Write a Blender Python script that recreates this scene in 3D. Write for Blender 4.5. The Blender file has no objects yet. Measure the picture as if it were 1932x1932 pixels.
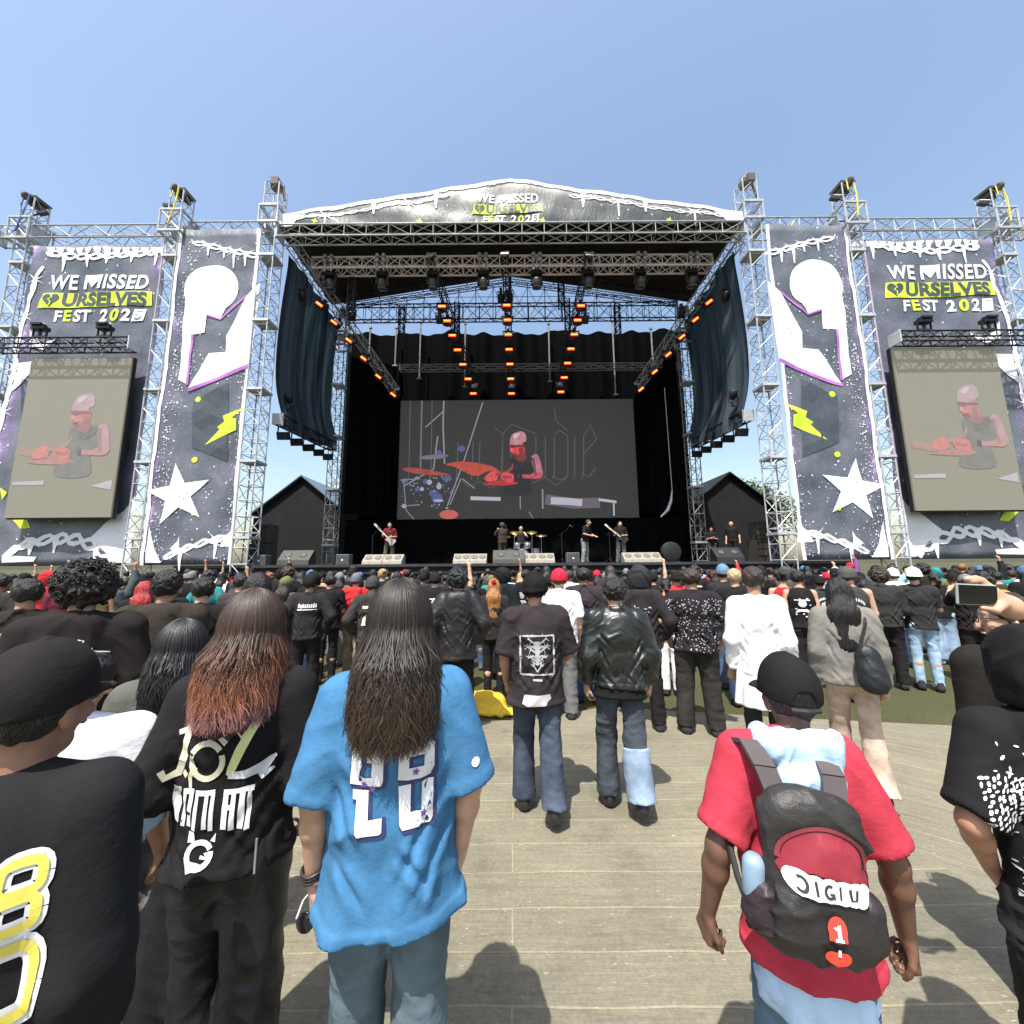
import bpy, bmesh, math, random
import numpy as np
from mathutils import Vector, Matrix
from mathutils.bvhtree import BVHTree
random.seed(11)
rng = np.random.default_rng(11)
S = bpy.context.scene
C = S.collection
R = math.radians

# ------------------------------------------------------------------ camera
PW, PF = 1932.0, 724.0
CAMZ = 1.88
PITCH = math.degrees(math.atan(100.0/PF))
cd = bpy.data.cameras.new('camera')
cam = bpy.data.objects.new('camera', cd); C.objects.link(cam)
cd.sensor_width = 36; cd.lens = 36*PF/PW
cd.clip_start = 0.05; cd.clip_end = 3000
CM = Matrix.Translation((0, 0, CAMZ)) @ Matrix.Rotation(R(90+PITCH), 4, 'X') @ Matrix.Rotation(R(-0.45), 4, 'Z')
cam.matrix_world = CM
S.camera = cam
CM3 = CM.to_3x3()

def at(u, v, Y):
    """point of the place at depth Y seen at photo position (u, v) on a 1932 px wide photo"""
    d = CM3 @ Vector((u-966, 966-v, -PF))
    return d*(Y/d.y) + Vector((0, 0, CAMZ))

# ------------------------------------------------------------------ world, sun, exposure
SUN_EL, SUN_AZ = 65.0, 202.0      # azimuth clockwise from +Y (the sun is behind the camera, a little to the left)
w = bpy.data.worlds.new('World'); S.world = w; w.use_nodes = True
nt = w.node_tree
sky = nt.nodes.new('ShaderNodeTexSky'); sky.sky_type = 'NISHITA'; sky.sun_disc = False
sky.sun_elevation = R(SUN_EL); sky.sun_rotation = R(SUN_AZ)
sky.altitude = 0; sky.air_density = 1.4; sky.dust_density = 2.6; sky.ozone_density = 0.75
bg = nt.nodes['Background']; bg.inputs[1].default_value = 0.125
nt.links.new(sky.outputs[0], bg.inputs[0])
sd = bpy.data.lights.new('sun', 'SUN'); sd.energy = 4.2; sd.angle = R(0.5); sd.color = (1, .965, .9)
sun = bpy.data.objects.new('sun', sd); C.objects.link(sun)
sdir = Vector((math.sin(R(SUN_AZ))*math.cos(R(SUN_EL)), math.cos(R(SUN_AZ))*math.cos(R(SUN_EL)), math.sin(R(SUN_EL))))
sun.rotation_euler = (-sdir).to_track_quat('-Z', 'Y').to_euler()
S.view_settings.view_transform = 'Standard'; S.view_settings.look = 'None'
S.view_settings.exposure = 0.95; S.view_settings.gamma = 1
S.render.engine = 'CYCLES'
S.cycles.max_bounces = 6; S.cycles.diffuse_bounces = 3; S.cycles.glossy_bounces = 2; S.cycles.transparent_max_bounces = 6

# ------------------------------------------------------------------ tags
def tag(o, label=None, cat=None, group=None, kind=None):
    if label: o['label'] = label
    if cat: o['category'] = cat
    if group: o['group'] = group
    if kind: o['kind'] = kind
    return o
def empty(name, loc=(0, 0, 0), rz=0.0):
    o = bpy.data.objects.new(name, None); C.objects.link(o)
    o.location = loc; o.rotation_euler = (0, 0, rz); o.empty_display_size = .1
    return o
def thing(name, label, cat, loc=(0, 0, 0), rz=0.0, group=None):
    return tag(empty(name, loc, rz), label, cat, group)

# ------------------------------------------------------------------ materials
MATS = {}
def srgb(r, g, b):
    f = lambda c: c/12.92 if c <= .04045 else ((c+.055)/1.055)**2.4
    return (f(r/255), f(g/255), f(b/255))
class NT:
    def __init__(s, name):
        s.m = bpy.data.materials.new(name); s.m.use_nodes = True
        s.t = s.m.node_tree; s.b = s.t.nodes['Principled BSDF']
    def n(s, typ, **kw):
        x = s.t.nodes.new('ShaderNode'+typ)
        for k, v in kw.items():
            if k.startswith('_'): setattr(x, k[1:], v)
            else:
                key = k.replace('0', ' ') if not k.startswith('i') else int(k[1:])
                x.inputs[key].default_value = v
        return x
    def l(s, a, b): s.t.links.new(a, b)
    def ramp(s, fac, stops):
        r = s.t.nodes.new('ShaderNodeValToRGB'); e = r.color_ramp.elements
        while len(e) < len(stops): e.new(.5)
        for el, (p, c) in zip(e, stops):
            el.position = p; el.color = (*c, 1) if len(c) == 3 else c
        s.l(fac, r.inputs[0]); return r.outputs[0]
    def mix(s, fac, a, b, mode='MIX'):
        x = s.t.nodes.new('ShaderNodeMix'); x.data_type = 'RGBA'; x.blend_type = mode
        for i, v in ((0, fac), (6, a), (7, b)):
            if hasattr(v, 'is_linked'): s.l(v, x.inputs[i])
            else: x.inputs[i].default_value = v if i == 0 else (*v, 1) if len(v) == 3 else v
        return x.outputs[2]
    def coord(s, which='Object', scale=None):
        tc = s.t.nodes.new('ShaderNodeTexCoord'); o = tc.outputs[which]
        if scale:
            mp = s.t.nodes.new('ShaderNodeMapping'); mp.inputs['Scale'].default_value = scale
            s.l(o, mp.inputs[0]); o = mp.outputs[0]
        return o
    def noise(s, co, scale, detail=3, rough=.55):
        x = s.t.nodes.new('ShaderNodeTexNoise'); x.inputs['Scale'].default_value = scale
        x.inputs['Detail'].default_value = detail; x.inputs['Roughness'].default_value = rough
        s.l(co, x.inputs['Vector']); return x.outputs['Fac']
    def bump(s, h, strength, dist=.01):
        x = s.t.nodes.new('ShaderNodeBump'); x.inputs['Strength'].default_value = strength
        x.inputs['Distance'].default_value = dist
        s.l(h, x.inputs['Height']); s.l(x.outputs[0], s.b.inputs['Normal'])
def plain(name, col, rough=.6, metal=0.0, spec=.5, var=.15, vscale=6.0):
    if name in MATS: return MATS[name]
    k = NT(name)
    k.b.inputs['Roughness'].default_value = rough; k.b.inputs['Metallic'].default_value = metal
    k.b.inputs['Specular IOR Level'].default_value = spec
    f = k.noise(k.coord(), vscale, 4)
    a = tuple(c*(1-var) for c in col); b = tuple(min(1, c*(1+var)) for c in col)
    k.l(k.ramp(f, [(.3, a), (.7, b)]), k.b.inputs['Base Color'])
    MATS[name] = k.m; return k.m
def cloth(name, col=None, rough=.9, sheen=.1, var=.12, bump=.35, spec=.15, objcol=False, lo=.78, hi=1.1, fs=7):
    """woven cloth; with objcol the colour is the one stored on each object"""
    if name in MATS: return MATS[name]
    k = NT(name); co = k.coord()
    k.b.inputs['Roughness'].default_value = rough
    k.b.inputs['Specular IOR Level'].default_value = spec
    if objcol:
        oi = k.t.nodes.new('ShaderNodeObjectInfo'); base = oi.outputs['Color']
        f = k.noise(co, fs, 4, .6)
        k.l(k.mix(1.0, base, k.ramp(f, [(.3, (lo,)*3), (.7, (hi,)*3)]), 'MULTIPLY'), k.b.inputs['Base Color'])
    else:
        f = k.noise(co, 7, 3)
        k.l(k.ramp(f, [(.3, tuple(c*(1-var) for c in col)), (.7, tuple(min(1, c*(1+var)) for c in col))]), k.b.inputs['Base Color'])
    n1 = k.noise(k.coord('Object', (7, 7, 10)), 2.2, 5, .62)
    n2 = k.noise(co, 420, 1)
    ad = k.t.nodes.new('ShaderNodeMath'); ad.operation = 'MULTIPLY_ADD'; ad.inputs[1].default_value = .03
    k.l(n2, ad.inputs[0]); k.l(n1, ad.inputs[2])
    k.bump(ad.outputs[0], bump*1.3, .03)
    MATS[name] = k.m; return k.m
def emit(name, col, strength, base=(0.02, .02, .02)):
    if name in MATS: return MATS[name]
    k = NT(name); k.b.inputs['Base Color'].default_value = (*base, 1)
    k.b.inputs['Emission Color'].default_value = (*col, 1); k.b.inputs['Emission Strength'].default_value = strength
    k.b.inputs['Roughness'].default_value = .5
    MATS[name] = k.m; return k.m

# ------------------------------------------------------------------ mesh builder
class MB:
    def __init__(s): s.v = []; s.f = []; s.mi = []
    def add(s, vs, fs, m=0):
        o = len(s.v); s.v.extend([tuple(v) for v in vs])
        for f in fs: s.f.append(tuple(i+o for i in f)); s.mi.append(m)
    def box(s, c, size, rot=None, m=0, bev=0.0):
        hx, hy, hz = (d/2 for d in size)
        P = [Vector((x, y, z)) for x in (-hx, hx) for y in (-hy, hy) for z in (-hz, hz)]
        if rot is not None: P = [rot @ p for p in P]
        c = Vector(c)
        s.add([p+c for p in P], [(0, 1, 3, 2), (4, 6, 7, 5), (0, 4, 5, 1), (2, 3, 7, 6), (0, 2, 6, 4), (1, 5, 7, 3)], m)
    def tube(s, p0, p1, r0, r1=None, n=6, m=0, cap=True):
        p0, p1 = Vector(p0), Vector(p1); r1 = r0 if r1 is None else r1
        ax = (p1-p0)
        if ax.length < 1e-6: return
        q = ax.to_track_quat('Z', 'Y'); vs = []
        for p, r in ((p0, r0), (p1, r1)):
            for i in range(n):
                a = 2*math.pi*i/n
                vs.append(p + q @ Vector((r*math.cos(a), r*math.sin(a), 0)))
        fs = [(i, (i+1) % n, n+(i+1) % n, n+i) for i in range(n)]
        if cap: fs += [tuple(range(n-1, -1, -1)), tuple(range(n, 2*n))]
        s.add(vs, fs, m)
    def path(s, pts, r, n=6, m=0):
        pts = [Vector(p) for p in pts]; rs = r if isinstance(r, (list, tuple)) else [r]*len(pts)
        vs = []; N = len(pts)
        for k, p in enumerate(pts):
            t = (pts[min(k+1, N-1)] - pts[max(k-1, 0)]).normalized()
            q = t.to_track_quat('Z', 'Y')
            for i in range(n):
                a = 2*math.pi*i/n
                vs.append(p + q @ Vector((rs[k]*math.cos(a), rs[k]*math.sin(a), 0)))
        fs = [(k*n+i, k*n+(i+1) % n, (k+1)*n+(i+1) % n, (k+1)*n+i) for k in range(N-1) for i in range(n)]
        fs += [tuple(range(n-1, -1, -1)), tuple(range((N-1)*n, N*n))]
        s.add(vs, fs, m)
    def lathe(s, prof, c=(0, 0, 0), rot=None, n=16, m=0):
        c = Vector(c); vs = []
        for r, z in prof:
            for i in range(n):
                a = 2*math.pi*i/n; p = Vector((r*math.cos(a), r*math.sin(a), z))
                if rot is not None: p = rot @ p
                vs.append(p+c)
        K = len(prof)
        fs = [(k*n+i, k*n+(i+1) % n, (k+1)*n+(i+1) % n, (k+1)*n+i) for k in range(K-1) for i in range(n)]
        fs += [tuple(range(n-1, -1, -1)), tuple(range((K-1)*n, K*n))]
        s.add(vs, fs, m)
    def prism(s, poly, fr, d0, d1, m=0):
        """2D outline put through fr(x, z, depth) between two depths"""
        n = len(poly)
        s.add([fr(x, z, d0) for x, z in poly] + [fr(x, z, d1) for x, z in poly],
              [tuple(range(n)), tuple(range(2*n-1, n-1, -1))] + [(i, n+i, n+(i+1) % n, (i+1) % n) for i in range(n)], m)
    def truss(s, p0, p1, w, d, bay, r=.03, rb=.018, up=(0, 0, 1), n=6, rungs=True):
        p0, p1 = Vector(p0), Vector(p1); ax = (p1-p0); L = ax.length; ax.normalize()
        up = Vector(up)
        if abs(ax.dot(up)) > .95: up = Vector((0, 1, 0))
        a = ax.cross(up).normalized(); b = a.cross(ax).normalized()
        cs = [a*w/2*i + b*d/2*j for i, j in ((-1, -1), (1, -1), (1, 1), (-1, 1))]
        for c in cs: s.tube(p0+c, p1+c, r, n=n)
        N = max(2, int(round(L/bay)))
        for k in range(N):
            q0 = p0+ax*(L*k/N); q1 = p0+ax*(L*(k+1)/N)
            for i in range(4):
                c0, c1 = cs[i], cs[(i+1) % 4]
                if k % 2: c0, c1 = c1, c0
                s.tube(q0+c0, q1+c1, rb, n=4, cap=False)
                if rungs: s.tube(q0+c0, q0+c1, rb, n=4, cap=False)
        for i in range(4): s.tube(p1+cs[i], p1+cs[(i+1) % 4], rb, n=4)
    def build(s, name, mat, parent=None, smooth=False, loc=None):
        me = bpy.data.meshes.new(name); me.from_pydata(s.v, [], s.f)
        for m in (mat if isinstance(mat, (list, tuple)) else [mat]): me.materials.append(m)
        if any(s.mi): me.polygons.foreach_set('material_index', s.mi)
        if smooth: me.polygons.foreach_set('use_smooth', [True]*len(me.polygons))
        me.update()
        o = bpy.data.objects.new(name, me); C.objects.link(o)
        if parent is not None: o.parent = parent
        if loc is not None: o.location = loc
        return o
def recalc(o):
    bm = bmesh.new(); bm.from_mesh(o.data); bmesh.ops.recalc_face_normals(bm, faces=bm.faces); bm.to_mesh(o.data); bm.free()
    return o
def mesh_obj(name, vs, fs, mat, parent=None, smooth=True):
    me = bpy.data.meshes.new(name); me.from_pydata([tuple(v) for v in vs], [], [tuple(f) for f in fs])
    if mat is not None: me.materials.append(mat)
    if smooth: me.polygons.foreach_set('use_smooth', [True]*len(me.polygons))
    o = bpy.data.objects.new(name, me); C.objects.link(o)
    if parent is not None: o.parent = parent
    return o
def beam(o, amount, seg=2):
    b = o.modifiers.new('bevel', 'BEVEL'); b.width = amount; b.segments = seg; b.limit_method = 'ANGLE'; return o

def text_mesh(txt, size=1.0, off=0.0, shear=0.0, sx=1.0, space=1.0, maxlen=None):
    """outline lettering as 2D triangles, centred on x, standing on z = 0"""
    cu = bpy.data.curves.new('lettering', 'FONT'); cu.body = txt; cu.size = size
    cu.offset = off; cu.shear = shear; cu.align_x = 'CENTER'; cu.space_character = space; cu.resolution_u = 4
    o = bpy.data.objects.new('lettering', cu); C.objects.link(o)
    dg = bpy.context.evaluated_depsgraph_get()
    me = bpy.data.meshes.new_from_object(o.evaluated_get(dg))
    bm = bmesh.new(); bm.from_mesh(me)
    bmesh.ops.triangulate(bm, faces=bm.faces)
    bmesh.ops.remove_doubles(bm, verts=bm.verts, dist=size*.0005)
    if maxlen:
        for _ in range(6):
            es = [e for e in bm.edges if e.calc_length() > maxlen]
            if not es: break
            bmesh.ops.subdivide_edges(bm, edges=es, cuts=1)
            bmesh.ops.triangulate(bm, faces=bm.faces)
    bm.verts.index_update()
    vs = [(v.co.x*sx, v.co.y) for v in bm.verts]; fs = [[v.index for v in f.verts] for f in bm.faces]
    bm.free(); bpy.data.objects.remove(o); bpy.data.curves.remove(cu); bpy.data.meshes.remove(me)
    return vs, fs
def poly_mesh(polys, maxlen=None):
    """2D outlines filled and diced"""
    bm = bmesh.new()
    for p in polys:
        vv = [bm.verts.new((x, y, 0)) for x, y in p]
        try: bm.faces.new(vv)
        except ValueError: pass
    bmesh.ops.triangulate(bm, faces=bm.faces)
    if maxlen:
        for _ in range(7):
            es = [e for e in bm.edges if e.calc_length() > maxlen]
            if not es: break
            bmesh.ops.subdivide_edges(bm, edges=es, cuts=1)
            bmesh.ops.triangulate(bm, faces=bm.faces)
    bm.verts.index_update()
    vs = [(v.co.x, v.co.y) for v in bm.verts]; fs = [[v.index for v in f.verts] for f in bm.faces]
    bm.free(); return vs, fs
def stroke(pts, wd, jag=0.0):
    """2D ribbon polygon list along points"""
    out = []; L = []; Rr = []
    ws = wd if isinstance(wd, (list, tuple)) else [wd]*len(pts)
    for i, p in enumerate(pts):
        a = pts[max(i-1, 0)]; b = pts[min(i+1, len(pts)-1)]
        dx, dy = b[0]-a[0], b[1]-a[1]; l = math.hypot(dx, dy) or 1
        nx, ny = -dy/l, dx/l; h = ws[i]/2
        j = 1+random.uniform(-jag, jag); j2 = 1+random.uniform(-jag, jag)
        L.append((p[0]+nx*h*j, p[1]+ny*h*j)); Rr.append((p[0]-nx*h*j2, p[1]-ny*h*j2))
    for i in range(len(pts)-1): out.append([L[i], Rr[i], Rr[i+1], L[i+1]])
    return out
def circle(cx, cy, r, n=24, ry=None):
    ry = r if ry is None else ry
    return [(cx+r*math.cos(2*math.pi*i/n), cy+ry*math.sin(2*math.pi*i/n)) for i in range(n)]
def star(cx, cy, r, r2=.42, rot=0.0, k=5):
    return [(cx+(r if i % 2 == 0 else r*r2)*math.sin(math.pi*i/k+rot), cy+(r if i % 2 == 0 else r*r2)*math.cos(math.pi*i/k+rot)) for i in range(2*k)]
# ================================================================== THE SETTING
def ground_mats():
    k = NT('grass_turf'); co = k.coord()
    f1 = k.noise(co, .35, 5, .6); f2 = k.noise(co, 40, 3, .7)
    a = k.ramp(f1, [(.3, (.040, .044, .012)), (.55, (.062, .062, .018)), (.75, (.10, .088, .038))])
    b = k.ramp(f2, [(.3, (.45, .45, .45)), (.7, (1.25, 1.25, 1.25))])
    k.l(k.mix(1, a, b, 'MULTIPLY'), k.b.inputs['Base Color']); k.b.inputs['Roughness'].default_value = .95
    k.bump(f2, .8, .03); MATS['grass'] = k.m
    def planks(name, rot, row):
        k = NT(name); tc = k.t.nodes.new('ShaderNodeTexCoord'); mp = k.t.nodes.new('ShaderNodeMapping')
        mp.inputs['Rotation'].default_value = (0, 0, rot); k.l(tc.outputs['Object'], mp.inputs[0]); co = mp.outputs[0]
        br = k.t.nodes.new('ShaderNodeTexBrick'); br.inputs['Scale'].default_value = 1
        br.inputs['Brick Width'].default_value = 7.3; br.inputs['Row Height'].default_value = row
        br.inputs['Mortar Size'].default_value = .006; br.inputs['Mortar Smooth'].default_value = .3
        br.inputs['Color1'].default_value = (1, 1, 1, 1); br.inputs['Color2'].default_value = (.90, .90, .89, 1); br.inputs['Mortar'].default_value = (1.42, 1.38, 1.27, 1)
        wp = k.t.nodes.new('ShaderNodeTexNoise'); wp.inputs['Scale'].default_value = 1.3; k.l(co, wp.inputs['Vector'])
        vm = k.t.nodes.new('ShaderNodeVectorMath'); vm.operation = 'MULTIPLY_ADD'; vm.inputs[1].default_value = (.03, .05, 0)
        k.l(wp.outputs['Color'], vm.inputs[0]); k.l(co, vm.inputs[2]); k.l(vm.outputs[0], br.inputs['Vector'])
        st = k.t.nodes.new('ShaderNodeMapping'); st.inputs['Scale'].default_value = (1.2, 14, 1); k.l(co, st.inputs[0])
        f1 = k.noise(st.outputs[0], 2.2, 6, .68); f2 = k.noise(co, 1.1, 5, .65); f3 = k.noise(co, 60, 3, .7)
        base = k.ramp(f1, [(.25, (.150, .135, .095)), (.5, (.180, .163, .118)), (.75, (.212, .193, .143))])
        dirt = k.ramp(f2, [(.28, (.55, .57, .54)), (.45, (.92, .92, .90)), (.75, (1.22, 1.19, 1.12))])
        c = k.mix(1, base, dirt, 'MULTIPLY'); c = k.mix(1, c, br.outputs['Color'], 'MULTIPLY')
        c = k.mix(1, c, k.ramp(f3, [(.3, (.80,)*3), (.7, (1.16,)*3)]), 'MULTIPLY')
        sp = k.ramp(k.noise(k.coord('Object', (3, 12, 1)), 6, 2, .8), [(.69, (0, 0, 0)), (.73, (1, 1, 1))])
        c = k.mix(sp, c, (.40, .37, .29))
        sc2 = k.ramp(k.noise(k.coord('Object', (1, 1, 1)), 3.4, 6, .78), [(.60, (1, 1, 1)), (.70, (.66, .66, .64))]); c = k.mix(1, c, sc2, 'MULTIPLY')
        k.l(c, k.b.inputs['Base Color']); k.b.inputs['Roughness'].default_value = .85
        ad = k.t.nodes.new('ShaderNodeMath'); ad.operation = 'MULTIPLY_ADD'; ad.inputs[1].default_value = -1.2
        k.l(br.outputs['Fac'], ad.inputs[0]); k.l(f1, ad.inputs[2]); k.bump(ad.outputs[0], .5, .02)
        MATS[name] = k.m
    planks('planks_across', 0.0, .24); planks('planks_slanted', R(38), .24)
ground_mats()
def sheet(name, poly, z, mat, th=0.0):
    b = MB(); n = len(poly)
    if th: b.prism([(p[0], p[1]) for p in poly], lambda x, y, d: (x, y, d), z-th, z)
    else: b.add([(x, y, z) for x, y in poly], [tuple(range(n))])
    o = b.build(name, mat); recalc(o); tag(o, kind='structure'); return o
sheet('ground', [(-900, -300), (900, -300), (900, 1500), (-900, 1500)], 0, MATS['grass'])
sheet('plank_floor', [(-9, -6), (3.2, -6), (2.6, 3.2), (3.05, 5.0), (1.2, 5.35), (.2, 4.95), (-9, 4.4)], .024, MATS['planks_across'], .02)
sheet('slanted_plank_floor', [(2.606, 3.2), (3.206, -6), (14, -6), (14, 2.3), (7.2, 4.35), (3.056, 5.0)], .02, MATS['planks_slanted'], .016)

ALU = plain('aluminium', (.46, .465, .475), .45, .3, .5, .2)
GALV = plain('galvanised_steel', (.50, .51, .53), .5, .3, .5, .15)
BLK = plain('black_paint', (.012, .012, .013), .55, 0, .4, .3)
DKSTEEL = plain('dark_steel', (.05, .05, .055), .5, .4, .5, .2)
YEL = plain('yellow_strap', (.62, .52, .05), .7)
BLUES = plain('blue_strap', (.05, .09, .35), .7)
RUSTY = plain('rusty_motor', (.10, .085, .07), .7, .2)

YF = 15.0          # front plane of towers and banners
XR = .3            # the right wing sits a little farther out
def side(x, s): return x if s < 0 else -x + XR

# ------------------------------------------------------------------ towers
def tower(x, y, z1, label, w=.56, group='lattice towers of the stage', mat=None, top='block', strap=None, bay=.62, r=.029):
    t = thing('truss_tower', label, 'truss tower', (x, y, 0), 0, group)
    b = MB(); b.truss((0, 0, .15), (0, 0, z1), w, w, bay, r, .017)
    b.build('lattice_mast', mat or ALU, t)
    b = MB(); b.box((0, 0, .075), (1.1, 1.1, .15)); b.build('base_plate', DKSTEEL, t)
    for zz in np.arange(3.0, z1-1, 3.0): b = MB(); b.box((0, 0, zz), (w+.09, w+.09, .10)); b.build('joint_plate', GALV, t)
    if top == 'block':
        b = MB(); zt = z1-2.15; q = w+.34
        for s1 in (-1, 1):
            for s2 in (-1, 1):
                b.tube((s1*q/2, s2*q/2, zt), (s1*q/2, s2*q/2, zt+1.0), .04)
            for zz in (zt, zt+1.0):
                b.box((0, s1*q/2, zz), (q+.08, .08, .09)); b.box((s1*q/2, 0, zz), (.08, q-.1, .09))
            b.tube((s1*q/2, -q/2, zt), (-s1*q/2, -q/2, zt+1.0), .025)
        b.build('sleeve_block', ALU, t)
        b = MB()
        b.box((0, 0, z1+.04), (w+.08, w+.08, .07)); b.box((-.1, -.05, z1-.12), (.16, .34, .22)); b.box((.14, .06, z1-.2), (.14, .28, .2))
        b.lathe([(.13, -.07), (.17, -.05), (.17, .05), (.13, .07)], (0, -.36, z1-.05), Matrix.Rotation(R(90), 3, 'Y'), 14)
        b.build('head_pulley', RUSTY, t)
        if strap is not None:
            b = MB(); b.path([(.1, -w/2-.06, z1+.1), (.14, -w/2-.16, z1-.7), (.0, -w/2-.24, z1-1.9)], .032, 6); b.path([(-.1, -w/2-.05, z1+.05), (-.14, -w/2-.12, z1-.5)], .026, 5)
            b.build('lifting_strap', strap, t)
            b = MB(); sgn = 1 if x < -18 else -1
            b.box((sgn*(w/2+.22), -.1, z1-.62), (.38, .16, .13), Matrix.Rotation(R(-8*sgn), 3, 'Y')); b.tube((0, -.1, z1-.75), (sgn*(w/2+.35), -.1, z1-.58), .035)
            b.build('chain_hoist', DKSTEEL, t)
    else:
        b = MB(); b.lathe([(.05, -.2), (.24, -.16), (.27, 0), (.22, .18), (.08, .26)], (0, 0, z1+.1), None, 10)
        b.box((.1, -.25, z1+.02), (.3, .2, .34)); b.tube((.3, 0, z1+.1), (.42, -.05, z1-.7), .05)
        b.build('chain_motor', RUSTY, t)
        b = MB(); q = w+.2
        for zz in (z1-1.25, z1-2.05):
            for s1 in (-1, 1): b.box((0, s1*q/2, zz), (q+.06, .07, .1)); b.box((s1*q/2, 0, zz), (.07, q-.08, .1))
        for s1 in (-1, 1):
            for s2 in (-1, 1): b.tube((s1*q/2, s2*q/2, z1-2.05), (s1*q/2, s2*q/2, z1-1.25), .035)
        b.build('sleeve_block', ALU, t)
    return t
tower(side(-21.3, -1), YF+.2, 18.2, 'outermost silver lattice tower at the left edge, with blue strap on top', strap=BLUES)
tower(side(-14.45, -1), YF-.1, 18.2, 'silver lattice tower between the left video screen and the left star banner', strap=YEL)
tower(-10.33, YF-.1, 18.55, 'silver lattice tower at the left front corner of the stage', top='motor', w=.6)
tower(10.45, YF-.1, 18.55, 'silver lattice tower at the right front corner of the stage', top='motor', w=.6)
tower(side(-14.45, 1), YF-.1, 18.3, 'silver lattice tower between the right star banner and the right video screen', strap=YEL)
tower(side(-21.3, 1), YF+.2, 18.3, 'outermost silver lattice tower at the right edge, with yellow strap on top', strap=YEL)
RG = plain('grimy_aluminium', (.22, .215, .2), .55, .3, .5, .35)
tower(-9.75, 20.6, 16.4, 'grimy lattice tower at the left rear of the stage, beside the black curtain', mat=RG, top='motor', w=.55)
tower(10.0, 20.6, 16.4, 'grimy lattice tower at the right rear of the stage, beside the black curtain', mat=RG, top='motor', w=.55)

# ------------------------------------------------------------------ horizontal trusses
def trussbeam(p0, p1, label, mat=None, w=.55, d=.6, bay=.85, r=.034, name='truss_beam', group='horizontal lattice beams', rb=.018):
    t = thing(name, label, 'truss', ((Vector(p0)+Vector(p1))/2)[:], 0, group)
    o = (Vector(p0)+Vector(p1))/2
    b = MB(); b.truss(Vector(p0)-o, Vector(p1)-o, w, d, bay, r, rb); b.build('lattice', mat or ALU, t)
    b = MB(); ax = (Vector(p1)-Vector(p0)).normalized()
    for s, p in ((-1, Vector(p0)-o), (1, Vector(p1)-o)):
        q = ax.to_track_quat('Y', 'Z').to_matrix(); b.box(p+ax*.02*s, (w+.08, .05, d+.08), q)
    b.build('end_plate', GALV, t)
    return t
for s, nm in ((-1, 'left'), (1, 'right')):
    trussbeam((side(-20.95, s), YF+.25, 16.55), (side(-14.85, s), YF+.25, 16.55), f'silver lattice beam running above the {nm} video screen banner')
    trussbeam((side(-14.1, s), YF+.25, 16.65), (side(-10.75, s), YF+.25, 16.65), f'short silver lattice beam above the {nm} star banner')
    trussbeam((side(-22.8, s), YF+.25, 16.55), (side(-21.7, s), YF+.25, 16.55), f'stub of silver lattice beam beyond the outermost {nm} tower')
    trussbeam((side(-20.3, s), YF-.9, 10.62), (side(-14.9, s), YF-.9, 10.62), f'black lattice beam holding up the {nm} video screen', mat=BLK, w=.4, d=.42, bay=.55)
trussbeam((-9.95, YF-.15, 16.15), (10.05, YF-.15, 16.15), 'long silver lattice beam along the front eave of the stage roof', w=.5, d=.55, bay=.95)
LT = plain('pink_lit_aluminium', (.92, .80, .84), .5, 0)  # pinkish white light on the beam is put into the metal's colour
trussbeam((-9.35, 16.6, 16.1), (9.55, 16.6, 16.1), 'pinkish lattice lighting beam hung with moving lights under the roof', mat=LT, w=.55, d=.55, bay=.6, r=.045, rb=.026)
trussbeam((-9.3, 20.2, 16.2), (9.5, 20.2, 16.2), 'dark lattice beam across the rear edge of the roof, against the sky', mat=DKSTEEL, w=.3, d=.95, bay=.95, r=.035)
trussbeam((-6.6, 21.6, 13.6), (10.2, 21.6, 13.6), 'thin grey lattice beam in front of the black back curtain', mat=RG, w=.3, d=.32, bay=.6, r=.02)
trussbeam((-9.9, 15.6, 8.1), (-9.75, 20.2, 8.35), 'black lattice beam under the left blue side cloth, hung with floodlights', mat=BLK, w=.4, d=.4, bay=.5)
trussbeam((10.05, 15.6, 8.1), (10.0, 20.2, 8.35), 'black lattice beam under the right blue side cloth, hung with floodlights', mat=BLK, w=.4, d=.4, bay=.5)
# leaning spars standing up behind the short beams
for s, nm in ((-1, 'left'), (1, 'right')):
    b = MB(); x = side(-12.6, s); sg = -1 if s < 0 else 1
    b.path([(x-sg*.55, YF+.8, 16.3), (x, YF+.75, 17.0), (x+sg*.2, YF+.7, 17.45)], [.16, .12, .05], 6); b.tube((x-sg*.15, YF+.6, 16.6), (x-sg*.15, YF+.55, 17.0), .1)
    tag(b.build('folded_strap', YEL if s > 0 else RUSTY), f'bundle of lashed rigging leaning on the short beam above the {nm} star banner', 'rigging')

# ------------------------------------------------------------------ roof canopy
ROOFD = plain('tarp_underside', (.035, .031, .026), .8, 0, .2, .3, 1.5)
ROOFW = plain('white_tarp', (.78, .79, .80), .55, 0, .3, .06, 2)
canopy = thing('stage_canopy', 'big gabled stage roof with a printed white and grey front panel', 'stage roof', (0, YF, 0))
EA, AP = 16.45, 18.75
def roof_z(x): return AP-.05 - (AP-17.0)*abs(x)/10.3
b = MB()
for s in (-1, 1):
    nx, ny = 12, 8
    vs = []; fs = []
    for i in range(nx+1):
        for j in range(ny+1):
            x = s*10.3*i/nx; y = .1 + 5.2*j/ny
            z = roof_z(x) - .10*math.sin(math.pi*j/ny*4)**2 - .35*(j/ny)*0 - .12
            vs.append((x, y, z))
    for i in range(nx):
        for j in range(ny):
            a = i*(ny+1)+j; f = (a, a+ny+1, a+ny+2, a+1); fs.append(f if s < 0 else f[::-1])
    b.add(vs, fs)
o = b.build('roof_sheet', [ROOFD], canopy, True)
b = MB()
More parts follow.
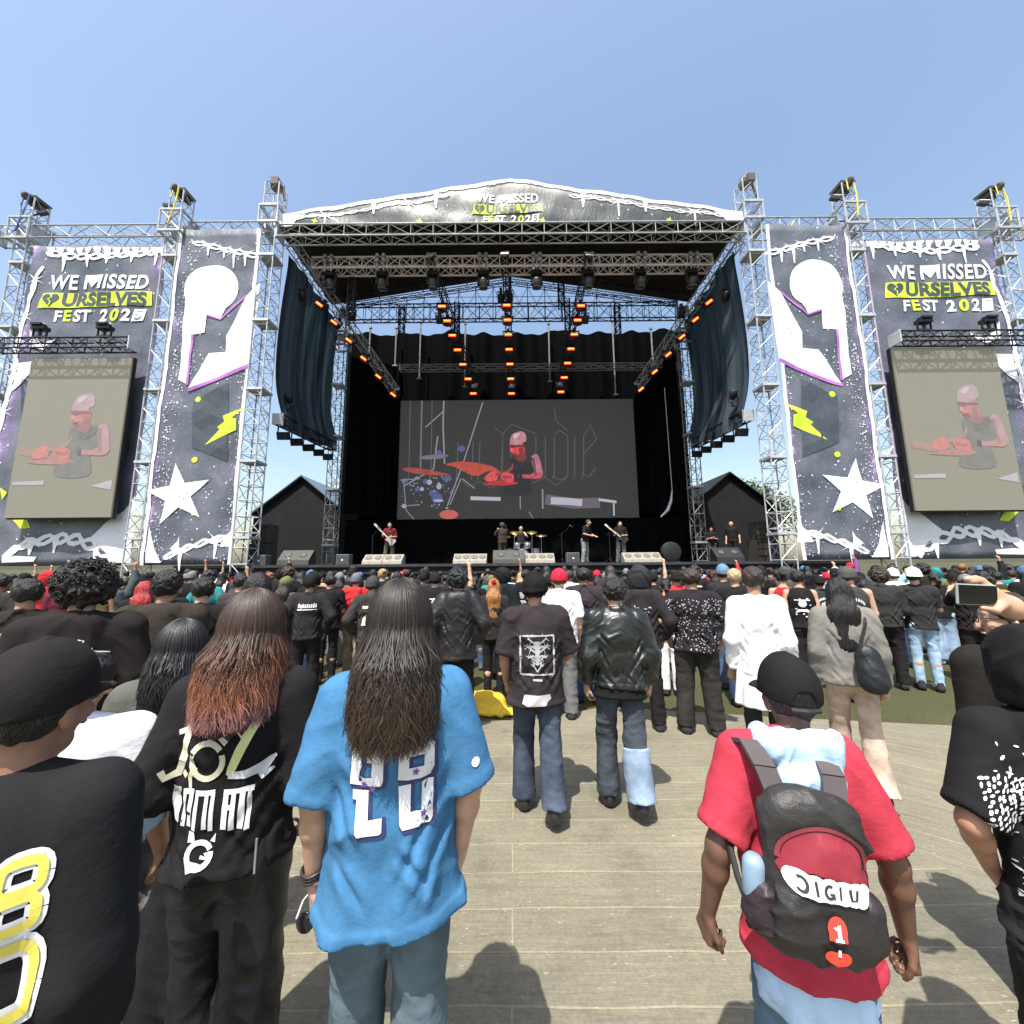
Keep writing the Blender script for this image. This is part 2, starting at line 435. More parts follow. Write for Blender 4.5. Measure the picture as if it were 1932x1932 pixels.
for s in (-1, 1):
    b.add([(0, .05, AP-.15), (0, 5.4, AP-.15), (s*10.4, 5.4, 17.0), (s*10.4, .05, 17.0)], [(0, 1, 2, 3)])
b.build('roof_top_sheet', [ROOFW], canopy)
b = MB()     # rafters and purlins seen from below
for yy in (.7, 2.6, 4.6):
    for s in (-1, 1):
        b.truss((0, yy, AP-.45), (s*10.0, yy, 16.7), .22, .3, .8, .025, .014)
for xx in (-7.5, -5, -2.5, 0, 2.5, 5, 7.5): b.tube((xx, .3, roof_z(xx)-.3), (xx, 5.2, roof_z(xx)-.3), .035)
b.build('rafters', DKSTEEL, canopy)
b = MB()     # lattice gable at the rear, against the sky
yy = 5.35
for s in (-1, 1): b.truss((0, yy, AP-.5), (s*9.6, yy, 16.75), .2, .25, .7, .022, .013)
for x in np.arange(-8, 8.1, 1.0):
    b.tube((x, yy, 15.7), (x, yy, roof_z(x)-.4), .022, n=4)
    b.tube((x, yy, 15.75), (x+1, yy, min(roof_z(x+1), roof_z(x))-.6), .014, n=4); b.tube((x+1, yy, 15.75), (x, yy, roof_z(x)-.6), .014, n=4)
for z in (16.9, 17.3): b.tube((-7.0, yy, z), (7.0, yy, z), .02, n=4)
b.build('rear_gable_frame', DKSTEEL, canopy)
for x, y0, z0, z1 in ((-7.6, 1.8, 13.6, 15.6), (-3.1, 5.5, 14.9, 17.0), (3.3, 5.5, 14.9, 17.2), (-.1, 3.0, 14.6, 17.6), (2.6, 2.9, 14.8, 17.2), (-6.2, 5.2, 14.6, 16.6), (6.1, 5.2, 14.6, 16.6)):
    b = MB(); b.truss((x, y0, z0), (x, y0, z1), .28, .28, .3, .028, .02); b.build('drop_column', BLK, canopy)

def wr(x, z, amp=1.0):
    return amp*(.028*math.sin(1.9*x+.8*z+.7) + .022*math.sin(3.7*x-2.3*z) + .015*math.sin(1.1*x+5.3*z+1.2))
def print_mat(name, kind):
    k = NT(name); uv = k.coord('UV'); co = k.coord('Object')
    sx = k.t.nodes.new('ShaderNodeSeparateXYZ'); k.l(uv, sx.inputs[0]); U, V = sx.outputs[0], sx.outputs[1]
    def math2(op, a, b):
        m = k.t.nodes.new('ShaderNodeMath'); m.operation = op
        for i, q in enumerate((a, b)):
            if hasattr(q, 'is_linked'): k.l(q, m.inputs[i])
            else: m.inputs[i].default_value = q
        return m.outputs[0]
    big = k.noise(co, .7, 4, .6); fine = k.noise(co, 14, 3, .75); grain = k.noise(co, 36, 2, .8)
    base = k.ramp(big, [(.3, (.072, .084, .105)), (.47, (.108, .120, .146)), (.6, (.135, .138, .172)), (.75, (.19, .205, .235))])
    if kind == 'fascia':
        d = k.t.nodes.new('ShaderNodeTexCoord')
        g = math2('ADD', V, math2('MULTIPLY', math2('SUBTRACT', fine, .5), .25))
        base = k.ramp(g, [(.1, (.05, .06, .062)), (.5, (.10, .104, .104)), (.75, (.23, .215, .212)), (1, (.6, .58, .58))])  # whitening towards the top is sun glare painted into the print colours
    else:
        e = math2('MINIMUM', U, math2('SUBTRACT', 1.0, U))
        pv = math2('ADD', math2('MULTIPLY', e, -3.2), math2('ADD', math2('MULTIPLY', grain, .75), math2('MULTIPLY', math2('SUBTRACT', big, .5), 1.3)))
        base = k.mix(k.ramp(pv, [(.22, (0, 0, 0)), (.42, (1, 1, 1))]), base, (.20, .13, .30))
        base = k.mix(k.ramp(pv, [(.42, (0, 0, 0)), (.6, (1, 1, 1))]), base, (.80, .78, .83))
    vo = k.t.nodes.new('ShaderNodeTexVoronoi'); vo.inputs['Scale'].default_value = 2.6; k.l(co, vo.inputs['Vector'])
    base = k.mix(k.ramp(vo.outputs['Distance'], [(.07, (1, 1, 1)), (.10, (0, 0, 0))]), base, (.72, .73, .76))
    vo = k.t.nodes.new('ShaderNodeTexVoronoi'); vo.inputs['Scale'].default_value = 7; k.l(co, vo.inputs['Vector'])
    base = k.mix(k.ramp(vo.outputs['Distance'], [(.10, (1, 1, 1)), (.14, (0, 0, 0))]), base, (.30, .32, .36))
    k.l(base, k.b.inputs['Base Color']); k.b.inputs['Roughness'].default_value = .42
    k.b.inputs['Specular IOR Level'].default_value = .35
    cr = k.noise(k.coord('Object', (1.2, 1, .5)), 1.6, 5, .6); k.bump(cr, .45, .12)
    MATS[name] = k.m; return k.m
def white_print():
    k = NT('white_ink'); co = k.coord(); g = k.noise(co, 34, 2, .8)
    k.l(k.ramp(g, [(.24, (.45, .40, .55)), (.36, (.70, .69, .74)), (.7, (.80, .80, .83))]), k.b.inputs['Base Color'])
    k.b.inputs['Roughness'].default_value = .5; return k.m
WINK = white_print()
NEON = plain('neon_ink', (.56, .72, .05), .5, 0, .3, .05)
DINK = plain('slate_ink', (.055, .065, .08), .5)
PINK = plain('magenta_ink', (.42, .14, .50), .5)
LAV = plain('lavender_ink', (.30, .24, .44), .5, 0, .3, .5, 12)
def banner_sheet(name, x0, x1, z0, z1, Y, mat, parent, top=None, nx=26, nz=44):
    vs = []; uvs = []; fs = []
    for i in range(nx+1):
        for j in range(nz+1):
            u, v = i/nx, j/nz; x = x0+(x1-x0)*u
            zt = z1 if top is None else top(x); z = z0+(zt-z0)*v
            vs.append((x, Y+wr(x, z), z)); uvs.append((u, v))
    for i in range(nx):
        for j in range(nz):
            a = i*(nz+1)+j; fs.append((a, a+nz+1, a+nz+2, a+1))
    o = mesh_obj(name, vs, fs, mat, parent)
    ul = o.data.uv_layers.new(name='UVMap')
    for p in o.data.polygons:
        for li in p.loop_indices: ul.data[li].uv = uvs[o.data.loops[li].vertex_index]
    so = o.modifiers.new('thick', 'SOLIDIFY'); so.thickness = .012; so.offset = -1
    return o
def ink(name, vsfs, Y, mat, parent, off=.024, mir=None):
    vs, fs = vsfs
    P = [((x if mir is None else -x+mir), z) for x, z in vs]
    o = mesh_obj(name, [(x, Y+wr(x, z)-off, z) for x, z in P], fs if mir is None else [f[::-1] for f in fs], mat, parent, False)
    recalc_front(o); return o
def recalc_front(o):
    bm = bmesh.new(); bm.from_mesh(o.data)
    for f in bm.faces:
        f.normal_update()
        if f.normal.y > 0: f.normal_flip()
    bm.to_mesh(o.data); bm.free()
def heart(cx, cz, s):
    return [(cx+s*.0625*16*math.sin(t)**3, cz+s*.0625*(13*math.cos(t)-5*math.cos(2*t)-2*math.cos(3*t)-math.cos(4*t))) for t in [2*math.pi*i/28 for i in range(28)]]
def logo(cx, cz, wd, Y, parent, off=.026):
    """WE MISSED / (heart)URSELVES / FEST 2025, wd = width of the neon box"""
    q = wd/5.0
    def T(t, size, x, z, mat, nm, o, sx=1.0, sh=0.0, of=.02, d=.0, spc=1.0):
        vs, fs = text_mesh(t, size*q, of*q*size, sh, sx, spc, .4)
        ink(nm, ([(a+cx+x*q, b_+cz+z*q) for a, b_ in vs], fs), Y, mat, parent, off+d)
    ex = lambda t: (lambda vs: (min(a for a, _ in vs), max(a for a, _ in vs)))(text_mesh(t, .98, .028, .06, .95, 1.08)[0])
    w1, w2 = ex('WE'), ex('ISSED'); L1, L2 = w1[1]-w1[0], w2[1]-w2[0]; tot = L1+.30+1.02+.11+L2; f_ = 4.45/tot; x0 = -2.2
    for t_, xa, w_ in (('WE', x0, w1), ('ISSED', x0+(L1+.30+1.02+.11)*f_, w2)):
        vs, fs = text_mesh(t_, .98*q, .028*q, .06, .95*f_, 1.08, .4); ink('lettering', ([(a+cx+(xa-w_[0]*f_)*q, b_+cz+.54*q) for a, b_ in vs], fs), Y, WINK, parent, off)
    xm = x0+(L1+.30)*f_; ink('lettering', poly_mesh([[(cx+(xm+a*f_+.06*b_)*q, cz+(.54+b_)*q) for a, b_ in [(0, 0), (.17, 0), (.17, .40), (.49, .06), (.82, .40), (.82, 0), (.99, 0), (.99, .70), (.84, .70), (.495, .33), (.15, .70), (0, .70)]]], .3), Y, WINK, parent, off)
    box = [(-2.52, -.42), (2.5, -.28), (2.45, .40), (-2.38, .34)]
    ink('neon_panel', poly_mesh([[(cx+a*q, cz+b_*q) for a, b_ in box]], .4), Y, NEON, parent, off)
    T('URSELVES', .86, .36, -.27, DINK, 'lettering', 0, 1.02, 0.03, .04, .012)
    ink('heart_mark', poly_mesh([[(cx+a*q, cz+b_*q) for a, b_ in heart(-2.0, .02, .36)]], .4), Y, DINK, parent, off+.012)
    ink('heart_crack', poly_mesh([[(cx+a*q, cz+b_*q) for a, b_ in st] for st in stroke([(-2.05, .28), (-1.93, .1), (-2.08, .0), (-1.95, -.12), (-2.0, -.3)], .05)]), Y, NEON, parent, off+.02)
    T('F', .72, -1.62, -1.03, WINK, 'lettering', 0, 1, .05, .03); T('E', .74, -1.2, -1.02, NEON, 'lettering', 0, 1, 0, .03)
    T('ST', .74, -.55, -1.03, WINK, 'lettering', 0, .95, .1, .035)
    T('2', .78, .42, -1.04, WINK, 'lettering', 0, 1, .1, .035); T('0', .78, .95, -1.04, NEON, 'lettering', 0, 1, .1, .035)
    T('2', .78, 1.45, -1.04, WINK, 'lettering', 0, 1, .1, .035)
    ink('numeral_box', poly_mesh([[(cx+a*q, cz+b_*q) for a, b_ in [(1.72, -1.08), (2.25, -1.05), (2.3, -.45), (1.8, -.48)]]]), Y, WINK, parent, off)
    T('5', .66, 2.0, -1.0, DINK, 'lettering', 0, 1, .1, .008, .012)
def wire(pts, wd=.2, drips=3, jag=.25):
    """printed barbed wire: two twisted strands, barbs and drips (2D polygons)"""
    P = []
    M = []
    for i in range(len(pts)-1):
        a, b_ = pts[i], pts[i+1]; n = max(2, int(math.hypot(b_[0]-a[0], b_[1]-a[1])/.16))
        for t in range(n): M.append((a[0]+(b_[0]-a[0])*t/n, a[1]+(b_[1]-a[1])*t/n))
    M.append(pts[-1])
    for ph in (0, math.pi):
        S2 = [(x+.3*wd*math.sin(i*.9+ph), z+.6*wd*math.sin(i*.9+ph)) for i, (x, z) in enumerate(M)]
        P += stroke(S2, wd*.55, jag)
    for k in range(drips):
        i = int((k+.5)*len(M)/drips) + random.randint(-2, 2); x, z = M[max(0, min(len(M)-1, i))]
        h = random.uniform(.35, .85)
        P.append([(x-.17*wd*3, z+.1), (x+.17*wd*3, z+.1), (x+.03, z-h), (x-.02, z-h)])
        for a in (-.5, .5, 2.4, 3.6):
            P.append([(x-.06, z), (x+.06, z), (x+.42*math.cos(a), z+.42*math.sin(a))])
    return P

# fascia of the roof
PRF = print_mat('fascia_print_and_glare', 'fascia')
def fz(x): return 16.95 + (AP-.05-16.95)*(1-abs(x)/10.3)
Y0 = YF-.3
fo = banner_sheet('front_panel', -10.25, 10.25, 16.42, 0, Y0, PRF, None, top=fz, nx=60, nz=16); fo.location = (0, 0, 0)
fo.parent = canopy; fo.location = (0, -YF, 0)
fa = []
for s in (-1, 1):
    for a in range(34):     # thin torn white edge under the straight gable line
        t0, t1 = a/34, (a+1)/34; x0_, x1_ = s*(10.2-10.2*t0), s*(10.2-10.2*t1); d0 = .16+.05*random.random(); d1 = .16+.05*random.random()
        fa.append([(x0_, fz(x0_)-.01), (x1_, fz(x1_)-.01), (x1_, fz(x1_)-d1), (x0_, fz(x0_)-d0)])
    fa += wire([(s*9.9, 16.70), (s*7.5, 16.98), (s*5.2, 17.38), (s*2.6, 17.85)], .09, 2)
    for x, h in ((3.2, .6), (5.9, .4)): fa.append([(s*x-.12, fz(x)-.15), (s*x+.12, fz(x)-.15), (s*x+.03, fz(x)-.3-h), (s*x-.03, fz(x)-.3-h)])
    fa.append([(s*10.2, 16.45), (s*10.2, 16.9), (s*8.8, 16.95), (s*9.2, 16.75), (s*9.4, 16.45)])
fa = [[(x, min(z, fz(x)-.01)) for x, z in q] for q in fa]
o = ink('white_drip_print', poly_mesh(fa, .5), Y0, WINK, canopy); o.location = (0, -YF, 0)
logo_parent = empty('x'); 
logo(-.1, 17.17, 3.0, Y0, logo_parent)
for ch in list(logo_parent.children): ch.parent = canopy; ch.location = (0, -YF, 0)
bpy.data.objects.remove(logo_parent)
for nm, xs in (('dots', [(-3.9, 16.6), (-8.4, 16.62), (6.9, 16.6), (1.4, 16.58)]),):
    o = ink('neon_splash', poly_mesh([star(x, z, .16, .45, .3, 4) for x, z in xs]), Y0, NEON, canopy); o.location = (0, -YF, 0)

# ------------------------------------------------------------------ pillar banners and wing banners
PRP = print_mat('pillar_print', 'pillar'); PRW = print_mat('wing_print', 'wing')
def ZL(zx, zy, Y=YF-.35):
    p = at(zx/1.932*.7547, (zy/1.932+440)*.7547, Y); return (p.x, p.z)
def ZP(pts): return [ZL(*p) for p in pts]
PY = YF-.35
for s, nm in ((-1, 'left'), (1, 'right')):
    mir = None if s < 0 else XR
    t = thing('star_banner', f'tall printed banner with moon, bolts and white star on the {nm} of the stage', 'banner', (0, 0, 0), 0, 'tall star banners')
    xs = sorted((side(-14.05, s), side(-10.72, s)))
    banner_sheet('banner_cloth', xs[0], xs[1], 1.98, 16.25, PY, PRP, t)
    e = .07; fr = []
    for x in xs: fr += stroke([(x, 1.98), (x, 16.25)], .13)
    o = ink('white_border', poly_mesh(fr, .5), PY, WINK, t, .020)
    cx, cz = ZL(1022, 545)
    white = [circle(cx, cz, 1.12, 30), ZP([(905, 560), (1135, 560), (1062, 692), (1000, 672), (992, 760), (932, 768), (910, 1010), (862, 985), (880, 800), (895, 640)]),
             ZP([(1262, 520), (1192, 580), (1182, 752), (1095, 775), (1090, 850), (1015, 860), (902, 1032), (1050, 985), (1213, 908), (1235, 700)])]
    ink('moon_and_bolt_print', poly_mesh(white, .5), PY, WINK, t, mir=mir)
    ink('magenta_edge', poly_mesh(stroke(ZP([(902, 1034), (1050, 985), (1214, 910)]), .14) + stroke(ZP([(905, 1010), (932, 768)]), .10) + stroke(ZP([(1000, 672), (1064, 692), (1190, 580)]), .08), .5), PY, PINK, t, mir=mir, off=.030)
    ink('neon_bolt', poly_mesh([ZP([(1193, 1115), (1080, 1160), (1088, 1188), (1050, 1212), (1062, 1225), (988, 1300), (1145, 1228), (1122, 1212), (1148, 1176), (1125, 1170)])], .5), PY, NEON, t, mir=mir)
    q = ZL(862, 1540)
    ink('white_star', poly_mesh([star(q[0], q[1], 1.28, .40, R(-10))], .5), PY, WINK, t, mir=mir)
    dots = [circle(*ZL(955, 1078), .12, 10), circle(*ZL(938, 1370), .12, 10), circle(*ZL(932, 1632), .07, 10)]
    ink('neon_dots', poly_mesh(dots), PY, NEON, t, mir=mir)
    rs = np.random.default_rng(4); sd_ = []; sp2 = []
    for _ in range(1500):
        k_ = rs.random()
        if k_ < .34: zy = rs.uniform(300, 1870); L0 = ZL(915-(zy-295)*.139, zy); x, z = L0[0]+abs(rs.normal(0, .28)), L0[1]
        elif k_ < .62: zy = rs.uniform(900, 1870); L0 = ZL(1290-(zy-290)*.097, zy); x, z = L0[0]-abs(rs.normal(0, .25))-.02, L0[1]
        elif k_ < .8: c_ = ZL(*((880, 930), (1150, 800), (900, 640), (1130, 900))[rs.integers(4)]); x, z = c_[0]+rs.normal(0, .4), c_[1]+rs.normal(0, .6)
        else: c_ = ZL(*((860, 1540), (720, 1800), (1120, 1780))[rs.integers(3)]); x, z = c_[0]+rs.normal(0, .55), c_[1]+rs.normal(0, .5)
        if not (-14.0 < x < -10.77 and 2.05 < z < 16.1): continue
        q = rs.uniform(.012, .036); (sd_ if rs.random() < .6 else sp2).append([(x-q, z), (x, z-q), (x+q, z), (x, z+q)])
    o = ink('spray_dots', poly_mesh(sd_), PY, WINK, t, mir=mir, off=.021); o['kind'] = 'stuff'
    o = ink('spray_dots', poly_mesh(sp2), PY, LAV, t, mir=mir, off=.020); o['kind'] = 'stuff'
    random.seed(5)
    ink('barbed_wire_print', poly_mesh(wire(ZP([(930, 320), (1050, 345), (1170, 375), (1270, 395)]), .16, 4), .5), PY, WINK, t, mir=mir)
    wp = wire(ZP([(790, 1845), (900, 1800), (1000, 1765), (1130, 1735)]), .2, 2)
    wp += [ZP([(1135, 1690), (1085, 1745), (1060, 1790), (1138, 1790)]), ZP([(700, 1868), (722, 1690), (745, 1800), (775, 1868)]), ZP([(820, 1800), (858, 1765), (870, 1740), (868, 1830)])]
    ink('barbed_wire_print', poly_mesh(wp, .5), PY, WINK, t, mir=mir)
    ink('dark_block_print', poly_mesh([ZP([(930, 1090), (1108, 1000), (1100, 1380), (925, 1310)])], .5), PY, DINK, t, mir=mir, off=.018)

    t = thing('screen_banner', f'wide printed festival banner hanging behind the {nm} video screen', 'banner', (0, 0, 0), 0, 'wide festival banners')
    xs = sorted((side(-20.6, s), side(-14.85, s)))
    WY = YF-.12
    banner_sheet('banner_cloth', xs[0], xs[1], 1.98, 15.75, WY, PRW, t, nx=34)
    ZW = lambda pts: [ZL(a, b_, WY) for a, b_ in pts]
    random.seed(8)
    wp = wire(ZW([(230, 372), (330, 385), (430, 395), (560, 385), (700, 370), (850, 350)]), .22, 5)
    for k in range(14):
        u = 230+k*45; wp.append(ZW([(u, 345), (u+40, 345), (u+30, 372+random.uniform(0, 30)), (u+12, 375)]))
    ink('barbed_wire_print', poly_mesh(wp, .5), WY, WINK, t, mir=mir)
    wp = wire(ZW([(215, 440), (170, 520), (140, 620), (110, 720), (85, 820), (60, 960), (35, 1100), (5, 1200)]), .2, 4)
    ink('side_wire_print', poly_mesh(wp, .5), WY, WINK, t, mir=mir)
    wp = wire(ZW([(20, 1840), (130, 1775), (250, 1752), (370, 1755), (470, 1790), (560, 1850)]), .3, 3)
    wp += [ZW([(655, 1545), (600, 1620), (520, 1670), (445, 1740), (500, 1800), (560, 1868), (640, 1868)]), ZW([(150, 745), (140, 830), (215, 845), (290, 790), (200, 810)]),
           ZW([(15, 1850), (80, 1835), (180, 1840), (170, 1862), (15, 1868)]), ZW([(85, 900), (160, 895), (150, 950), (110, 1000), (60, 1040)])]
    ink('barbed_wire_print', poly_mesh(wp, .5), WY, WINK, t, mir=mir)
    ink('neon_bolt', poly_mesh([ZW([(5, 1505), (45, 1530), (20, 1565)]), ZW([(60, 1655), (135, 1655), (158, 1700), (110, 1705)])], .5), WY, NEON, t, mir=mir)
    p = at(182, 566, WY) if s < 0 else at(1771, 547, WY)
    logo(p.x, p.z, 4.72, WY, t)

# ------------------------------------------------------------------ video screens
def ledmat(name, col, st, base, rough=.35):
    k = NT(name); co = k.coord()
    k.b.inputs['Base Color'].default_value = (*base, 1); k.b.inputs['Roughness'].default_value = rough
    ck = k.t.nodes.new('ShaderNodeTexBrick'); ck.inputs['Scale'].default_value = 2; ck.inputs['Mortar Size'].default_value = .006; ck.offset = 0
    ck.inputs['Brick Width'].default_value = 1; ck.inputs['Row Height'].default_value = 1
    mp = k.t.nodes.new('ShaderNodeMapping'); mp.inputs['Rotation'].default_value = (R(90), 0, 0); k.l(co, mp.inputs[0]); k.l(mp.outputs[0], ck.inputs['Vector'])
    ck.inputs['Color1'].default_value = (*col, 1); ck.inputs['Color2'].default_value = (*(c*.95 for c in col), 1); ck.inputs['Mortar'].default_value = (*(c*.82 for c in col), 1)
    k.l(ck.outputs['Color'], k.b.inputs['Emission Color']); k.b.inputs['Emission Strength'].default_value = st
    return k.m
def Z5(zx, zy): return ((zx/2.927+1240)*.7547, (zy/2.927+900)*.7547)
def Z4(zx, zy): return ((zx/2.927+640)*.7547, (zy/2.927+900)*.7547)
FIG = {
 'head_crown': [Z5(*p) for p in [(104, 640), (102, 590), (118, 550), (150, 530), (190, 525), (215, 545), (222, 590), (200, 605), (185, 622), (140, 628)]],
 'head_face': [Z5(*p) for p in [(104, 640), (140, 628), (190, 618), (210, 640), (205, 690), (180, 715), (150, 718), (128, 695), (110, 668)]],
 'glasses': [Z5(*p) for p in [(102, 622), (150, 624), (205, 628), (204, 640), (150, 640), (128, 650), (104, 640)]],
 'torso': [Z5(*p) for p in [(110, 720), (180, 715), (250, 705), (300, 760), (290, 840), (240, 860), (250, 980), (60, 980), (90, 860), (105, 790)]],
 'upper_arm': [Z5(*p) for p in [(255, 720), (290, 690), (318, 720), (335, 790), (342, 840), (318, 868), (285, 850), (275, 800)]],
 'forearm': [Z5(*p) for p in [(342, 838), (318, 868), (250, 868), (170, 862), (172, 838), (240, 840), (288, 825)]],
 'hand': [Z5(*p) for p in [(122, 835), (60, 825), (35, 850), (50, 880), (100, 900), (128, 880)]],
 'far_hand': [Z4(*p) for p in [(1690, 840), (1740, 815), (1770, 840), (1760, 880), (1700, 890), (1670, 870)]],
 'far_arm': [Z5(*p) for p in [(125, 755), (105, 790), (60, 815), (5, 830), (0, 850), (70, 838), (120, 800)]],
 'cymbal': [Z4(*p) for p in [(1390, 765), (1500, 745), (1620, 755), (1740, 785), (1790, 830), (1700, 815), (1600, 850), (1470, 790)]],
 'low_cymbal': [Z4(*p) for p in [(1075, 795), (1160, 790), (1290, 810), (1430, 845), (1300, 845), (1180, 835), (1100, 815)]],
 'grey_cymbal': [Z4(*p) for p in [(1195, 710), (1290, 695), (1380, 692), (1410, 705), (1330, 725), (1230, 728)]],
 'stick': [Z4(*p) for p in [(1665, 905), (1820, 880), (1905, 895), (1905, 908), (1820, 920), (1700, 915)]],
}
def smooth_loop(P, m=5):
    out = []; n = len(P)
    for i in range(n):
        p0, p1, p2, p3 = (Vector(P[(i+d) % n]) for d in (-1, 0, 1, 2))
        for j in range(m): t = j/m; out.append(tuple(.5*((2*p1)+(p2-p0)*t+(2*p0-5*p1+4*p2-p3)*t*t+(3*p1-p0-3*p2+p3)*t**3)))
    return out
FIG.update({
 'ear': [Z5(*p) for p in [(188, 628), (200, 622), (206, 640), (198, 662), (188, 655)]], 'nose': [Z5(*p) for p in [(112, 640), (103, 668), (112, 676), (124, 668), (122, 645)]], 'mouth': [Z5(*p) for p in [(118, 690), (150, 684), (150, 692), (126, 698)]],
 'goatee': [Z5(*p) for p in [(128, 698), (160, 700), (158, 726), (140, 728), (130, 715)]], 'shine': [Z5(*p) for p in [(125, 560), (150, 540), (175, 540), (165, 560), (140, 580)]], 'cheek_shade': [Z5(*p) for p in [(165, 650), (200, 650), (200, 690), (178, 712), (160, 700), (172, 676)]],
 'neck': [Z5(*p) for p in [(150, 712), (205, 690), (225, 715), (200, 745), (160, 740)]], 'arm_shade': [Z5(*p) for p in [(262, 735), (280, 715), (290, 790), (300, 840), (285, 850), (275, 800)]], 'collar': [Z5(*p) for p in [(165, 738), (205, 745), (235, 712), (255, 705), (262, 735), (215, 775), (170, 780)]],
 'knuckles': [Z5(*p) for p in [(48, 852), (70, 846), (96, 856), (118, 850), (112, 866), (60, 868)]], 'wristband': [Z5(*p) for p in [(168, 836), (190, 838), (190, 868), (168, 864)]]})
def draw_fig(parent, Y, off, sc, cen, pos, cols, bg_):
    """screen picture: outlines in photo pixels, shrunk about cen and moved to pos"""
    def fr(p, y): 
        q = at(cen[0]+(p[0]-cen[0]), cen[1]+(p[1]-cen[1]), 22.0); c = at(cen[0], cen[1], 22.0)
        return (pos[0]+(q.x-c.x)*sc, pos[1]+(q.z-c.z)*sc)
    for nm, poly in FIG.items():
        if nm not in cols: continue
        pl = smooth_loop([fr(p, 0) for p in poly])
        vs, fs = poly_mesh([pl])
        o = mesh_obj('picture_'+nm, [(x, Y-off-(.003*list(FIG).index(nm)/8 if nm not in ('glasses', 'hand', 'forearm') else .006), z) for x, z in vs], fs, cols[nm], parent, False); recalc_front(o)
    return fr
SB = .40
def pixmat(n, c, st, base):
    k = NT('pixels_'+n); f = k.noise(k.coord(), 3.5, 5, .7)
    col = k.ramp(f, [(.3, tuple(q*.55 for q in c)), (.55, c), (.75, tuple(q*1.25 for q in c))]); k.l(col, k.b.inputs['Emission Color']); k.b.inputs['Emission Strength'].default_value = st
    k.b.inputs['Base Color'].default_value = (*base, 1); k.b.inputs['Roughness'].default_value = .5; return k.m
e = lambda n, c, s=None: pixmat('main_'+n, srgb(*c), .46, (.012, .012, .012))
main = thing('main_video_screen', 'huge dark video wall at the rear of the stage showing a bald drummer', 'video screen', (0, 0, 0))
p0, p1 = (-6.62, 4.5), (7.32, 11.72)
b = MB(); b.box(((p0[0]+p1[0])/2, 22.12, (p0[1]+p1[1])/2), (p1[0]-p0[0]+.1, .2, p1[1]-p0[1]+.1)); b.build('housing', BLK, main)
b = MB(); b.box(((p0[0]+p1[0])/2, 22.0, (p0[1]+p1[1])/2), (p1[0]-p0[0], .06, p1[1]-p0[1])); b.build('screen_panel', ledmat('pixels_dark', srgb(56, 56, 51), .38, (.008, .008, .008), .6), main)
cols = dict(head_crown=e('crown', (196, 140, 150)), head_face=e('face', (225, 62, 66)), glasses=e('glass', (120, 25, 28)), torso=e('vest', (24, 24, 24)),
            upper_arm=e('arm', (200, 120, 135)), forearm=e('arm2', (205, 85, 92)), hand=e('hand', (228, 76, 82)), far_hand=e('hand2', (228, 84, 76)), far_arm=e('arm3', (150, 60, 62)),
            ear=e('ear', (190, 90, 90)), nose=e('nose', (240, 96, 92)), mouth=e('mouth', (120, 24, 26)), goatee=e('goatee', (96, 28, 28)), shine=e('shine', (226, 190, 196)), cheek_shade=e('cheek', (140, 34, 38)), neck=e('neck', (130, 44, 48)), arm_shade=e('armsh', (120, 62, 70)), collar=e('collar', (34, 33, 34)), knuckles=e('knk', (170, 48, 52)), wristband=e('wrist', (22, 20, 20)), cymbal=e('cym', (196, 74, 50)), low_cymbal=e('cym2', (170, 70, 62)), grey_cymbal=e('cym3', (120, 110, 125)), stick=e('stick', (190, 40, 44)))
fr = draw_fig(main, 21.965, .012, 1.0, (966, 870), (at(966, 870, 22).x, at(966, 870, 22).z), cols, None)
def scrib(name, strokes, col, st=SB, off=.006):
    P = []
    for pts, wd in strokes: P += stroke([fr(p, 0) for p in pts], wd)
    vs, fs = poly_mesh(P); o = mesh_obj(name, [(x, 21.965-off, z) for x, z in vs], fs, emit('pixels_'+name, srgb(*col), st), main, False); recalc_front(o)
g = []
A = lambda *pp: [Z5(*p) for p in pp]; B4 = lambda *pp: [Z4(*p) for p in pp]
for xx in (50, 110, 292, 360, 425, 525, 575, 640): g.append((A((xx, 560), (xx, 840), (xx-14, 870)), .045)); 
g += [(A((-10, 500), (50, 540), (50, 840)), .045), (A((50, 545), (110, 470), (292, 540)), .04), (A((425, 350), (440, 450), (525, 520)), .045), (A((425, 545), (470, 520), (525, 560)), .045),
      (A((415, 850), (470, 880), (525, 850)), .045), (A((640, 560), (690, 480), (735, 580), (640, 690)), .05), (A((625, 830), (680, 855), (730, 790)), .05), (A((270, 900), (360, 860), (440, 920), (520, 860)), .045),
      (A((-60, 890), (60, 870), (145, 930), (200, 870)), .045)]
for xx in (1130, 1215, 1290, 1480, 1590, 1640, 1805): g.append((B4((xx, 300 if xx < 1300 else 600), (xx-10, 830), (xx-16, 880)), .05))
g += [(B4((1700, 930), (1720, 940), (1800, 880), (1890, 930)), .045), (B4((1480, 860), (1560, 930), (1640, 890), (1720, 940)), .045)]
scrib('blackletter_outline', g, (98, 92, 96))
st = [(B4((1375, 300), (1370, 480), (1380, 760)), .09), (B4((1370, 380), (1240, 495)), .07), (B4((1660, 310), (1520, 745), (1400, 1070)), .07), (B4((1215, 300), (1205, 800)), .08), (B4((1330, 560), (1300, 800), (1090, 920)), .08),
      (B4((1080, 880), (1100, 1100), (1160, 1170)), .05), (B4((1060, 880), (1200, 870)), .06), (B4((1500, 870), (1420, 1060)), .06), (B4((1510, 870), (1600, 940)), .06), (A((240, 1110), (310, 1220)), .05), (A((340, 945), (342, 1090)), .09), (A((172, 720), (178, 1090)), .06), (B4((1060, 1070), (1200, 1060)), .05)]
scrib('drum_hardware', st, (150, 148, 162))
random.seed(3)
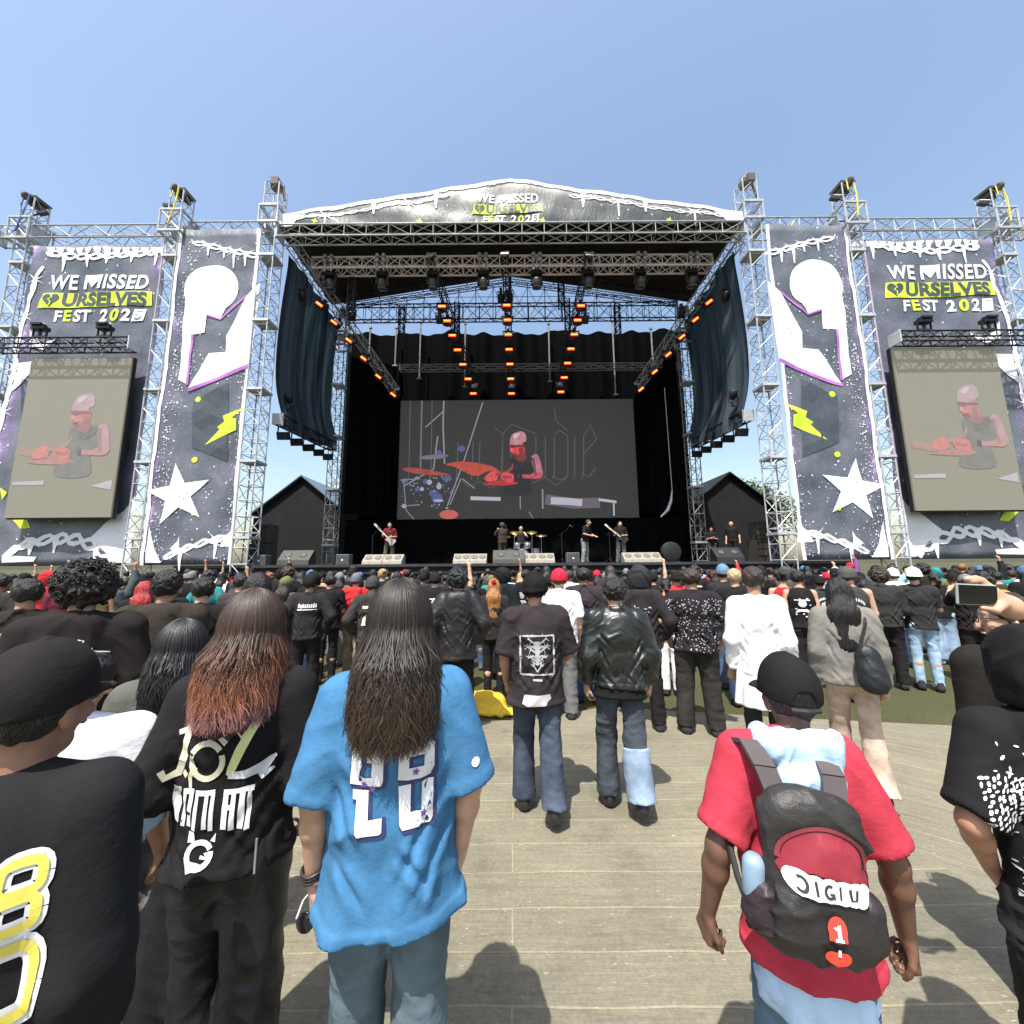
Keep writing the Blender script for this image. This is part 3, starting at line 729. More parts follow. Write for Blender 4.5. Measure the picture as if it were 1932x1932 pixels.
def rounds(name, items, col, off):
    vs, fs = poly_mesh([[fr(q, 0) for q in circle(*Z4(x, y), a, 12, c)] for x, y, a, c in items]); o = mesh_obj(name, [(x, 21.965-off, z) for x, z in vs], fs, emit('pixels_'+name, srgb(*col), SB), main, False); recalc_front(o)
rounds('drum_shells', [(1325, 1010, 11, 9), (1300, 975, 9, 7), (1240, 890, 5, 5), (1180, 950, 5, 4), (1090, 885, 6, 5), (1505, 650, 7, 6), (1340, 690, 6, 8), (1400, 870, 9, 5)], (84, 92, 150), .004)
rounds('drum_glints', [(random.uniform(1060, 1450), random.uniform(850, 1090), random.uniform(.6, 2.2), random.uniform(.6, 2.0)) for _ in range(46)], (150, 154, 180), .005)
rounds('drum_rims', [(1335, 1030, 10, 3), (1270, 895, 5, 5), (1340, 925, 5, 6), (1215, 945, 4, 4), (1085, 1070, 4, 4)], (170, 176, 200), .006)
for tr_ in ((B4((1570, 1012), (1790, 1018)), .22), (A((400, 1030), (520, 1035), (630, 1045)), .42), (A((750, 1022), (880, 1040)), .16), (A((860, 1050), (862, 1140)), .09)): scrib('white_tray', [tr_], (196, 190, 205))
scrib('tray_shadow', [(A((360, 1020), (560, 1050), (760, 1045)), .6)], (110, 98, 112), off=.003)
rounds('red_ball', [(1412, 1132, 18, 9)], (214, 96, 88), .006)

for s, nm in ((-1, 'left'), (1, 'right')):
    t = thing('side_video_screen', f'tall tan video screen on the {nm} wing showing the bald drummer', 'video screen', (0, 0, 0), 0, 'side video screens')
    a, c = (at(65, 678, YF-.6), at(213, 976, YF-.6)) if s < 0 else (at(1697, 659, YF-.6), at(1950, 962, YF-.6))
    a2, c2 = ((-19.15, c.z), (-15.15, a.z)) if s < 0 else ((15.25, c.z), (19.4, a.z))
    b = MB(); b.box(((a2[0]+c2[0])/2, YF-.53, (a2[1]+c2[1])/2), (c2[0]-a2[0]+.06, .13, c2[1]-a2[1]+.1)); b.build('housing', BLK, t)
    b = MB(); b.box(((a2[0]+c2[0])/2, YF-.62, (a2[1]+c2[1])/2), (c2[0]-a2[0], .08, c2[1]-a2[1])); b.build('screen_panel', ledmat('pixels_tan', srgb(151, 145, 122), .21, (.135, .129, .108), .5), t)
    E2 = lambda n, c, st=.3: pixmat('pale_'+nm+n, srgb(*c), .21, tuple(min(.6, .125*q/g_) for q, g_ in zip(srgb(*c), srgb(150, 143, 118))))
    cols = dict(head_crown=E2('crown', (188, 160, 142)), head_face=E2('face', (200, 138, 118)), torso=E2('vest', (138, 131, 109)), upper_arm=E2('arm', (190, 152, 136)), forearm=E2('fore', (194, 144, 124)),
                ear=E2('ear', (186, 134, 116)), nose=E2('nose', (208, 150, 130)), mouth=E2('mouth', (150, 104, 90)), goatee=E2('goatee', (150, 118, 100)), shine=E2('shine', (204, 184, 166)), cheek_shade=E2('cheek', (172, 126, 106)), neck=E2('neck', (164, 126, 106)), arm_shade=E2('armsh', (164, 136, 116)), collar=E2('collar', (128, 122, 102)), knuckles=E2('knk', (184, 122, 102)), wristband=E2('wrist', (112, 106, 92)), glasses=E2('glass', (150, 112, 98)), hand=E2('hand', (206, 136, 112)), far_hand=E2('hand2', (206, 138, 112)), far_arm=E2('arm3', (176, 142, 120)), low_cymbal=E2('cym', (180, 140, 114)), stick=E2('stick', (186, 138, 116)))
    pos = ((a2[0]+c2[0])/2 - (0.15 if s < 0 else -.1), (a2[1]+c2[1])/2 - .15)
    f2 = draw_fig(t, YF-.66, .012, .88, Z5(90, 780), (pos[0], pos[1]), {k_: v for k_, v in cols.items() if k_ not in ('low_cymbal',)}, None)
    bars = [[(a2[0]+.1, a2[1]+1.25), (a2[0]+1.3, a2[1]+1.25), (a2[0]+1.3, a2[1]+1.42), (a2[0]+.1, a2[1]+1.38)], [(c2[0]-.9, a2[1]+1.2), (c2[0]-.1, a2[1]+1.05), (c2[0]-.1, a2[1]+1.45)]]
    vs, fs = poly_mesh(bars); o = mesh_obj('picture_tray', [(x, YF-.672, z) for x, z in vs], fs, E2('tray', (190, 182, 166)), t, False); recalc_front(o)
    cy = [[(a2[0]+.15, a2[1]+2.75), (a2[0]+.9, a2[1]+2.62), (a2[0]+1.5, a2[1]+2.3), (a2[0]+.9, a2[1]+2.3), (a2[0]+.2, a2[1]+2.45)]]
    vs, fs = poly_mesh(cy); o = mesh_obj('picture_cymbal', [(x, YF-.669, z) for x, z in vs], fs, E2('cym', (178, 142, 116)), t, False); recalc_front(o)
    # two floodlights on the black beam
    for k, x in enumerate((side(-18.55, s), side(-16.0, s))):
        f = thing('floodlight', f'black floodlight standing on the beam above the {nm} video screen, {"nearer the stage" if (k == 1) else "away from the stage"}', 'floodlight', (x, YF-1.0, 10.85), 0, 'floodlights above the side screens')
        b = MB(); b.box((0, 0, .42), (.5, .26, .15)); b.box((0, -.08, .53), (.4, .24, .08)); b.build('housing', BLK, f)
        b = MB(); b.tube((0, 0, 0), (0, 0, .34), .05); b.box((-.265, 0, .24), (.03, .06, .34)); b.box((.265, 0, .24), (.03, .06, .34)); b.box((0, 0, .09), (.56, .06, .04)); b.build('yoke', BLK, f)

# ------------------------------------------------------------------ stage deck, curtains, side cloths
deck = thing('stage_deck', 'raised black stage floor with dark skirt along its front', 'stage', (0, YF, 0))
b = MB(); b.box((.1, 4.3, 1.86), (26, 8.9, .12)); beam(b.build('floor_boards', plain('stage_floor', (.03, .03, .032), .5), deck), .02)
b = MB(); b.add([(-13, -.1, 0), (13, -.1, 0), (13, -.1, 1.8), (-13, -.1, 1.8)], [(0, 1, 2, 3)]); b.box((0, .0, .9), (26, .1, 1.8)); b.build('skirt', plain('skirt_cloth', (.018, .018, .02), .9), deck)
b = MB(); b.box((0, -.22, 1.90), (25.8, .1, .1)); b.box((0, -.22, 1.62), (25.8, .06, .05)); b.build('front_rail', DKSTEEL, deck)

def drape(name, label, P0, P1, z0, z1fn, mat, amp=.12, freq=2.2, n=90, nz=24, gat=0.0, wob=0.0):
    vs = []; fs = []
    P0, P1 = Vector(P0), Vector(P1); ax = P1-P0; L = ax.length; nrm = Vector((-ax.y, ax.x, 0)).normalized()
    for i in range(n+1):
        for j in range(nz+1):
            u, v = i/n, j/nz; s_ = u*L
            zt = z1fn(u); z = z0+(zt-z0)*v
            a = amp*(math.sin(s_*freq+.9*math.sin(s_*.7)+v*.5)+.5*math.sin(s_*freq*2.3+1.3+v*.8)) + wob*math.sin(math.pi*v)
            p = P0+ax*u+nrm*a; vs.append((p.x, p.y, z))
    for i in range(n):
        for j in range(nz): a = i*(nz+1)+j; fs.append((a, a+nz+1, a+nz+2, a+1))
    o = mesh_obj(name, vs, fs, mat); tag(o, label, 'curtain'); return o
BC = cloth('black_drape', (.0022, .0025, .003), .7, var=.4, bump=.3, spec=.015)
random.seed(4)
drape('back_curtain', 'tall black back curtain with sagging top edge behind the video wall', (-10.6, 23.0, 0), (10.9, 23.0, 0), 1.95,
      lambda u: 16.85 - .20*abs(math.sin(u*math.pi*3.2))**.6 + .15*abs(u-.5), BC, .16, 2.6, 160)
drape('wing_curtain', 'creased black curtain hanging left of the video wall', (-9.4, 21.2, 0), (-6.9, 22.6, 0), 4.8, lambda u: 14.2, BC, .12, 5.0, 50)
drape('wing_curtain', 'creased black curtain hanging right of the video wall', (7.6, 22.6, 0), (9.7, 21.2, 0), 4.8, lambda u: 14.2, BC, .12, 5.0, 50)
drape('riser_skirt', 'low black cloth hanging below the video wall', (-9.5, 21.7, 0), (9.7, 21.7, 0), 1.93, lambda u: 4.5, BC, .05, 6, 120, 6)
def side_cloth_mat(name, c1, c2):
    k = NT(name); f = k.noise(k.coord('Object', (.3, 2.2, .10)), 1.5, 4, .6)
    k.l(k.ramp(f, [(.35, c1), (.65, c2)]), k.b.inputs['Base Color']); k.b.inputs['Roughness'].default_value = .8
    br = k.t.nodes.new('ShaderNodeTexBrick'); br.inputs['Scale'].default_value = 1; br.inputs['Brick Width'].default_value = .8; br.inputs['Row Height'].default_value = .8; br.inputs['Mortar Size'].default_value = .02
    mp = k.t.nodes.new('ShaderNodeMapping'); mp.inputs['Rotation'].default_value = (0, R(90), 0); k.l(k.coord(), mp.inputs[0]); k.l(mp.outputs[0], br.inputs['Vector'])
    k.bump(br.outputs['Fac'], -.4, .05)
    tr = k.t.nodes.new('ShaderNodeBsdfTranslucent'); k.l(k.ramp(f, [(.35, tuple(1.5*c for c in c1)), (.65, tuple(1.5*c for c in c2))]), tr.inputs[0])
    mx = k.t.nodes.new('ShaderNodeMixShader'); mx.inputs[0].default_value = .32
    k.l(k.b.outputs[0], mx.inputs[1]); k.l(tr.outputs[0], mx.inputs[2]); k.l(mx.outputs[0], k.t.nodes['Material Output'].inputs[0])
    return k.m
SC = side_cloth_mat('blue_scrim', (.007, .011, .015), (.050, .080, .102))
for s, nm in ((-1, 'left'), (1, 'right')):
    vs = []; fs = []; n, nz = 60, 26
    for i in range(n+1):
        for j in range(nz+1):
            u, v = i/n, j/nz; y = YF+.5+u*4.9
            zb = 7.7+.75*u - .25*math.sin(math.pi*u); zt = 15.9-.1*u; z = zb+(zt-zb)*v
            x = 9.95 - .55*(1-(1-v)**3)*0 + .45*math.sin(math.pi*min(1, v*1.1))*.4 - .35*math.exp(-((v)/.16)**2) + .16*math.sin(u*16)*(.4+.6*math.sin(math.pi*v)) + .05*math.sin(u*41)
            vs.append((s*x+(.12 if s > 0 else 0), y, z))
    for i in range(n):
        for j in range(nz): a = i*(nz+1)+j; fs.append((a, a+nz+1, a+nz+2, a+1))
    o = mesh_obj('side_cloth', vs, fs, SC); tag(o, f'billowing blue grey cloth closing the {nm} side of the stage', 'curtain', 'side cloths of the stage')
    # grey strips laced on the cloth's front edge
# ------------------------------------------------------------------ lights
ORANGE = emit('orange_lamp', (1, .055, .006), 1.5); HOT = emit('hot_lamp', (1, .22, .035), 2.8)
LG = plain('lens_glass', (.25, .25, .27), .15, .0, .8)
def make_batten():
    t = empty('stage_light')
    b = MB(); b.box((0, .1, 0), (.48, .26, .24)); b.box((0, .28, 0), (.3, .12, .18)); beam(b.build('housing', BLK, t), .02)
    b = MB(); b.box((-.28, .1, .1), (.03, .08, .34)); b.box((.28, .1, .1), (.03, .08, .34)); b.box((0, .1, .27), (.59, .08, .03)); b.box((0, .1, .34), (.12, .12, .14)); b.build('yoke', BLK, t)
    b = MB(); b.box((0, -.045, 0), (.38, .03, .13)); b.build('lens', ORANGE, t)
    b = MB(); b.box((0, -.065, 0), (.32, .02, .06)); b.build('glow_strip', HOT, t)
    return t
def copy_tree(o, parent=None, name=None):
    c = o.copy(); C.objects.link(c)
    if parent is not None: c.parent = parent
    for ch in o.children: copy_tree(ch, c)
    return c
batten = make_batten(); first = [True]
def place_batten(loc, roll, label):
    o = batten if first[0] else copy_tree(batten); first[0] = False
    o.location = loc; o.rotation_euler = (0, roll, 0)
    tag(o, label, 'stage light', 'orange lamps along the lighting trusses')
rows = {'left': ((603, 575), (742, 745), 16.9, 21.7, 6, R(38)), 'centre left': ((834, 579), (893, 743), 17.4, 21.7, 7, 0), 'centre': ((956, 577), (965, 743), 17.4, 21.7, 7, 0),
        'centre right': ((1096, 578), (1058, 740), 17.4, 21.7, 7, 0), 'right': ((1337, 571), (1209, 735), 16.9, 21.7, 6, R(-38))}
ordn = ['nearest', 'second nearest', 'third nearest', 'fourth nearest', 'third farthest', 'second farthest', 'farthest']
for nm, (a, c, ya, yc, n, rl) in rows.items():
    for k in range(n):
        f = k/(n-1); inv = (1-f)/ya + f/yc; Y = 1/inv
        p = at(a[0]+(c[0]-a[0])*f, a[1]+(c[1]-a[1])*f, Y)
        lab = ordn[k] if n == 7 else (ordn[:3]+ordn[4:])[k]
        place_batten(p, rl, f'{lab} orange lamp on the raked {nm} lighting truss')
    A_ = at(a[0], a[1]-14, ya); B_ = at(c[0], c[1]-9, yc)
    d = (B_-A_).normalized(); up = Vector((0, 0, .42))
    if nm in ('left', 'right'):
        ed = at(552, 462, 15.6) if nm == 'left' else at(1392, 452, 15.6)
        trussbeam(ed, B_+Vector((0, .3, .1)), f'raked silver lattice truss of the {nm} orange lamps', mat=plain('scuffed_truss', (.42, .43, .46), .45, .3, .5, .3), w=.42, d=.42, bay=.5, r=.032, name='lighting_truss', group='raked lighting trusses')
    else:
        trussbeam(A_-d*1.6+up, B_+d*.2+up, f'raked black lattice truss of the {nm} orange lamps', mat=BLK, w=.3, d=.3, bay=.45, r=.024, name='lighting_truss', group='raked lighting trusses')
def make_mover():
    t = empty('moving_light')
    b = MB(); b.box((0, 0, -.05), (.5, .3, .2)); beam(b.build('base', BLK, t), .02)
    b = MB(); b.box((-.25, 0, -.38), (.07, .16, .55)); b.box((.25, 0, -.38), (.07, .16, .55)); b.build('yoke_arms', BLK, t)
    b = MB(); b.lathe([(.12, .26), (.19, .2), (.21, 0), (.21, -.2), (.17, -.26)], (0, 0, -.58), Matrix.Rotation(R(28), 3, 'X'), 16); b.build('lamp_head', plain('mover_shell', (.05, .05, .052), .35), t, True)
    b = MB(); b.lathe([(.16, 0), (.16, -.02)], (0, -.13, -.82), Matrix.Rotation(R(28), 3, 'X'), 16); b.build('lens', LG, t)
    b = MB()
    for s_ in (-1, 1):
        for z in (.42, .66): b.lathe([(.05, -.08), (.1, -.06), (.1, .06), (.04, .09)], (s_*.15, -.34, z), Matrix.Rotation(R(90), 3, 'X'), 12)
        b.box((s_*.15, -.30, .33), (.07, .07, .85))
    b.build('clamps', plain('clamp_metal', (.45, .45, .47), .3, .6), t)
    return t
mv = make_mover()
us = [625, 722, 817, 912, 1012, 1109, 1207, 1304]
for k, u in enumerate(us):
    o = mv if k == 0 else copy_tree(mv)
    p = at(u, 510, 16.6); o.location = (p.x, 16.6, 15.72)
    tag(o, ['leftmost black moving light under the pinkish roof beam', 'second from left black moving light under the pinkish roof beam', 'third from left black moving light under the pinkish roof beam', 'moving light left of the roof centre under the pinkish beam',
            'moving light right of the roof centre under the pinkish beam', 'third from right black moving light under the pinkish roof beam', 'second from right black moving light under the pinkish roof beam', 'rightmost black moving light under the pinkish roof beam'][k], 'moving light', 'moving lights on the front lighting beam')
# small spots hung inside the roof
spot = empty('hung_spot')
b = MB(); b.lathe([(.1, .2), (.15, .16), (.17, -.2), (.13, -.22)], (0, 0, -.35), Matrix.Rotation(R(35), 3, 'X'), 12); b.build('barrel', BLK, spot, True)
b = MB(); b.box((0, 0, .05), (.14, .14, .25)); b.box((-.19, 0, -.2), (.03, .06, .4)); b.box((.19, 0, -.2), (.03, .06, .4)); b.box((0, 0, -.02), (.4, .06, .03)); b.build('bracket', DKSTEEL, spot)
places = [(829, 590, 17.6, 'above the first lamps of the centre left truss'), (1104, 590, 17.6, 'above the first lamps of the centre right truss'), (945, 550, 17.6, 'in the roof left of centre'), (962, 548, 17.8, 'in the roof at the centre'),
          (572, 545, 16.4, 'beside the left raked truss'), (1368, 545, 16.4, 'beside the right raked truss'), (665, 585, 18.0, 'at the left roof corner against the sky'), (1285, 580, 18.0, 'at the right roof corner against the sky')]
for k, (u, v, Y, tx) in enumerate(places):
    o = spot if k == 0 else copy_tree(spot); o.location = at(u, v, Y); tag(o, 'black spot light hung '+tx, 'spot light', 'black spots hung in the roof')
flood = empty('hanging_floodlight')
b = MB(); b.box((0, 0, -.42), (.44, .3, .34), Matrix.Rotation(R(18), 3, 'X')); beam(b.build('housing', BLK, flood), .02)
b = MB(); b.box((-.25, 0, -.2), (.03, .06, .42)); b.box((.25, 0, -.2), (.03, .06, .42)); b.box((0, 0, 0), (.53, .06, .04)); b.tube((0, 0, 0), (0, 0, .12), .05); b.build('yoke', BLK, flood)
k = 0; oo = ['nearest', 'second', 'third', 'fourth', 'farthest']
for s, nm in ((-1, 'left'), (1, 'right')):
    for j, f in enumerate((.08, .3, .52, .74, .95)):
        o = flood if k == 0 else copy_tree(flood); k += 1
        o.location = (s*9.9+(.1 if s > 0 else 0)+s*(-.05), 15.6+4.6*f, 7.88+.25*f)
        tag(o, f'{oo[j]} black floodlight hanging under the {nm} side cloth beam', 'floodlight', 'floodlights under the side cloths')
for s, nm in ((-1, 'left'), (1, 'right')):
    o = spot.copy(); C.objects.link(o)
    for ch in spot.children: c = ch.copy(); C.objects.link(c); c.parent = o
    o.location = (s*9.8, 16.1, 8.9); o.rotation_euler = (R(180), 0, 0); tag(o, f'black spot standing on the beam under the {nm} side cloth', 'spot light', 'spots on the side beams')
# poles and cables in front of the back curtain
for k, (u, v0, v1, Y) in enumerate(((699, 618, 700, 22.2), (748, 618, 690, 22.2), (794, 608, 715, 22.3), (878, 610, 730, 22.3), (1155, 605, 745, 22.3), (1228, 620, 690, 22.3), (1035, 610, 720, 22.3))):
    a = at(u, v0, Y); c = at(u, v1, Y); b = MB(); b.tube((a.x, Y, a.z), (a.x, Y, c.z), .05, n=8); b.box((a.x, Y, c.z), (.3, .12, .08)); b.box((a.x, Y, a.z), (.16, .16, .14))
    tag(b.build('hanging_pole', RG), ['thin grey pole hanging at the far left of the back curtain', 'thin grey pole with T foot on the left of the back curtain', 'grey pole left of the centre left lamps', 'grey pole beside the centre left lamps',
        'pale grey pole right of the centre right lamps', 'thin grey pole at the right of the back curtain', 'grey pole between the centre and centre right lamps'][k], 'pole', 'poles in front of the back curtain')
b = MB(); p = [at(1268, 925, 20.9), at(1266, 945, 20.9), at(1260, 962, 20.8), at(1247, 975, 20.8)]
b.path([(q.x, q.y, q.z) for q in p], [.03, .07, .09, .03], 8); b.path([(p[0].x, p[0].y, p[0].z), (p[0].x-.05, 20.9, p[0].z+6)], .02, 5)
tag(b.build('hanging_rope', plain('pale_rope', (.5, .5, .5), .9)), 'pale frayed rope end hanging right of the video wall', 'rope')

# ------------------------------------------------------------------ side tents, trees
TENT = plain('black_tent_cloth', (.012, .012, .014), .8, 0, .3, .3, 2); TROOF = plain('blue_grey_roof', (.10, .15, .2), .6)
for s, nm in ((-1, 'left'), (1, 'right')):
    t = thing('backstage_tent', f'black gabled backstage tent on the {nm} side of the stage', 'tent', (s*13.4+(.4 if s > 0 else 0), 24.0, 0), R(0), 'black backstage tents')
    b = MB(); w2, h1, h2, d = 2.9, 5.2, 7.55, 8
    b.add([(-w2, 0, 0), (w2, 0, 0), (w2, 0, h1), (0, 0, h2), (-w2, 0, h1), (-w2, d, 0), (w2, d, 0), (w2, d, h1), (0, d, h2), (-w2, d, h1)], [(0, 1, 2, 3, 4), (5, 9, 8, 7, 6), (0, 4, 9, 5), (1, 6, 7, 2)])
    b.build('walls', TENT, t)
    b = MB()
    for sg in (-1, 1): b.add([(sg*(w2+.2), -.25, h1-.1), (0, -.25, h2+.06), (0, d, h2+.06), (sg*(w2+.2), d, h1-.1)], [(0, 1, 2, 3)])
    o = b.build('roof', TROOF if s < 0 else TENT, t); so = o.modifiers.new('thick', 'SOLIDIFY'); so.thickness = .06
    b = MB(); b.box((0, -.04, 2.3), (3.4, .06, 4.2)); b.build('doorway_shade_slab', plain('deep_black', (.004, .004, .004), .9), t)  # black slab paints in the shade inside the tent opening
LEAF = [plain('leaf_dark', (.045, .065, .02), .7, 0, .3, .4, 2), plain('leaf_light', (.085, .105, .035), .7, 0, .3, .4, 2)]
BARK = plain('bark', (.10, .075, .05), .9)
def tree(x, y, h, rr, label, seed):
    rs = np.random.default_rng(seed); t = thing('tree', label, 'tree', (x, y, 0), 0, 'trees behind the stage')
    b = MB(); b.path([(0, 0, 0), (.1, 0, h*.3), (0, .1, h*.62)], [.28, .2, .08], 8)
    for k in range(7):
        a = rs.uniform(0, 6.28); z = h*rs.uniform(.3, .55); b.path([(0, 0, z), (rr*.35*math.cos(a), rr*.35*math.sin(a), z+h*.15), (rr*.6*math.cos(a), rr*.6*math.sin(a), z+h*.25)], [.09, .06, .02], 5)
    b.build('trunk', BARK, t)
    b = MB(); cl = [(rs.normal(0, .45, 3)*np.array((rr, rr, h*.22))+np.array((0, 0, h*.68)), rs.uniform(.35, .6)*rr) for _ in range(22)]
    for c, q in cl:
        for _ in range(150):
            d = rs.normal(0, 1, 3); d /= np.linalg.norm(d); p = c+d*q*rs.uniform(.6, 1.05); u = rs.normal(0, 1, 3); u /= np.linalg.norm(u); v = np.cross(u, d); L = rs.uniform(.12, .26)
            b.add([p-u*L, p+v*L*.5, p+u*L, p-v*L*.5], [(0, 1, 2, 3)], int(rs.random() < .5))
    b.build('crown', LEAF, t)
tree(20.3, 34, 10.2, 3.2, 'olive green leafy tree behind the right backstage tent', 1)
tree(23.2, 36, 9.6, 3.0, 'leafy tree mostly hidden behind the right star banner', 2)
tree(-19.8, 40, 7.6, 2.6, 'small leafy tree beyond the left backstage tent', 3)
# ================================================================== PEOPLE: surfaces grown from distance fields
f32 = np.float32
_lat = {}
def vnoise(P, sc, seed=0):
    """smooth 3D noise 0..1 at points P (n,3) with per-axis frequency"""
    if seed not in _lat: _lat[seed] = np.random.default_rng(seed+100).random((32, 32, 32)).astype(f32)
    L = _lat[seed]; q = P*np.asarray(sc, f32)+f32(7.3*seed+50); i = np.floor(q).astype(np.int32); f = q-i; f = f*f*(3-2*f)
    i &= 31; j = (i+1) & 31; fx, fy, fz_ = f[:, 0], f[:, 1], f[:, 2]
    def c(a, b_, d): return L[a[:, 0], b_[:, 1], d[:, 2]]
    x00 = c(i, i, i)*(1-fx)+c(j, i, i)*fx; x10 = c(i, j, i)*(1-fx)+c(j, j, i)*fx
    x01 = c(i, i, j)*(1-fx)+c(j, i, j)*fx; x11 = c(i, j, j)*(1-fx)+c(j, j, j)*fx
    return (x00*(1-fy)+x10*fy)*(1-fz_)+(x01*(1-fy)+x11*fy)*fz_
V3 = lambda *a: np.array(a, f32)
class Field:
    def __init__(s, lo, hi, h):
        s.lo = np.array(lo, f32); s.h = f32(h); s.n = np.ceil((np.array(hi)-s.lo)/h).astype(int)+1
        s.F = np.full(s.n, .3, f32); s.ax = [s.lo[a]+np.arange(s.n[a], dtype=f32)*s.h for a in range(3)]
    def sl(s, lo, hi):
        i0 = np.clip(np.floor((np.array(lo)-s.lo)/s.h).astype(int), 0, s.n); i1 = np.clip(np.ceil((np.array(hi)-s.lo)/s.h).astype(int)+1, 0, s.n)
        return tuple(slice(a, b_) for a, b_ in zip(i0, i1))
    def comb(s, sl, d, k, sub=False):
        F = s.F[sl]
        if sub:
            d = -d; hh = np.clip(.5-.5*(F-d)/k, 0, 1) if k else (d > F).astype(f32)
            s.F[sl] = np.maximum(F, d) if not k else F*(1-hh)+d*hh+k*hh*(1-hh)
        elif k <= 0: s.F[sl] = np.minimum(F, d)
        else:
            hh = np.clip(.5+.5*(F-d)/k, 0, 1); s.F[sl] = F*(1-hh)+d*hh-k*hh*(1-hh)
    def cone(s, a, b_, ra, rb, sc=(1, 1, 1), k=.03, cuts=(), sub=False):
        a = V3(*a); b_ = V3(*b_); sc = V3(*sc); m = max(ra, rb)*sc+k+.03
        sl = s.sl(np.minimum(a, b_)-m, np.maximum(a, b_)+m)
        X, Y, Z = s.ax[0][sl[0]][:, None, None], s.ax[1][sl[1]][None, :, None], s.ax[2][sl[2]][None, None, :]
        if 0 in (X.size, Y.size, Z.size): return
        x, y, z = (X-a[0])/sc[0], (Y-a[1])/sc[1], (Z-a[2])/sc[2]; ba = (b_-a)/sc; L = float(ba@ba)
        if L < 1e-9: t = f32(0); d = np.sqrt(x*x+y*y+z*z)-ra
        else:
            t = np.clip((x*ba[0]+y*ba[1]+z*ba[2])/L, 0, 1)
            d = np.sqrt((x-t*ba[0])**2+(y-t*ba[1])**2+(z-t*ba[2])**2)-(ra+(rb-ra)*t)
        d = d*f32(min(sc))
        for p, n in cuts:
            n = V3(*n); n = n/np.linalg.norm(n); d = np.maximum(d, (X-p[0])*n[0]+(Y-p[1])*n[1]+(Z-p[2])*n[2])
        s.comb(sl, d.astype(f32), f32(k), sub)
    def ell(s, c, r, k=.02, sub=False, cuts=()):
        m = min(r); s.cone(c, c, m, m, tuple(q/m for q in r), k, cuts, sub)
    def cut(s, p, n):
        n = V3(*n); n = n/np.linalg.norm(n)
        d = (s.ax[0][:, None, None]-p[0])*n[0]+(s.ax[1][None, :, None]-p[1])*n[1]+(s.ax[2][None, None, :]-p[2])*n[2]
        s.F = np.maximum(s.F, d.astype(f32))
    def near(s, lim):
        I = np.nonzero(np.abs(s.F) < lim)
        return I, np.stack([s.ax[a][I[a]] for a in range(3)], 1)
    def folds(s, amp, freq=7.0, seed=0, tilt=.5, ridged=True, stretch=.45):
        """sharp cloth creases running mostly sideways and dropping towards the middle"""
        I, P = s.near(amp*2+s.h*3)
        Q = P.copy(); Q[:, 2] = P[:, 2]+tilt*np.abs(P[:, 0])*1.1+.35*tilt*P[:, 0]
        Q[:, 2] += .16*(vnoise(P, (5, 5, 5), seed+3)-.5); Q[:, 0] += .10*(vnoise(P, (6, 6, 6), seed+4)-.5)
        n = vnoise(Q, (freq*stretch, freq*.6, freq), seed); n = 1-np.abs(2*n-1); n = n*n*n
        n2 = vnoise(Q, (freq*stretch*2.3, freq*1.4, freq*2.2), seed+1); n2 = 1-np.abs(2*n2-1); n2 = n2*n2*n2
        m = np.clip(vnoise(P, (3.5, 3.5, 3.5), seed+7)*2.2-.55, 0, 1)
        s.F[I] -= f32(amp)*((n-.22)*1.1+(n2-.22)*.55)*(.25+1.1*m)
    def creases(s, L, seed=0, sgn=1):
        """long pulled creases across the back of a garment, from (x, z) to (x, z)"""
        rs = np.random.default_rng(seed); I, P = s.near(.03); m = P[:, 1] < .01; acc = np.zeros(len(P), f32)
        wob = .03*(vnoise(P, (9, 9, 9), seed+5)-.5)
        for x0, z0, x1, z1 in L:
            x0, z0, x1, z1 = (q+rs.uniform(-.015, .015) for q in (x0*sgn, z0, x1*sgn, z1)); d = np.array((x1-x0, z1-z0)); ln = np.linalg.norm(d); d /= ln; n = np.array((-d[1], d[0]))
            t = ((P[:, 0]-x0)*d[0]+(P[:, 2]-z0)*d[1])/ln; q = (P[:, 0]-x0)*n[0]+(P[:, 2]-z0)*n[1]+wob; e = np.clip(np.minimum(t*4, (1-t)*3), 0, 1)
            acc += e*(np.exp(-(q/.011)**2)*.008-np.exp(-((q-.024)/.017)**2)*.0075-np.exp(-((q+.022)/.016)**2)*.005)
        s.F[I] += acc*m
    def drape(s, amp, ztop, zbot, seed=0, fx=15):
        I, P = s.near(amp*2+s.h*3); wgt = np.clip((ztop-P[:, 2])/(ztop-zbot), 0, 1)**1.2
        Q = P.copy(); Q[:, 0] += .25*(P[:, 2]-zbot)*np.sign(P[:, 0])*.25
        n = vnoise(Q, (fx, fx, 2.2), seed+2); s.F[I] -= f32(amp)*2*(n-.5)*wgt
    def rough(s, amp, freq, seed=0):
        I, P = s.near(amp*2+s.h*3); s.F[I] -= f32(amp)*2*(vnoise(P, (freq,)*3, seed)-.5)
    def mesh(s):
        F = s.F; F[F == 0] = 1e-6
        F[0], F[-1] = np.maximum(F[0], 1e-3), np.maximum(F[-1], 1e-3); F[:, 0] = np.maximum(F[:, 0], 1e-3); F[:, -1] = np.maximum(F[:, -1], 1e-3)
        F[:, :, 0] = np.maximum(F[:, :, 0], 1e-3); F[:, :, -1] = np.maximum(F[:, :, -1], 1e-3)
        G = F < 0; cnt = np.zeros(np.array(F.shape)-1, np.int8); nx, ny, nz = cnt.shape
        for i in (0, 1):
            for j in (0, 1):
                for k in (0, 1): cnt += G[i:nx+i, j:ny+j, k:nz+k]
        A = np.argwhere((cnt > 0) & (cnt < 8)); vid = np.full(cnt.shape, -1, np.int32); vid[A[:, 0], A[:, 1], A[:, 2]] = np.arange(len(A))
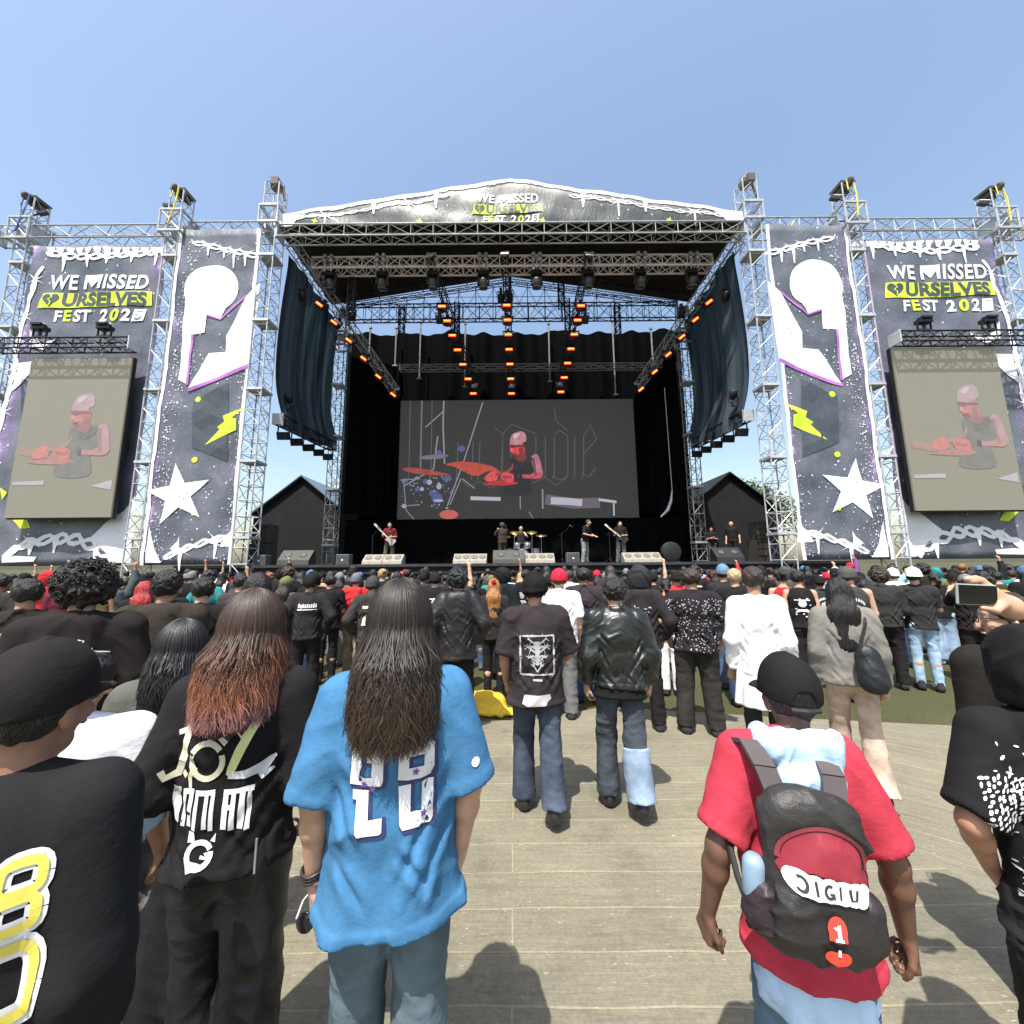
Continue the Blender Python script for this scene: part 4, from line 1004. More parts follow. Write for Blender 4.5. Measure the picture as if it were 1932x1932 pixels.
        cs = [(i, j, k) for i in (0, 1) for j in (0, 1) for k in (0, 1)]
        val = {c: F[A[:, 0]+c[0], A[:, 1]+c[1], A[:, 2]+c[2]] for c in cs}
        acc = np.zeros((len(A), 3), f32); num = np.zeros(len(A), f32)
        for c in cs:
            for ax in range(3):
                if c[ax] == 0:
                    d = list(c); d[ax] = 1; va, vb = val[c], val[tuple(d)]; m = (va < 0) != (vb < 0)
                    t = np.where(m, va/np.where(m, va-vb, 1), 0); p = np.tile(np.array(c, f32), (len(A), 1)); p[:, ax] += t
                    acc += p*m[:, None]; num += m
        Vv = s.lo+(A+acc/num[:, None])*s.h; Q = []
        for ax in range(3):
            sh = [slice(1, -1)]*3; sh[ax] = slice(0, -1); a = G[tuple(sh)]
            sh2 = [slice(1, -1)]*3; sh2[ax] = slice(1, None); b_ = G[tuple(sh2)]
            I = np.argwhere(a != b_); 
            if not len(I): continue
            fl = a[I[:, 0], I[:, 1], I[:, 2]]; base = I.copy()
            for o in range(3):
                if o != ax: base[:, o] += 1
            o1, o2 = [(1, 2), (2, 0), (0, 1)][ax]; e1 = np.eye(3, dtype=int)[o1]; e2 = np.eye(3, dtype=int)[o2]
            ids = [vid[tuple((base-x).T)] for x in (e1+e2, e2, 0*e1, e1)]
            q = np.stack(ids, 1); q[~fl] = q[~fl][:, ::-1]; Q.append(q)
        Q = np.concatenate(Q) if Q else np.zeros((0, 4), int); Q = Q[(Q >= 0).all(1)]
        return Vv, Q
def np_mesh(name, Vv, Q, mats, smooth=True):
    me = bpy.data.meshes.new(name); k = Q.shape[1]
    me.vertices.add(len(Vv)); me.vertices.foreach_set('co', np.asarray(Vv, f32).ravel())
    me.loops.add(Q.size); me.loops.foreach_set('vertex_index', Q.astype(np.int32).ravel())
    me.polygons.add(len(Q)); me.polygons.foreach_set('loop_start', np.arange(len(Q), dtype=np.int32)*k)
    me.update(calc_edges=True)
    if smooth: me.polygons.foreach_set('use_smooth', np.ones(len(Q), bool))
    for m in (mats if isinstance(mats, (list, tuple)) else [mats]): me.materials.append(m)
    me.validate(); return me

# ------------------------------------------------------------------ skeleton (a 1.75 m figure facing +Y, feet on z = 0)
HANG = ((.045, -.03, -.285), (.02, .07, -.235))
def skel(armL=HANG, armR=HANG, stride=0.0, lean=0.0, sw=.172, headyaw=0.0, headfwd=.0, wide=.10, knee=.03, hipshift=0.0):
    k = {}; k['lean'] = lean
    for sg, nm, arm in ((-1, 'L', armL), (1, 'R', armR)):
        sh = V3(sg*sw, lean*.9, 1.425); e = sh+V3(sg*arm[0][0], arm[0][1], arm[0][2]); wv = e+V3(sg*arm[1][0], arm[1][1], arm[1][2])
        k['sh'+nm], k['el'+nm], k['wr'+nm] = sh, e, wv
        st = stride*(-sg)/2; hip = V3(sg*.095, 0, .92); lift = .05 if st < -.05 else 0
        an = V3(sg*wide, st-.02, .085+lift); kn = (hip+an)/2+V3(0, knee+abs(st)*.12, .0); k['hip'+nm], k['kn'+nm], k['an'+nm] = hip, kn, an
        k['lift'+nm] = lift
    k['neck'] = V3(0, lean, 1.47); k['head'] = V3(0, lean+.02+headfwd, 1.63); k['yaw'] = headyaw
    return k
def hand_prims(Fd, w, d, n, thumb, curl=(.5, .7, .5), sc=1.0, k=.007):
    d = d/np.linalg.norm(d); n = n-d*(n@d); n = n/np.linalg.norm(n); u = thumb*np.cross(d, n)
    for i in range(4):
        kn = w+d*(.085-.006*abs(i-1))*sc+u*(.031-.0205*i)*sc
        Fd.cone(w+d*.008+u*(.016-.010*i)*sc, kn, .0155*sc, .0125*sc, k=.012)
        p = kn; ang = 0; L = (.95, 1.05, .98, .78)[i]*sc
        for j, sl in enumerate((.043, .027, .021)):
            ang += curl[j]*(1+.12*i); q = p+(d*math.cos(ang)+n*math.sin(ang))*sl*L
            Fd.cone(p, q, (.0098, .0088, .0078)[j]*sc, (.0088, .0078, .0068)[j]*sc, k=.003); p = q
    b0 = w+d*.02*sc+u*.024*sc; b1 = b0+(d*.68+u*.55+n*.35)*.045*sc; b2 = b1+(d*.85+u*.05+n*.5)*.03*sc; b3 = b2+(d*.85-u*.15+n*.5)*.024*sc
    Fd.cone(b0, b1, .015*sc, .0115*sc, k=.012); Fd.cone(b1, b2, .011*sc, .0098*sc, k=.004); Fd.cone(b2, b3, .0096*sc, .008*sc, k=.003)
def head_prims(Fd, k, face=True):
    h = k['head']; cy, sy = math.cos(k['yaw']), math.sin(k['yaw'])
    def P(x, y, z): return h+V3(x*cy-y*sy, x*sy+y*cy, z)
    Fd.cone(k['neck']+V3(0, -.005, -.04), P(0, -.012, -.06), .062, .052, k=.03)
    Fd.cone(P(0, -.012, .02), P(0, .018, .022), .082, .078, (1, 1, 1.12), k=.02)
    Fd.cone(P(0, .035, -.045), P(0, .055, -.085), .056, .032, (1.05, 1, 1), k=.03)
    for sg in (-1, 1): Fd.ell(P(sg*.080, .005, -.015), (.012, .022, .034), k=.01)
    if face:
        Fd.cone(P(0, .098, .012), P(0, .116, -.030), .009, .015, k=.012); Fd.cone(P(-.03, .082, .035), P(.03, .082, .035), .018, .018, k=.02)
        for sg in (-1, 1):
            Fd.ell(P(sg*.034, .106, .012), (.017, .014, .012), k=.012, sub=True); Fd.ell(P(sg*.034, .088, .012), (.014, .013, .012), k=.003); Fd.ell(P(sg*.045, .07, -.025), (.022, .02, .02), k=.02)
        Fd.cone(P(-.022, .098, -.058), P(.022, .098, -.058), .008, .008, k=.008); Fd.ell(P(0, .104, -.0615), (.024, .01, .003), k=.003, sub=True)
    return P
def bounds(k, pad=.16):
    A = np.array([v for n, v in k.items() if isinstance(v, np.ndarray)]); return A.min(0)-pad-np.array((.05, .06, 0)), A.max(0)+pad+np.array((.05, .06, .05))
def body_mesh(k, h=.016, hands='simple', build=1.0, face=True, curlL=(.5, .7, .5), curlR=(.5, .7, .5), palmL=None, palmR=None, legs=True, skipR=False):
    lo, hi = bounds(k, .24 if hands != 'simple' else .2); lo[2] = -.02
    Fd = Field(lo, hi, h); ln = k['lean']; b = build
    head_prims(Fd, k, face)
    Fd.cone((0, ln*.8, 1.34), (0, ln*.45, 1.14), .098*b, .088*b, (1.45, 1, 1), .05); Fd.cone((0, ln*.45, 1.14), (0, 0, .95), .088*b, .095*b, (1.4, 1, 1), .05)
    for nm, sg in (('L', -1), ('R', 1)):
        sh, e, wv = k['sh'+nm], k['el'+nm], k['wr'+nm]
        Fd.cone((sg*.03, ln*.95, 1.46), sh+V3(-sg*.02, 0, -.005), .045, .05, k=.04)
        Fd.cone(sh, e, .050*b, .040*b, k=.03); m = (e*.7+wv*.3); Fd.cone(e, m, .039*b, .041*b, k=.02); Fd.cone(m, wv, .040*b, .026, k=.02)
        d = wv-e; d = d/np.linalg.norm(d); pn = {'L': palmL, 'R': palmR}[nm]; pn = V3(-sg, .25, 0) if pn is None else V3(*pn)
        if skipR and nm == 'R': pass
        elif hands == 'simple':
            Fd.cone(wv, wv+d*.09, .027, .034, (1, 1, 1), .02); Fd.cone(wv+d*.09, wv+d*.13+pn*.03, .03, .022, k=.02)
        else: hand_prims(Fd, wv, d, pn, (1 if nm == 'R' else -1)*(-1), {'L': curlL, 'R': curlR}[nm])
        if legs:
            Fd.cone(k['hip'+nm], k['kn'+nm], .078*b, .052*b, k=.04); q = k['kn'+nm]*.7+k['an'+nm]*.3
            Fd.cone(k['kn'+nm], q+V3(0, -.015, 0), .05*b, .05*b, k=.03); Fd.cone(q+V3(0, -.015, 0), k['an'+nm], .05*b, .034, k=.03)
            Fd.cone(k['an'+nm]+V3(0, -.02, -.03), k['an'+nm]+V3(sg*.02, .13, -.045), .034, .026, (1.2, 1, 1), .03)
    return Fd.mesh()
def top_mesh(k, h=.016, loose=.02, sleeve=.72, hem=.92, flare=.02, fold=.008, seed=0, kind='tee', build=1.0, slw=None, shoulder=0.0, ffreq=7.0):
    """shirt, hoodie or jacket; sleeve counts upper arm 0..1 and forearm 1..2"""
    lo, hi = bounds(k, .2); lo[2] = hem-.03; hi[2] = max(1.6, max(k['elL'][2], k['elR'][2], k['wrL'][2], k['wrR'][2])+.15 if sleeve > .1 else 1.6)
    Fd = Field(lo, hi, h); ln = k['lean']; b = build; g = loose
    Fd.cone((0, ln*.8, 1.35), (0, ln*.45-.005, 1.12), .102*b+g, .096*b+g, (1.48, 1, 1), .05)
    Fd.cone((0, ln*.45-.005, 1.12), (0, -.01, hem-.12), .096*b+g, .106*b+g+flare, (1.42, 1, 1), .05)
    Fd.cone((0, ln*.9-.02, 1.42), (0, ln*.8-.03, 1.3), .07+g*.6, .08*b+g, (1.5, 1, 1), .05)
    if sleeve < .12:
        for nm, sg in (('L', -1), ('R', 1)): Fd.cone((sg*.05, ln*.95, 1.45), (sg*.125, ln*.9, 1.42), .045, .045, k=.03)
    for nm, sg in (('L', -1), ('R', 1)):
        if sleeve < .12: continue
        sh, e, wv = k['sh'+nm]+V3(sg*shoulder, 0, -shoulder*.4), k['el'+nm], k['wr'+nm]
        Fd.cone((sg*.035, ln*.97-.005, 1.465), sh+V3(-sg*.02, 0, .0), .045+g*.5, .053+g*.7, k=.045)
        r0 = .058*b+g*.9; r1 = (slw if slw is not None else .056*b+g*.8)
        d = e-sh; d = d/np.linalg.norm(d)
        if sleeve <= 1:
            c = sh+(e-sh)*sleeve; Fd.cone(sh, c+d*.06, r0, r1, k=.035, cuts=[(c, d)])
            rc = r0+(r1-r0)*min(1, sleeve*.9); Fd.cone(c-d*.03, c+d*.03, rc+.004, rc+.006, k=.004, cuts=[(c+d*.001, d), (c-d*.026, -d)])
        else:
            f = sleeve-1; c = e+(wv-e)*f; d2 = wv-e; d2 = d2/np.linalg.norm(d2)
            Fd.cone(sh, e, r0, r1, k=.035); Fd.cone(e, c+d2*.04, r1, max(.036+g*.35, r1*.72), k=.03, cuts=[(c, d2)])
    if kind in ('hoodie', 'parka'):
        m = .012 if kind == 'hoodie' else .022
        Fd.cone((-.06, ln-.075, 1.455), (.06, ln-.075, 1.455), .050+m, .050+m, (1, .8, 1), .02)
        Fd.cone((-.05, ln-.10, 1.40), (.05, ln-.10, 1.40), .035+m, .035+m, (1.1, .6, 1.2), .03)
        for sg in (-1, 1): Fd.cone((sg*.085, ln-.055, 1.46), (sg*.06, ln+.05, 1.45), .036+m, .03, k=.02)
        Fd.cone((-.045, ln-.065, 1.505), (.045, ln-.065, 1.505), .022, .022, (1, .7, 1), .01)
    if kind in ('jacket', 'tee', 'parka'):
        rr = .016 if kind != 'tee' else .008
        N = 12
        for i in range(N):
            a0, a1 = 2*math.pi*i/N, 2*math.pi*(i+1)/N; R_ = (.072, .072)
            q = lambda a: (R_[0]*math.sin(a), ln-.0+R_[1]*math.cos(a)*.95, 1.488-.018*math.cos(a))
            Fd.cone(q(a0), q(a1), rr, rr, (1, 1, 1.5), .012)
    if fold: Fd.folds(fold*.85, ffreq*1.0, seed, .9); Fd.folds(fold*.3, ffreq*2.2, seed+11, .4); Fd.drape(fold*.9, 1.38, hem, seed)
    if h <= .013 and kind != 'plain': Fd.creases([(.18, 1.22, .0, .95), (.19, 1.10, .06, .90), (.17, 1.31, .07, 1.13), (-.18, 1.24, -.08, 1.04), (-.16, 1.33, -.05, 1.21), (.02, 1.06, .12, .92), (-.15, 1.02, -.05, .90), (.14, 1.0, .10, .88)], seed, 1 if seed % 3 else -1)
    I, P = Fd.near(.08); Fd.F[I] = np.maximum(Fd.F[I], hem+.012*np.sin(P[:, 0]*9+seed)-.04*P[:, 0]**2*4*0-P[:, 2])
    I, P = Fd.near(.03); Fd.F[I] -= f32(.0045)*((P[:, 2] < hem+.034) & (P[:, 2] > hem+.004))
    return Fd.mesh()
def trousers_mesh(k, h=.016, r=(.095, .072, .068), cuff=.085, fold=.007, seed=0, top=1.03, build=1.0, seat=True):
    lo, hi = bounds(k, .2); lo[2] = -.02; hi[2] = top+.05
    Fd = Field(lo, hi, h); b = build
    Fd.cone((0, 0, top+.05), (0, 0, .95), .108*b, .116*b, (1.38, 1, 1), .05)
    for nm, sg in (('L', -1), ('R', 1)):
        hip, kn, an = k['hip'+nm], k['kn'+nm], k['an'+nm]
        if seat: Fd.ell(hip+V3(-sg*.02, -.048, -.02), (.086*b, .075*b, .10), k=.04)
        Fd.cone(hip, kn, r[0]*b, r[1]*b, k=.035); d = an-kn; d = d/np.linalg.norm(d); c = an+V3(0, 0, cuff-.085)
        Fd.cone(kn, an+d*.06, r[1]*b, r[2], k=.03, cuts=[(c, (d[0], d[1], d[2]*1.0))])
    if fold: Fd.folds(fold*.9, 9, seed, .3); Fd.folds(fold*.3, 20, seed+5, .2)
    Fd.cut((0, 0, top), (0, 0, 1))
    return Fd.mesh()
def skirt_mesh(k, h=.014, top=1.03, hem=.55, r0=.11, r1=.2, fold=.02):
    Fd = Field((-.4, -.35, hem-.03), (.4, .35, top+.05), h)
    Fd.cone((0, 0, top+.05), (0, 0, hem-.1), r0, r1, (1.3, 1, 1), .02); I, P = Fd.near(.06); a = np.arctan2(P[:, 1], P[:, 0]); Fd.F[I] += fold*.5*np.sin(a*11)*(top-P[:, 2])/(top-hem)
    Fd.cut((0, 0, top), (0, 0, 1)); Fd.cut((0, 0, hem), (0, 0, -1)); return Fd.mesh()
def shoes_mesh(k, h=.014, boot=0.0):
    lo, hi = bounds(k, .2); lo[2] = -.01; hi[2] = .3+boot
    Fd = Field(lo, hi, h)
    for nm, sg in (('L', -1), ('R', 1)):
        a = k['an'+nm]; l = k['lift'+nm]; z = l*.5
        Fd.cone(a+V3(0, -.035, -.04), a+V3(sg*.025, .135, -.05-l*.6), .045, .036, (1.05, 1.1, .95), .02); Fd.cone(a+V3(0, -.03, -.03), a+V3(0, -.02, .03+boot), .045, .046+boot*.05, k=.03)
    Fd.F = np.maximum(Fd.F, (.004-Fd.ax[2])[None, None, :]); return Fd.mesh()

# ------------------------------------------------------------------ hair and headwear
def hair_mesh(k, style, h=.012, seed=0):
    hd = k['head']; cy, sy = math.cos(k['yaw']), math.sin(k['yaw'])
    def P(x, y, z): return hd+V3(x*cy-y*sy, x*sy+y*cy, z)
    lng = style in ('long', 'verylong'); lo = hd-V3(.22, .26, .2 if not lng else (.42 if style == 'long' else .6)); hi = hd+V3(.22, .22, .25)
    Fd = Field(lo, hi, h); fwd = V3(-sy, cy, 0)
    if style == 'short':
        Fd.cone(P(0, -.014, .03), P(0, .014, .034), .094, .088, (1, 1, 1.08), .02, cuts=[(P(0, .02, -.01), fwd*.7+V3(0, 0, -.72)), (P(0, 0, -.062), (0, 0, -1))]); Fd.rough(.007, 45, seed); Fd.rough(.006, 90, seed+1)
    elif style == 'curly':
        Fd.cone(P(0, -.02, .035), P(0, .02, .05), .120, .112, (1.02, 1, 1.0), .02, cuts=[(P(0, .035, -.02), fwd*.75+V3(0, 0, -.66)), (P(0, 0, -.075), (0, 0, -1))]); Fd.rough(.022, 26, seed); Fd.rough(.016, 60, seed+1)
    elif style == 'bun':
        Fd.cone(P(0, -.012, .028), P(0, .014, .032), .088, .084, (1, 1, 1.1), .02, cuts=[(P(0, .02, -.01), fwd*.7+V3(0, 0, -.72)), (P(0, 0, -.07), (0, 0, -1))]); Fd.ell(P(0, -.10, .075), (.042, .038, .042), .015); Fd.rough(.006, 50, seed)
    elif style == 'pony':
        Fd.cone(P(0, -.012, .028), P(0, .014, .032), .088, .084, (1, 1, 1.1), .02, cuts=[(P(0, .02, -.01), fwd*.7+V3(0, 0, -.72)), (P(0, 0, -.07), (0, 0, -1))])
        Fd.cone(P(0, -.10, .03), P(0, -.14, -.05), .03, .034, k=.02); Fd.cone(P(0, -.14, -.05), P(.01, -.12, -.2), .034, .015, k=.02); Fd.rough(.006, 50, seed)
    elif lng:
        Fd.cone(P(0, -.014, .03), P(0, .014, .034), .094, .09, (1, 1, 1.08), .02, cuts=[(P(0, .03, 0), fwd*.8+V3(0, 0, -.6))])
        z = -.27 if style == 'long' else -.42
        Fd.cone(P(0, -.045, -.02), P(0, -.115, -.16), .085, .08, (1.1, .8, 1), .04); Fd.cone(P(0, -.115, -.16), P(0, -.15, z), .08, .045, (1.45, .55, 1), .04)
        for sg in (-1, 1): Fd.cone(P(sg*.072, -.01, 0), P(sg*.09, -.04, -.16), .034, .03, k=.03)
        I, Q = Fd.near(.05); Fd.F[I] -= .014*(vnoise(Q, (70, 40, 5), seed)-.5)+.01*(vnoise(Q, (130, 60, 9), seed+2)-.5)
    return Fd.mesh()
def cap_mesh(k, kind='cap', back=False, h=.011, slot=False):
    hd = k['head']; cy, sy = math.cos(k['yaw']), math.sin(k['yaw'])
    def P(x, y, z): return hd+V3(x*cy-y*sy, x*sy+y*cy, z)
    Fd = Field(hd-V3(.26, .26, .1), hd+V3(.26, .26, .22), h); f = V3(-sy, cy, 0)
    if kind == 'cap':
        s = -1 if back else 1
        Fd.cone(P(0, -.012, .03), P(0, .014, .037), .101, .097, (1, 1, 1.22), .02, cuts=[(P(0, 0, .006), f*(.10*s)+V3(0, 0, -1))])
        Fd.cone(P(-.02, .10*s, .016), P(.02, .10*s, .016), .07, .07, (1, 1.05, .12), .012)
        Fd.ell(P(0, 0, .156), (.012, .012, .006), .004)
        if slot: Fd.ell(P(0, -.112, .012), (.038, .04, .034), .008, sub=True)
        Fd.rough(.003, 14, 4)
    elif kind == 'beanie':
        Fd.cone(P(0, -.012, .03), P(0, .014, .045), .102, .096, (1, 1, 1.1), .02, cuts=[(P(0, 0, -.02), f*-.25+V3(0, 0, -1))])
        Fd.cone(P(0, -.012, .0), P(0, .014, .008), .106, .100, (1, 1, .42), .01); Fd.rough(.004, 16, 2)
    elif kind == 'hood':
        Fd.cone(P(0, -.03, .03), P(0, .02, .03), .118, .112, (1, 1, 1.12), .02, cuts=[(P(0, .05, 0), f*.9+V3(0, 0, -.35))]); Fd.cone(P(0, -.035, -.04), P(0, -.03, -.15), .10, .10, (1.1, .9, 1), .05)
        Fd.cut(P(0, .075, 0), f); Fd.folds(.012, 8, 3)
        Fd.cut(P(0, 0, -.19), (0, 0, -1))
    elif kind == 'bucket':
        Fd.cone(P(0, -.01, .05), P(0, .01, .05), .1, .097, (1, 1, .9), .02, cuts=[(P(0, 0, .01), (0, 0, -1))]); Fd.cone(P(0, -.01, .005), P(0, .01, .005), .15, .15, (1, 1, .2), .02)
    return Fd.mesh()
def strand_hair(k, n, seed, bottom, spread, width=.0035, wave=.012, curl=9.0, side=118, depth=0.0, front=0.0, cut=.06, backd=.10, fl=1.0):
    """hair as many thin ribbons: crown, round the skull, then down over the back; returns V, Q, tone, t"""
    rs = np.random.default_rng(seed); hd = k['head']; V_, Q_, T_, G_ = [], [], [], []; M = 20; o = 0
    R3 = np.array((.094, .108, .120)); c0 = np.array(hd)+np.array((0, -.006, .028))
    for i in range(n):
        ph = rs.uniform(-side, side)*math.pi/180; lay = rs.random()*.022; th0 = abs(rs.normal(.0, .55)); pts = []
        drop = rs.uniform(bottom-cut, bottom+cut) if rs.random() < .9 else bottom+rs.uniform(.05, .16); tone = rs.random(); fly = rs.random() < .05; a = rs.uniform(0, 6.28); wa = wave*rs.uniform(.4, 1.3)*(1.9 if fly else 1); fr = curl*rs.uniform(.8, 1.25)
        clump = int((ph+3)*9); crs = np.random.default_rng(clump+seed*77); ca = crs.uniform(0, 6.28); cw = crs.uniform(.6, 1.2)
        thE = 1.75+rs.uniform(-.12, .12)
        th = np.linspace(th0, thE, 7); sx, sy_ = math.sin(ph), -math.cos(ph)
        for t in th: pts.append(c0+(R3+lay)*np.array((math.sin(t)*sx, math.sin(t)*sy_, math.cos(t))))
        e = pts[-1]; L = e[2]-drop
        bk = max(0, math.cos(ph))
        for j in range(1, M-6):
            f = j/(M-7); z = e[2]-L*f; sm = min(1, f*1.6); g = fl*(sm**1.1)
            x = e[0]*(1+(spread-1)*g)+sx*.0; y = e[1]-(backd*bk+.015)*g*.75-lay*.5+ (0 if bk > .2 else .0)
            amp = f**1.1; ww = wa*amp*math.sin(fr*6.28*(e[2]-z)+a)+cw*wave*.55*amp*math.sin(curl*.7*6.28*(e[2]-z)+ca)
            pts.append(np.array((x+ww*abs(math.cos(ph))+ww*.3, y+ww*sx*.8-abs(ww)*.5, z)))
        pts = np.array(pts); tg = np.gradient(pts, axis=0); rad = pts-np.array((c0[0], c0[1]+.03, 0)); rad[:, 2] = 0; rad /= np.linalg.norm(rad, axis=1)[:, None]
        sd = np.cross(tg, rad); sd /= (np.linalg.norm(sd, axis=1)[:, None]+1e-9); ttl = np.linspace(0, 1, len(pts)); wd = width*(1-.75*ttl**3)*rs.uniform(.6, 1.4)
        A = pts-sd*wd[:, None]; B = pts+sd*wd[:, None]; Cc = pts+rad*wd[:, None]*.5
        V_.append(np.stack([A, Cc, B], 1).reshape(-1, 3)); m = len(pts)
        for j in range(m-1):
            b0 = o+j*3
            Q_.append((b0, b0+1, b0+4, b0+3)); Q_.append((b0+1, b0+2, b0+5, b0+4))
        T_.append(np.full(m*3, tone)); G_.append(np.repeat((hd[2]+.13-pts[:, 2])/(hd[2]+.13-bottom), 3)); o += m*3
    return np.concatenate(V_), np.array(Q_), np.concatenate(T_), np.concatenate(G_)

# ------------------------------------------------------------------ materials of people
CL = cloth('fabric', objcol=True, bump=.13); DENIM = cloth('denim', objcol=True, rough=.85, bump=.16, lo=.6, hi=1.45, fs=5); LEATHER = cloth('leather', objcol=True, rough=.36, spec=.6, bump=.2); NYLON = cloth('nylon', objcol=True, rough=.5, spec=.4, bump=.18); KNIT = cloth('knit', objcol=True, bump=.3)
def skin_mat():
    k = NT('skin'); oi = k.t.nodes.new('ShaderNodeObjectInfo'); f = k.noise(k.coord(), 14, 4)
    k.l(k.mix(1, oi.outputs['Color'], k.ramp(f, [(.3, (.82, .80, .80)), (.7, (1.12, 1.06, 1.04))]), 'MULTIPLY'), k.b.inputs['Base Color'])
    k.b.inputs['Roughness'].default_value = .48; k.b.inputs['Subsurface Weight'].default_value = .08; k.b.inputs['Subsurface Scale'].default_value = .01; k.b.inputs['Subsurface Radius'].default_value = (1, .4, .2)
    k.bump(k.noise(k.coord(), 160, 2), .12, .004); return k.m
SKIN = skin_mat()
def hair_solid():
    k = NT('hair'); oi = k.t.nodes.new('ShaderNodeObjectInfo'); f = k.noise(k.coord('Object', (60, 60, 8)), 1.6, 3, .7)
    k.l(k.mix(1, oi.outputs['Color'], k.ramp(f, [(.3, (.5,)*3), (.7, (1.5,)*3)]), 'MULTIPLY'), k.b.inputs['Base Color']); k.b.inputs['Roughness'].default_value = .42
    k.bump(f, .7, .02); return k.m
HAIR = hair_solid()
def strand_mat(name, stops):
    k = NT(name); a = k.t.nodes.new('ShaderNodeAttribute'); a.attribute_name = 'along'; t = k.t.nodes.new('ShaderNodeAttribute'); t.attribute_name = 'tone'
    c = k.ramp(a.outputs['Fac'], stops); k.l(k.mix(1, c, k.ramp(t.outputs['Fac'], [(0, (.4,)*3), (.8, (1.0,)*3), (1, (1.6, 1.5, 1.4))]), 'MULTIPLY'), k.b.inputs['Base Color'])
    k.b.inputs['Roughness'].default_value = .5; k.b.inputs['Specular IOR Level'].default_value = .35; return k.m
def strand_obj(name, data, mat, parent):
    Vv, Q, T, G = data; me = np_mesh(name, Vv, Q, mat)
    for nm, arr in (('tone', T), ('along', G)):
        at_ = me.attributes.new(nm, 'FLOAT', 'POINT'); at_.data.foreach_set('value', np.clip(arr, 0, 1).astype(f32))
    o = bpy.data.objects.new(name, me); C.objects.link(o); o.parent = parent; return o
def part(name, VQ, mat, parent, col, me=None):
    if me is None: me = np_mesh(name, VQ[0], VQ[1], mat)
    o = bpy.data.objects.new(name, me); C.objects.link(o); o.parent = parent; o.color = (*col, 1); return o
def on_back(name, vsfs, target, mat, parent=None, off=.003, rot=0.0, shift=(0, 0), direction=(0, 1, 0), sc=1.0, also=()):
    """lay a flat print on the back of a garment mesh (print coordinates are x, z of the figure)"""
    me = target.data; vv_ = [v.co for v in me.vertices]; pp_ = [tuple(p.vertices) for p in me.polygons]
    for x_ in also: n_ = len(vv_); vv_ += [v.co for v in x_.data.vertices]; pp_ += [tuple(i+n_ for i in p.vertices) for p in x_.data.polygons]
    bv = BVHTree.FromPolygons(vv_, pp_); d = Vector(direction).normalized()
    vs, fs = vsfs; out = []; ok = []; cr, sr = math.cos(rot), math.sin(rot)
    side = Vector((d.y, -d.x, 0)).normalized()
    for x, z in vs:
        x, z = x*sc, z*sc; x, z = x*cr-z*sr+shift[0], x*sr+z*cr+shift[1]; o_ = side*x+Vector((0, 0, z))-d*1.0
        hit, n, i, ds = bv.ray_cast(o_, d)
        ok.append(hit is not None); out.append((hit-d*off) if hit is not None else o_+d)
    fs = [f for f in fs if all(ok[i] for i in f)]
    o = mesh_obj(name, out, fs, mat, parent if parent is not None else target, True)
    return o
WHITEP = plain('white_print', (.72, .72, .74), .7); CREAM = plain('cream_print', (.66, .62, .46), .7); YELP = plain('yellow_print', (.70, .60, .10), .7); PALEY = plain('pale_yellow_print', (.80, .80, .35), .7); NAVYP = plain('navy_print', (.03, .035, .12), .7)
REDP = plain('red_print', (.62, .05, .03), .7); GREYP = plain('grey_print', (.42, .42, .44), .8); BLACKP = plain('black_print', (.012, .012, .014), .7); TANP = plain('tan_print', (.45, .34, .16), .7); PURP = plain('purple_print', (.16, .08, .36), .7)
# ================================================================== PEOPLE NEAR THE CAMERA
SK = dict(light=(.50, .31, .21), mid=(.38, .215, .135), tan=(.27, .145, .09), dark=(.135, .07, .045))
HC = dict(black=(.008, .007, .0065), brown=(.028, .017, .011), ginger=(.24, .085, .025), red=(.30, .02, .02), blonde=(.34, .22, .10), grey=(.25, .25, .25), pink=(.55, .10, .30))
GZ = .024
def person(label, u, v, Y, H=1.74, yaw=0.0, group=None, z=None, loc=None, slim=1.0):
    p = at(u, v, Y) if loc is None else Vector((loc[0], loc[1], 0))
    if z is None: z = GZ if p.y < 4.6 else 0
    t = thing('person', label, 'person', (p.x, p.y, z), yaw, group); s = H/1.75; t.scale = (s*slim, s*(.5+.5*slim), s); return t
def Pshape(pts): return poly_mesh(pts, .03)
TM = lambda t, size, **k: text_mesh(t, size, maxlen=.03, **k)

# ---- man in the blue numbered shirt
k = skel(armL=((.075, -.03, -.275), (.0, .05, -.235)), armR=((.085, -.03, -.275), (-.03, .06, -.235)), stride=.12, sw=.165, headfwd=.0)
t = person('person in a bright blue numbered jersey with long dark wavy hair', 742, 1560, 1.33, 1.765, R(11), slim=.94)
part('body', body_mesh(k, .0065, 'full', face=True, curlL=(.45, .6, .4), curlR=(.35, .5, .4)), SKIN, t, SK['light'])
BLUE = (.055, .175, .335)
sh = part('jersey', top_mesh(k, .009, .029, .96, .835, .040, .011, 2, 'tee', .97, .080, .01, 4.2), CL, t, BLUE)
tr = part('jeans', trousers_mesh(k, .009, (.100, .085, .082), .09, .010, 4, .98, .93), DENIM, t, (.095, .13, .155))
part('shoes', shoes_mesh(k), CL, t, (.02, .02, .02))
strand_obj('hair', strand_hair(k, 5200, 3, 1.355, 1.36, .0017, .020, 5.5, 120, cut=.05, backd=.10), strand_mat('dark_wavy_hair', [(0, (.014, .010, .008)), (.55, (.030, .020, .014)), (1, (.05, .032, .02))]), t)
part('hair_base', hair_mesh(k, 'long', .009, 3), HAIR, t, (.010, .008, .007))
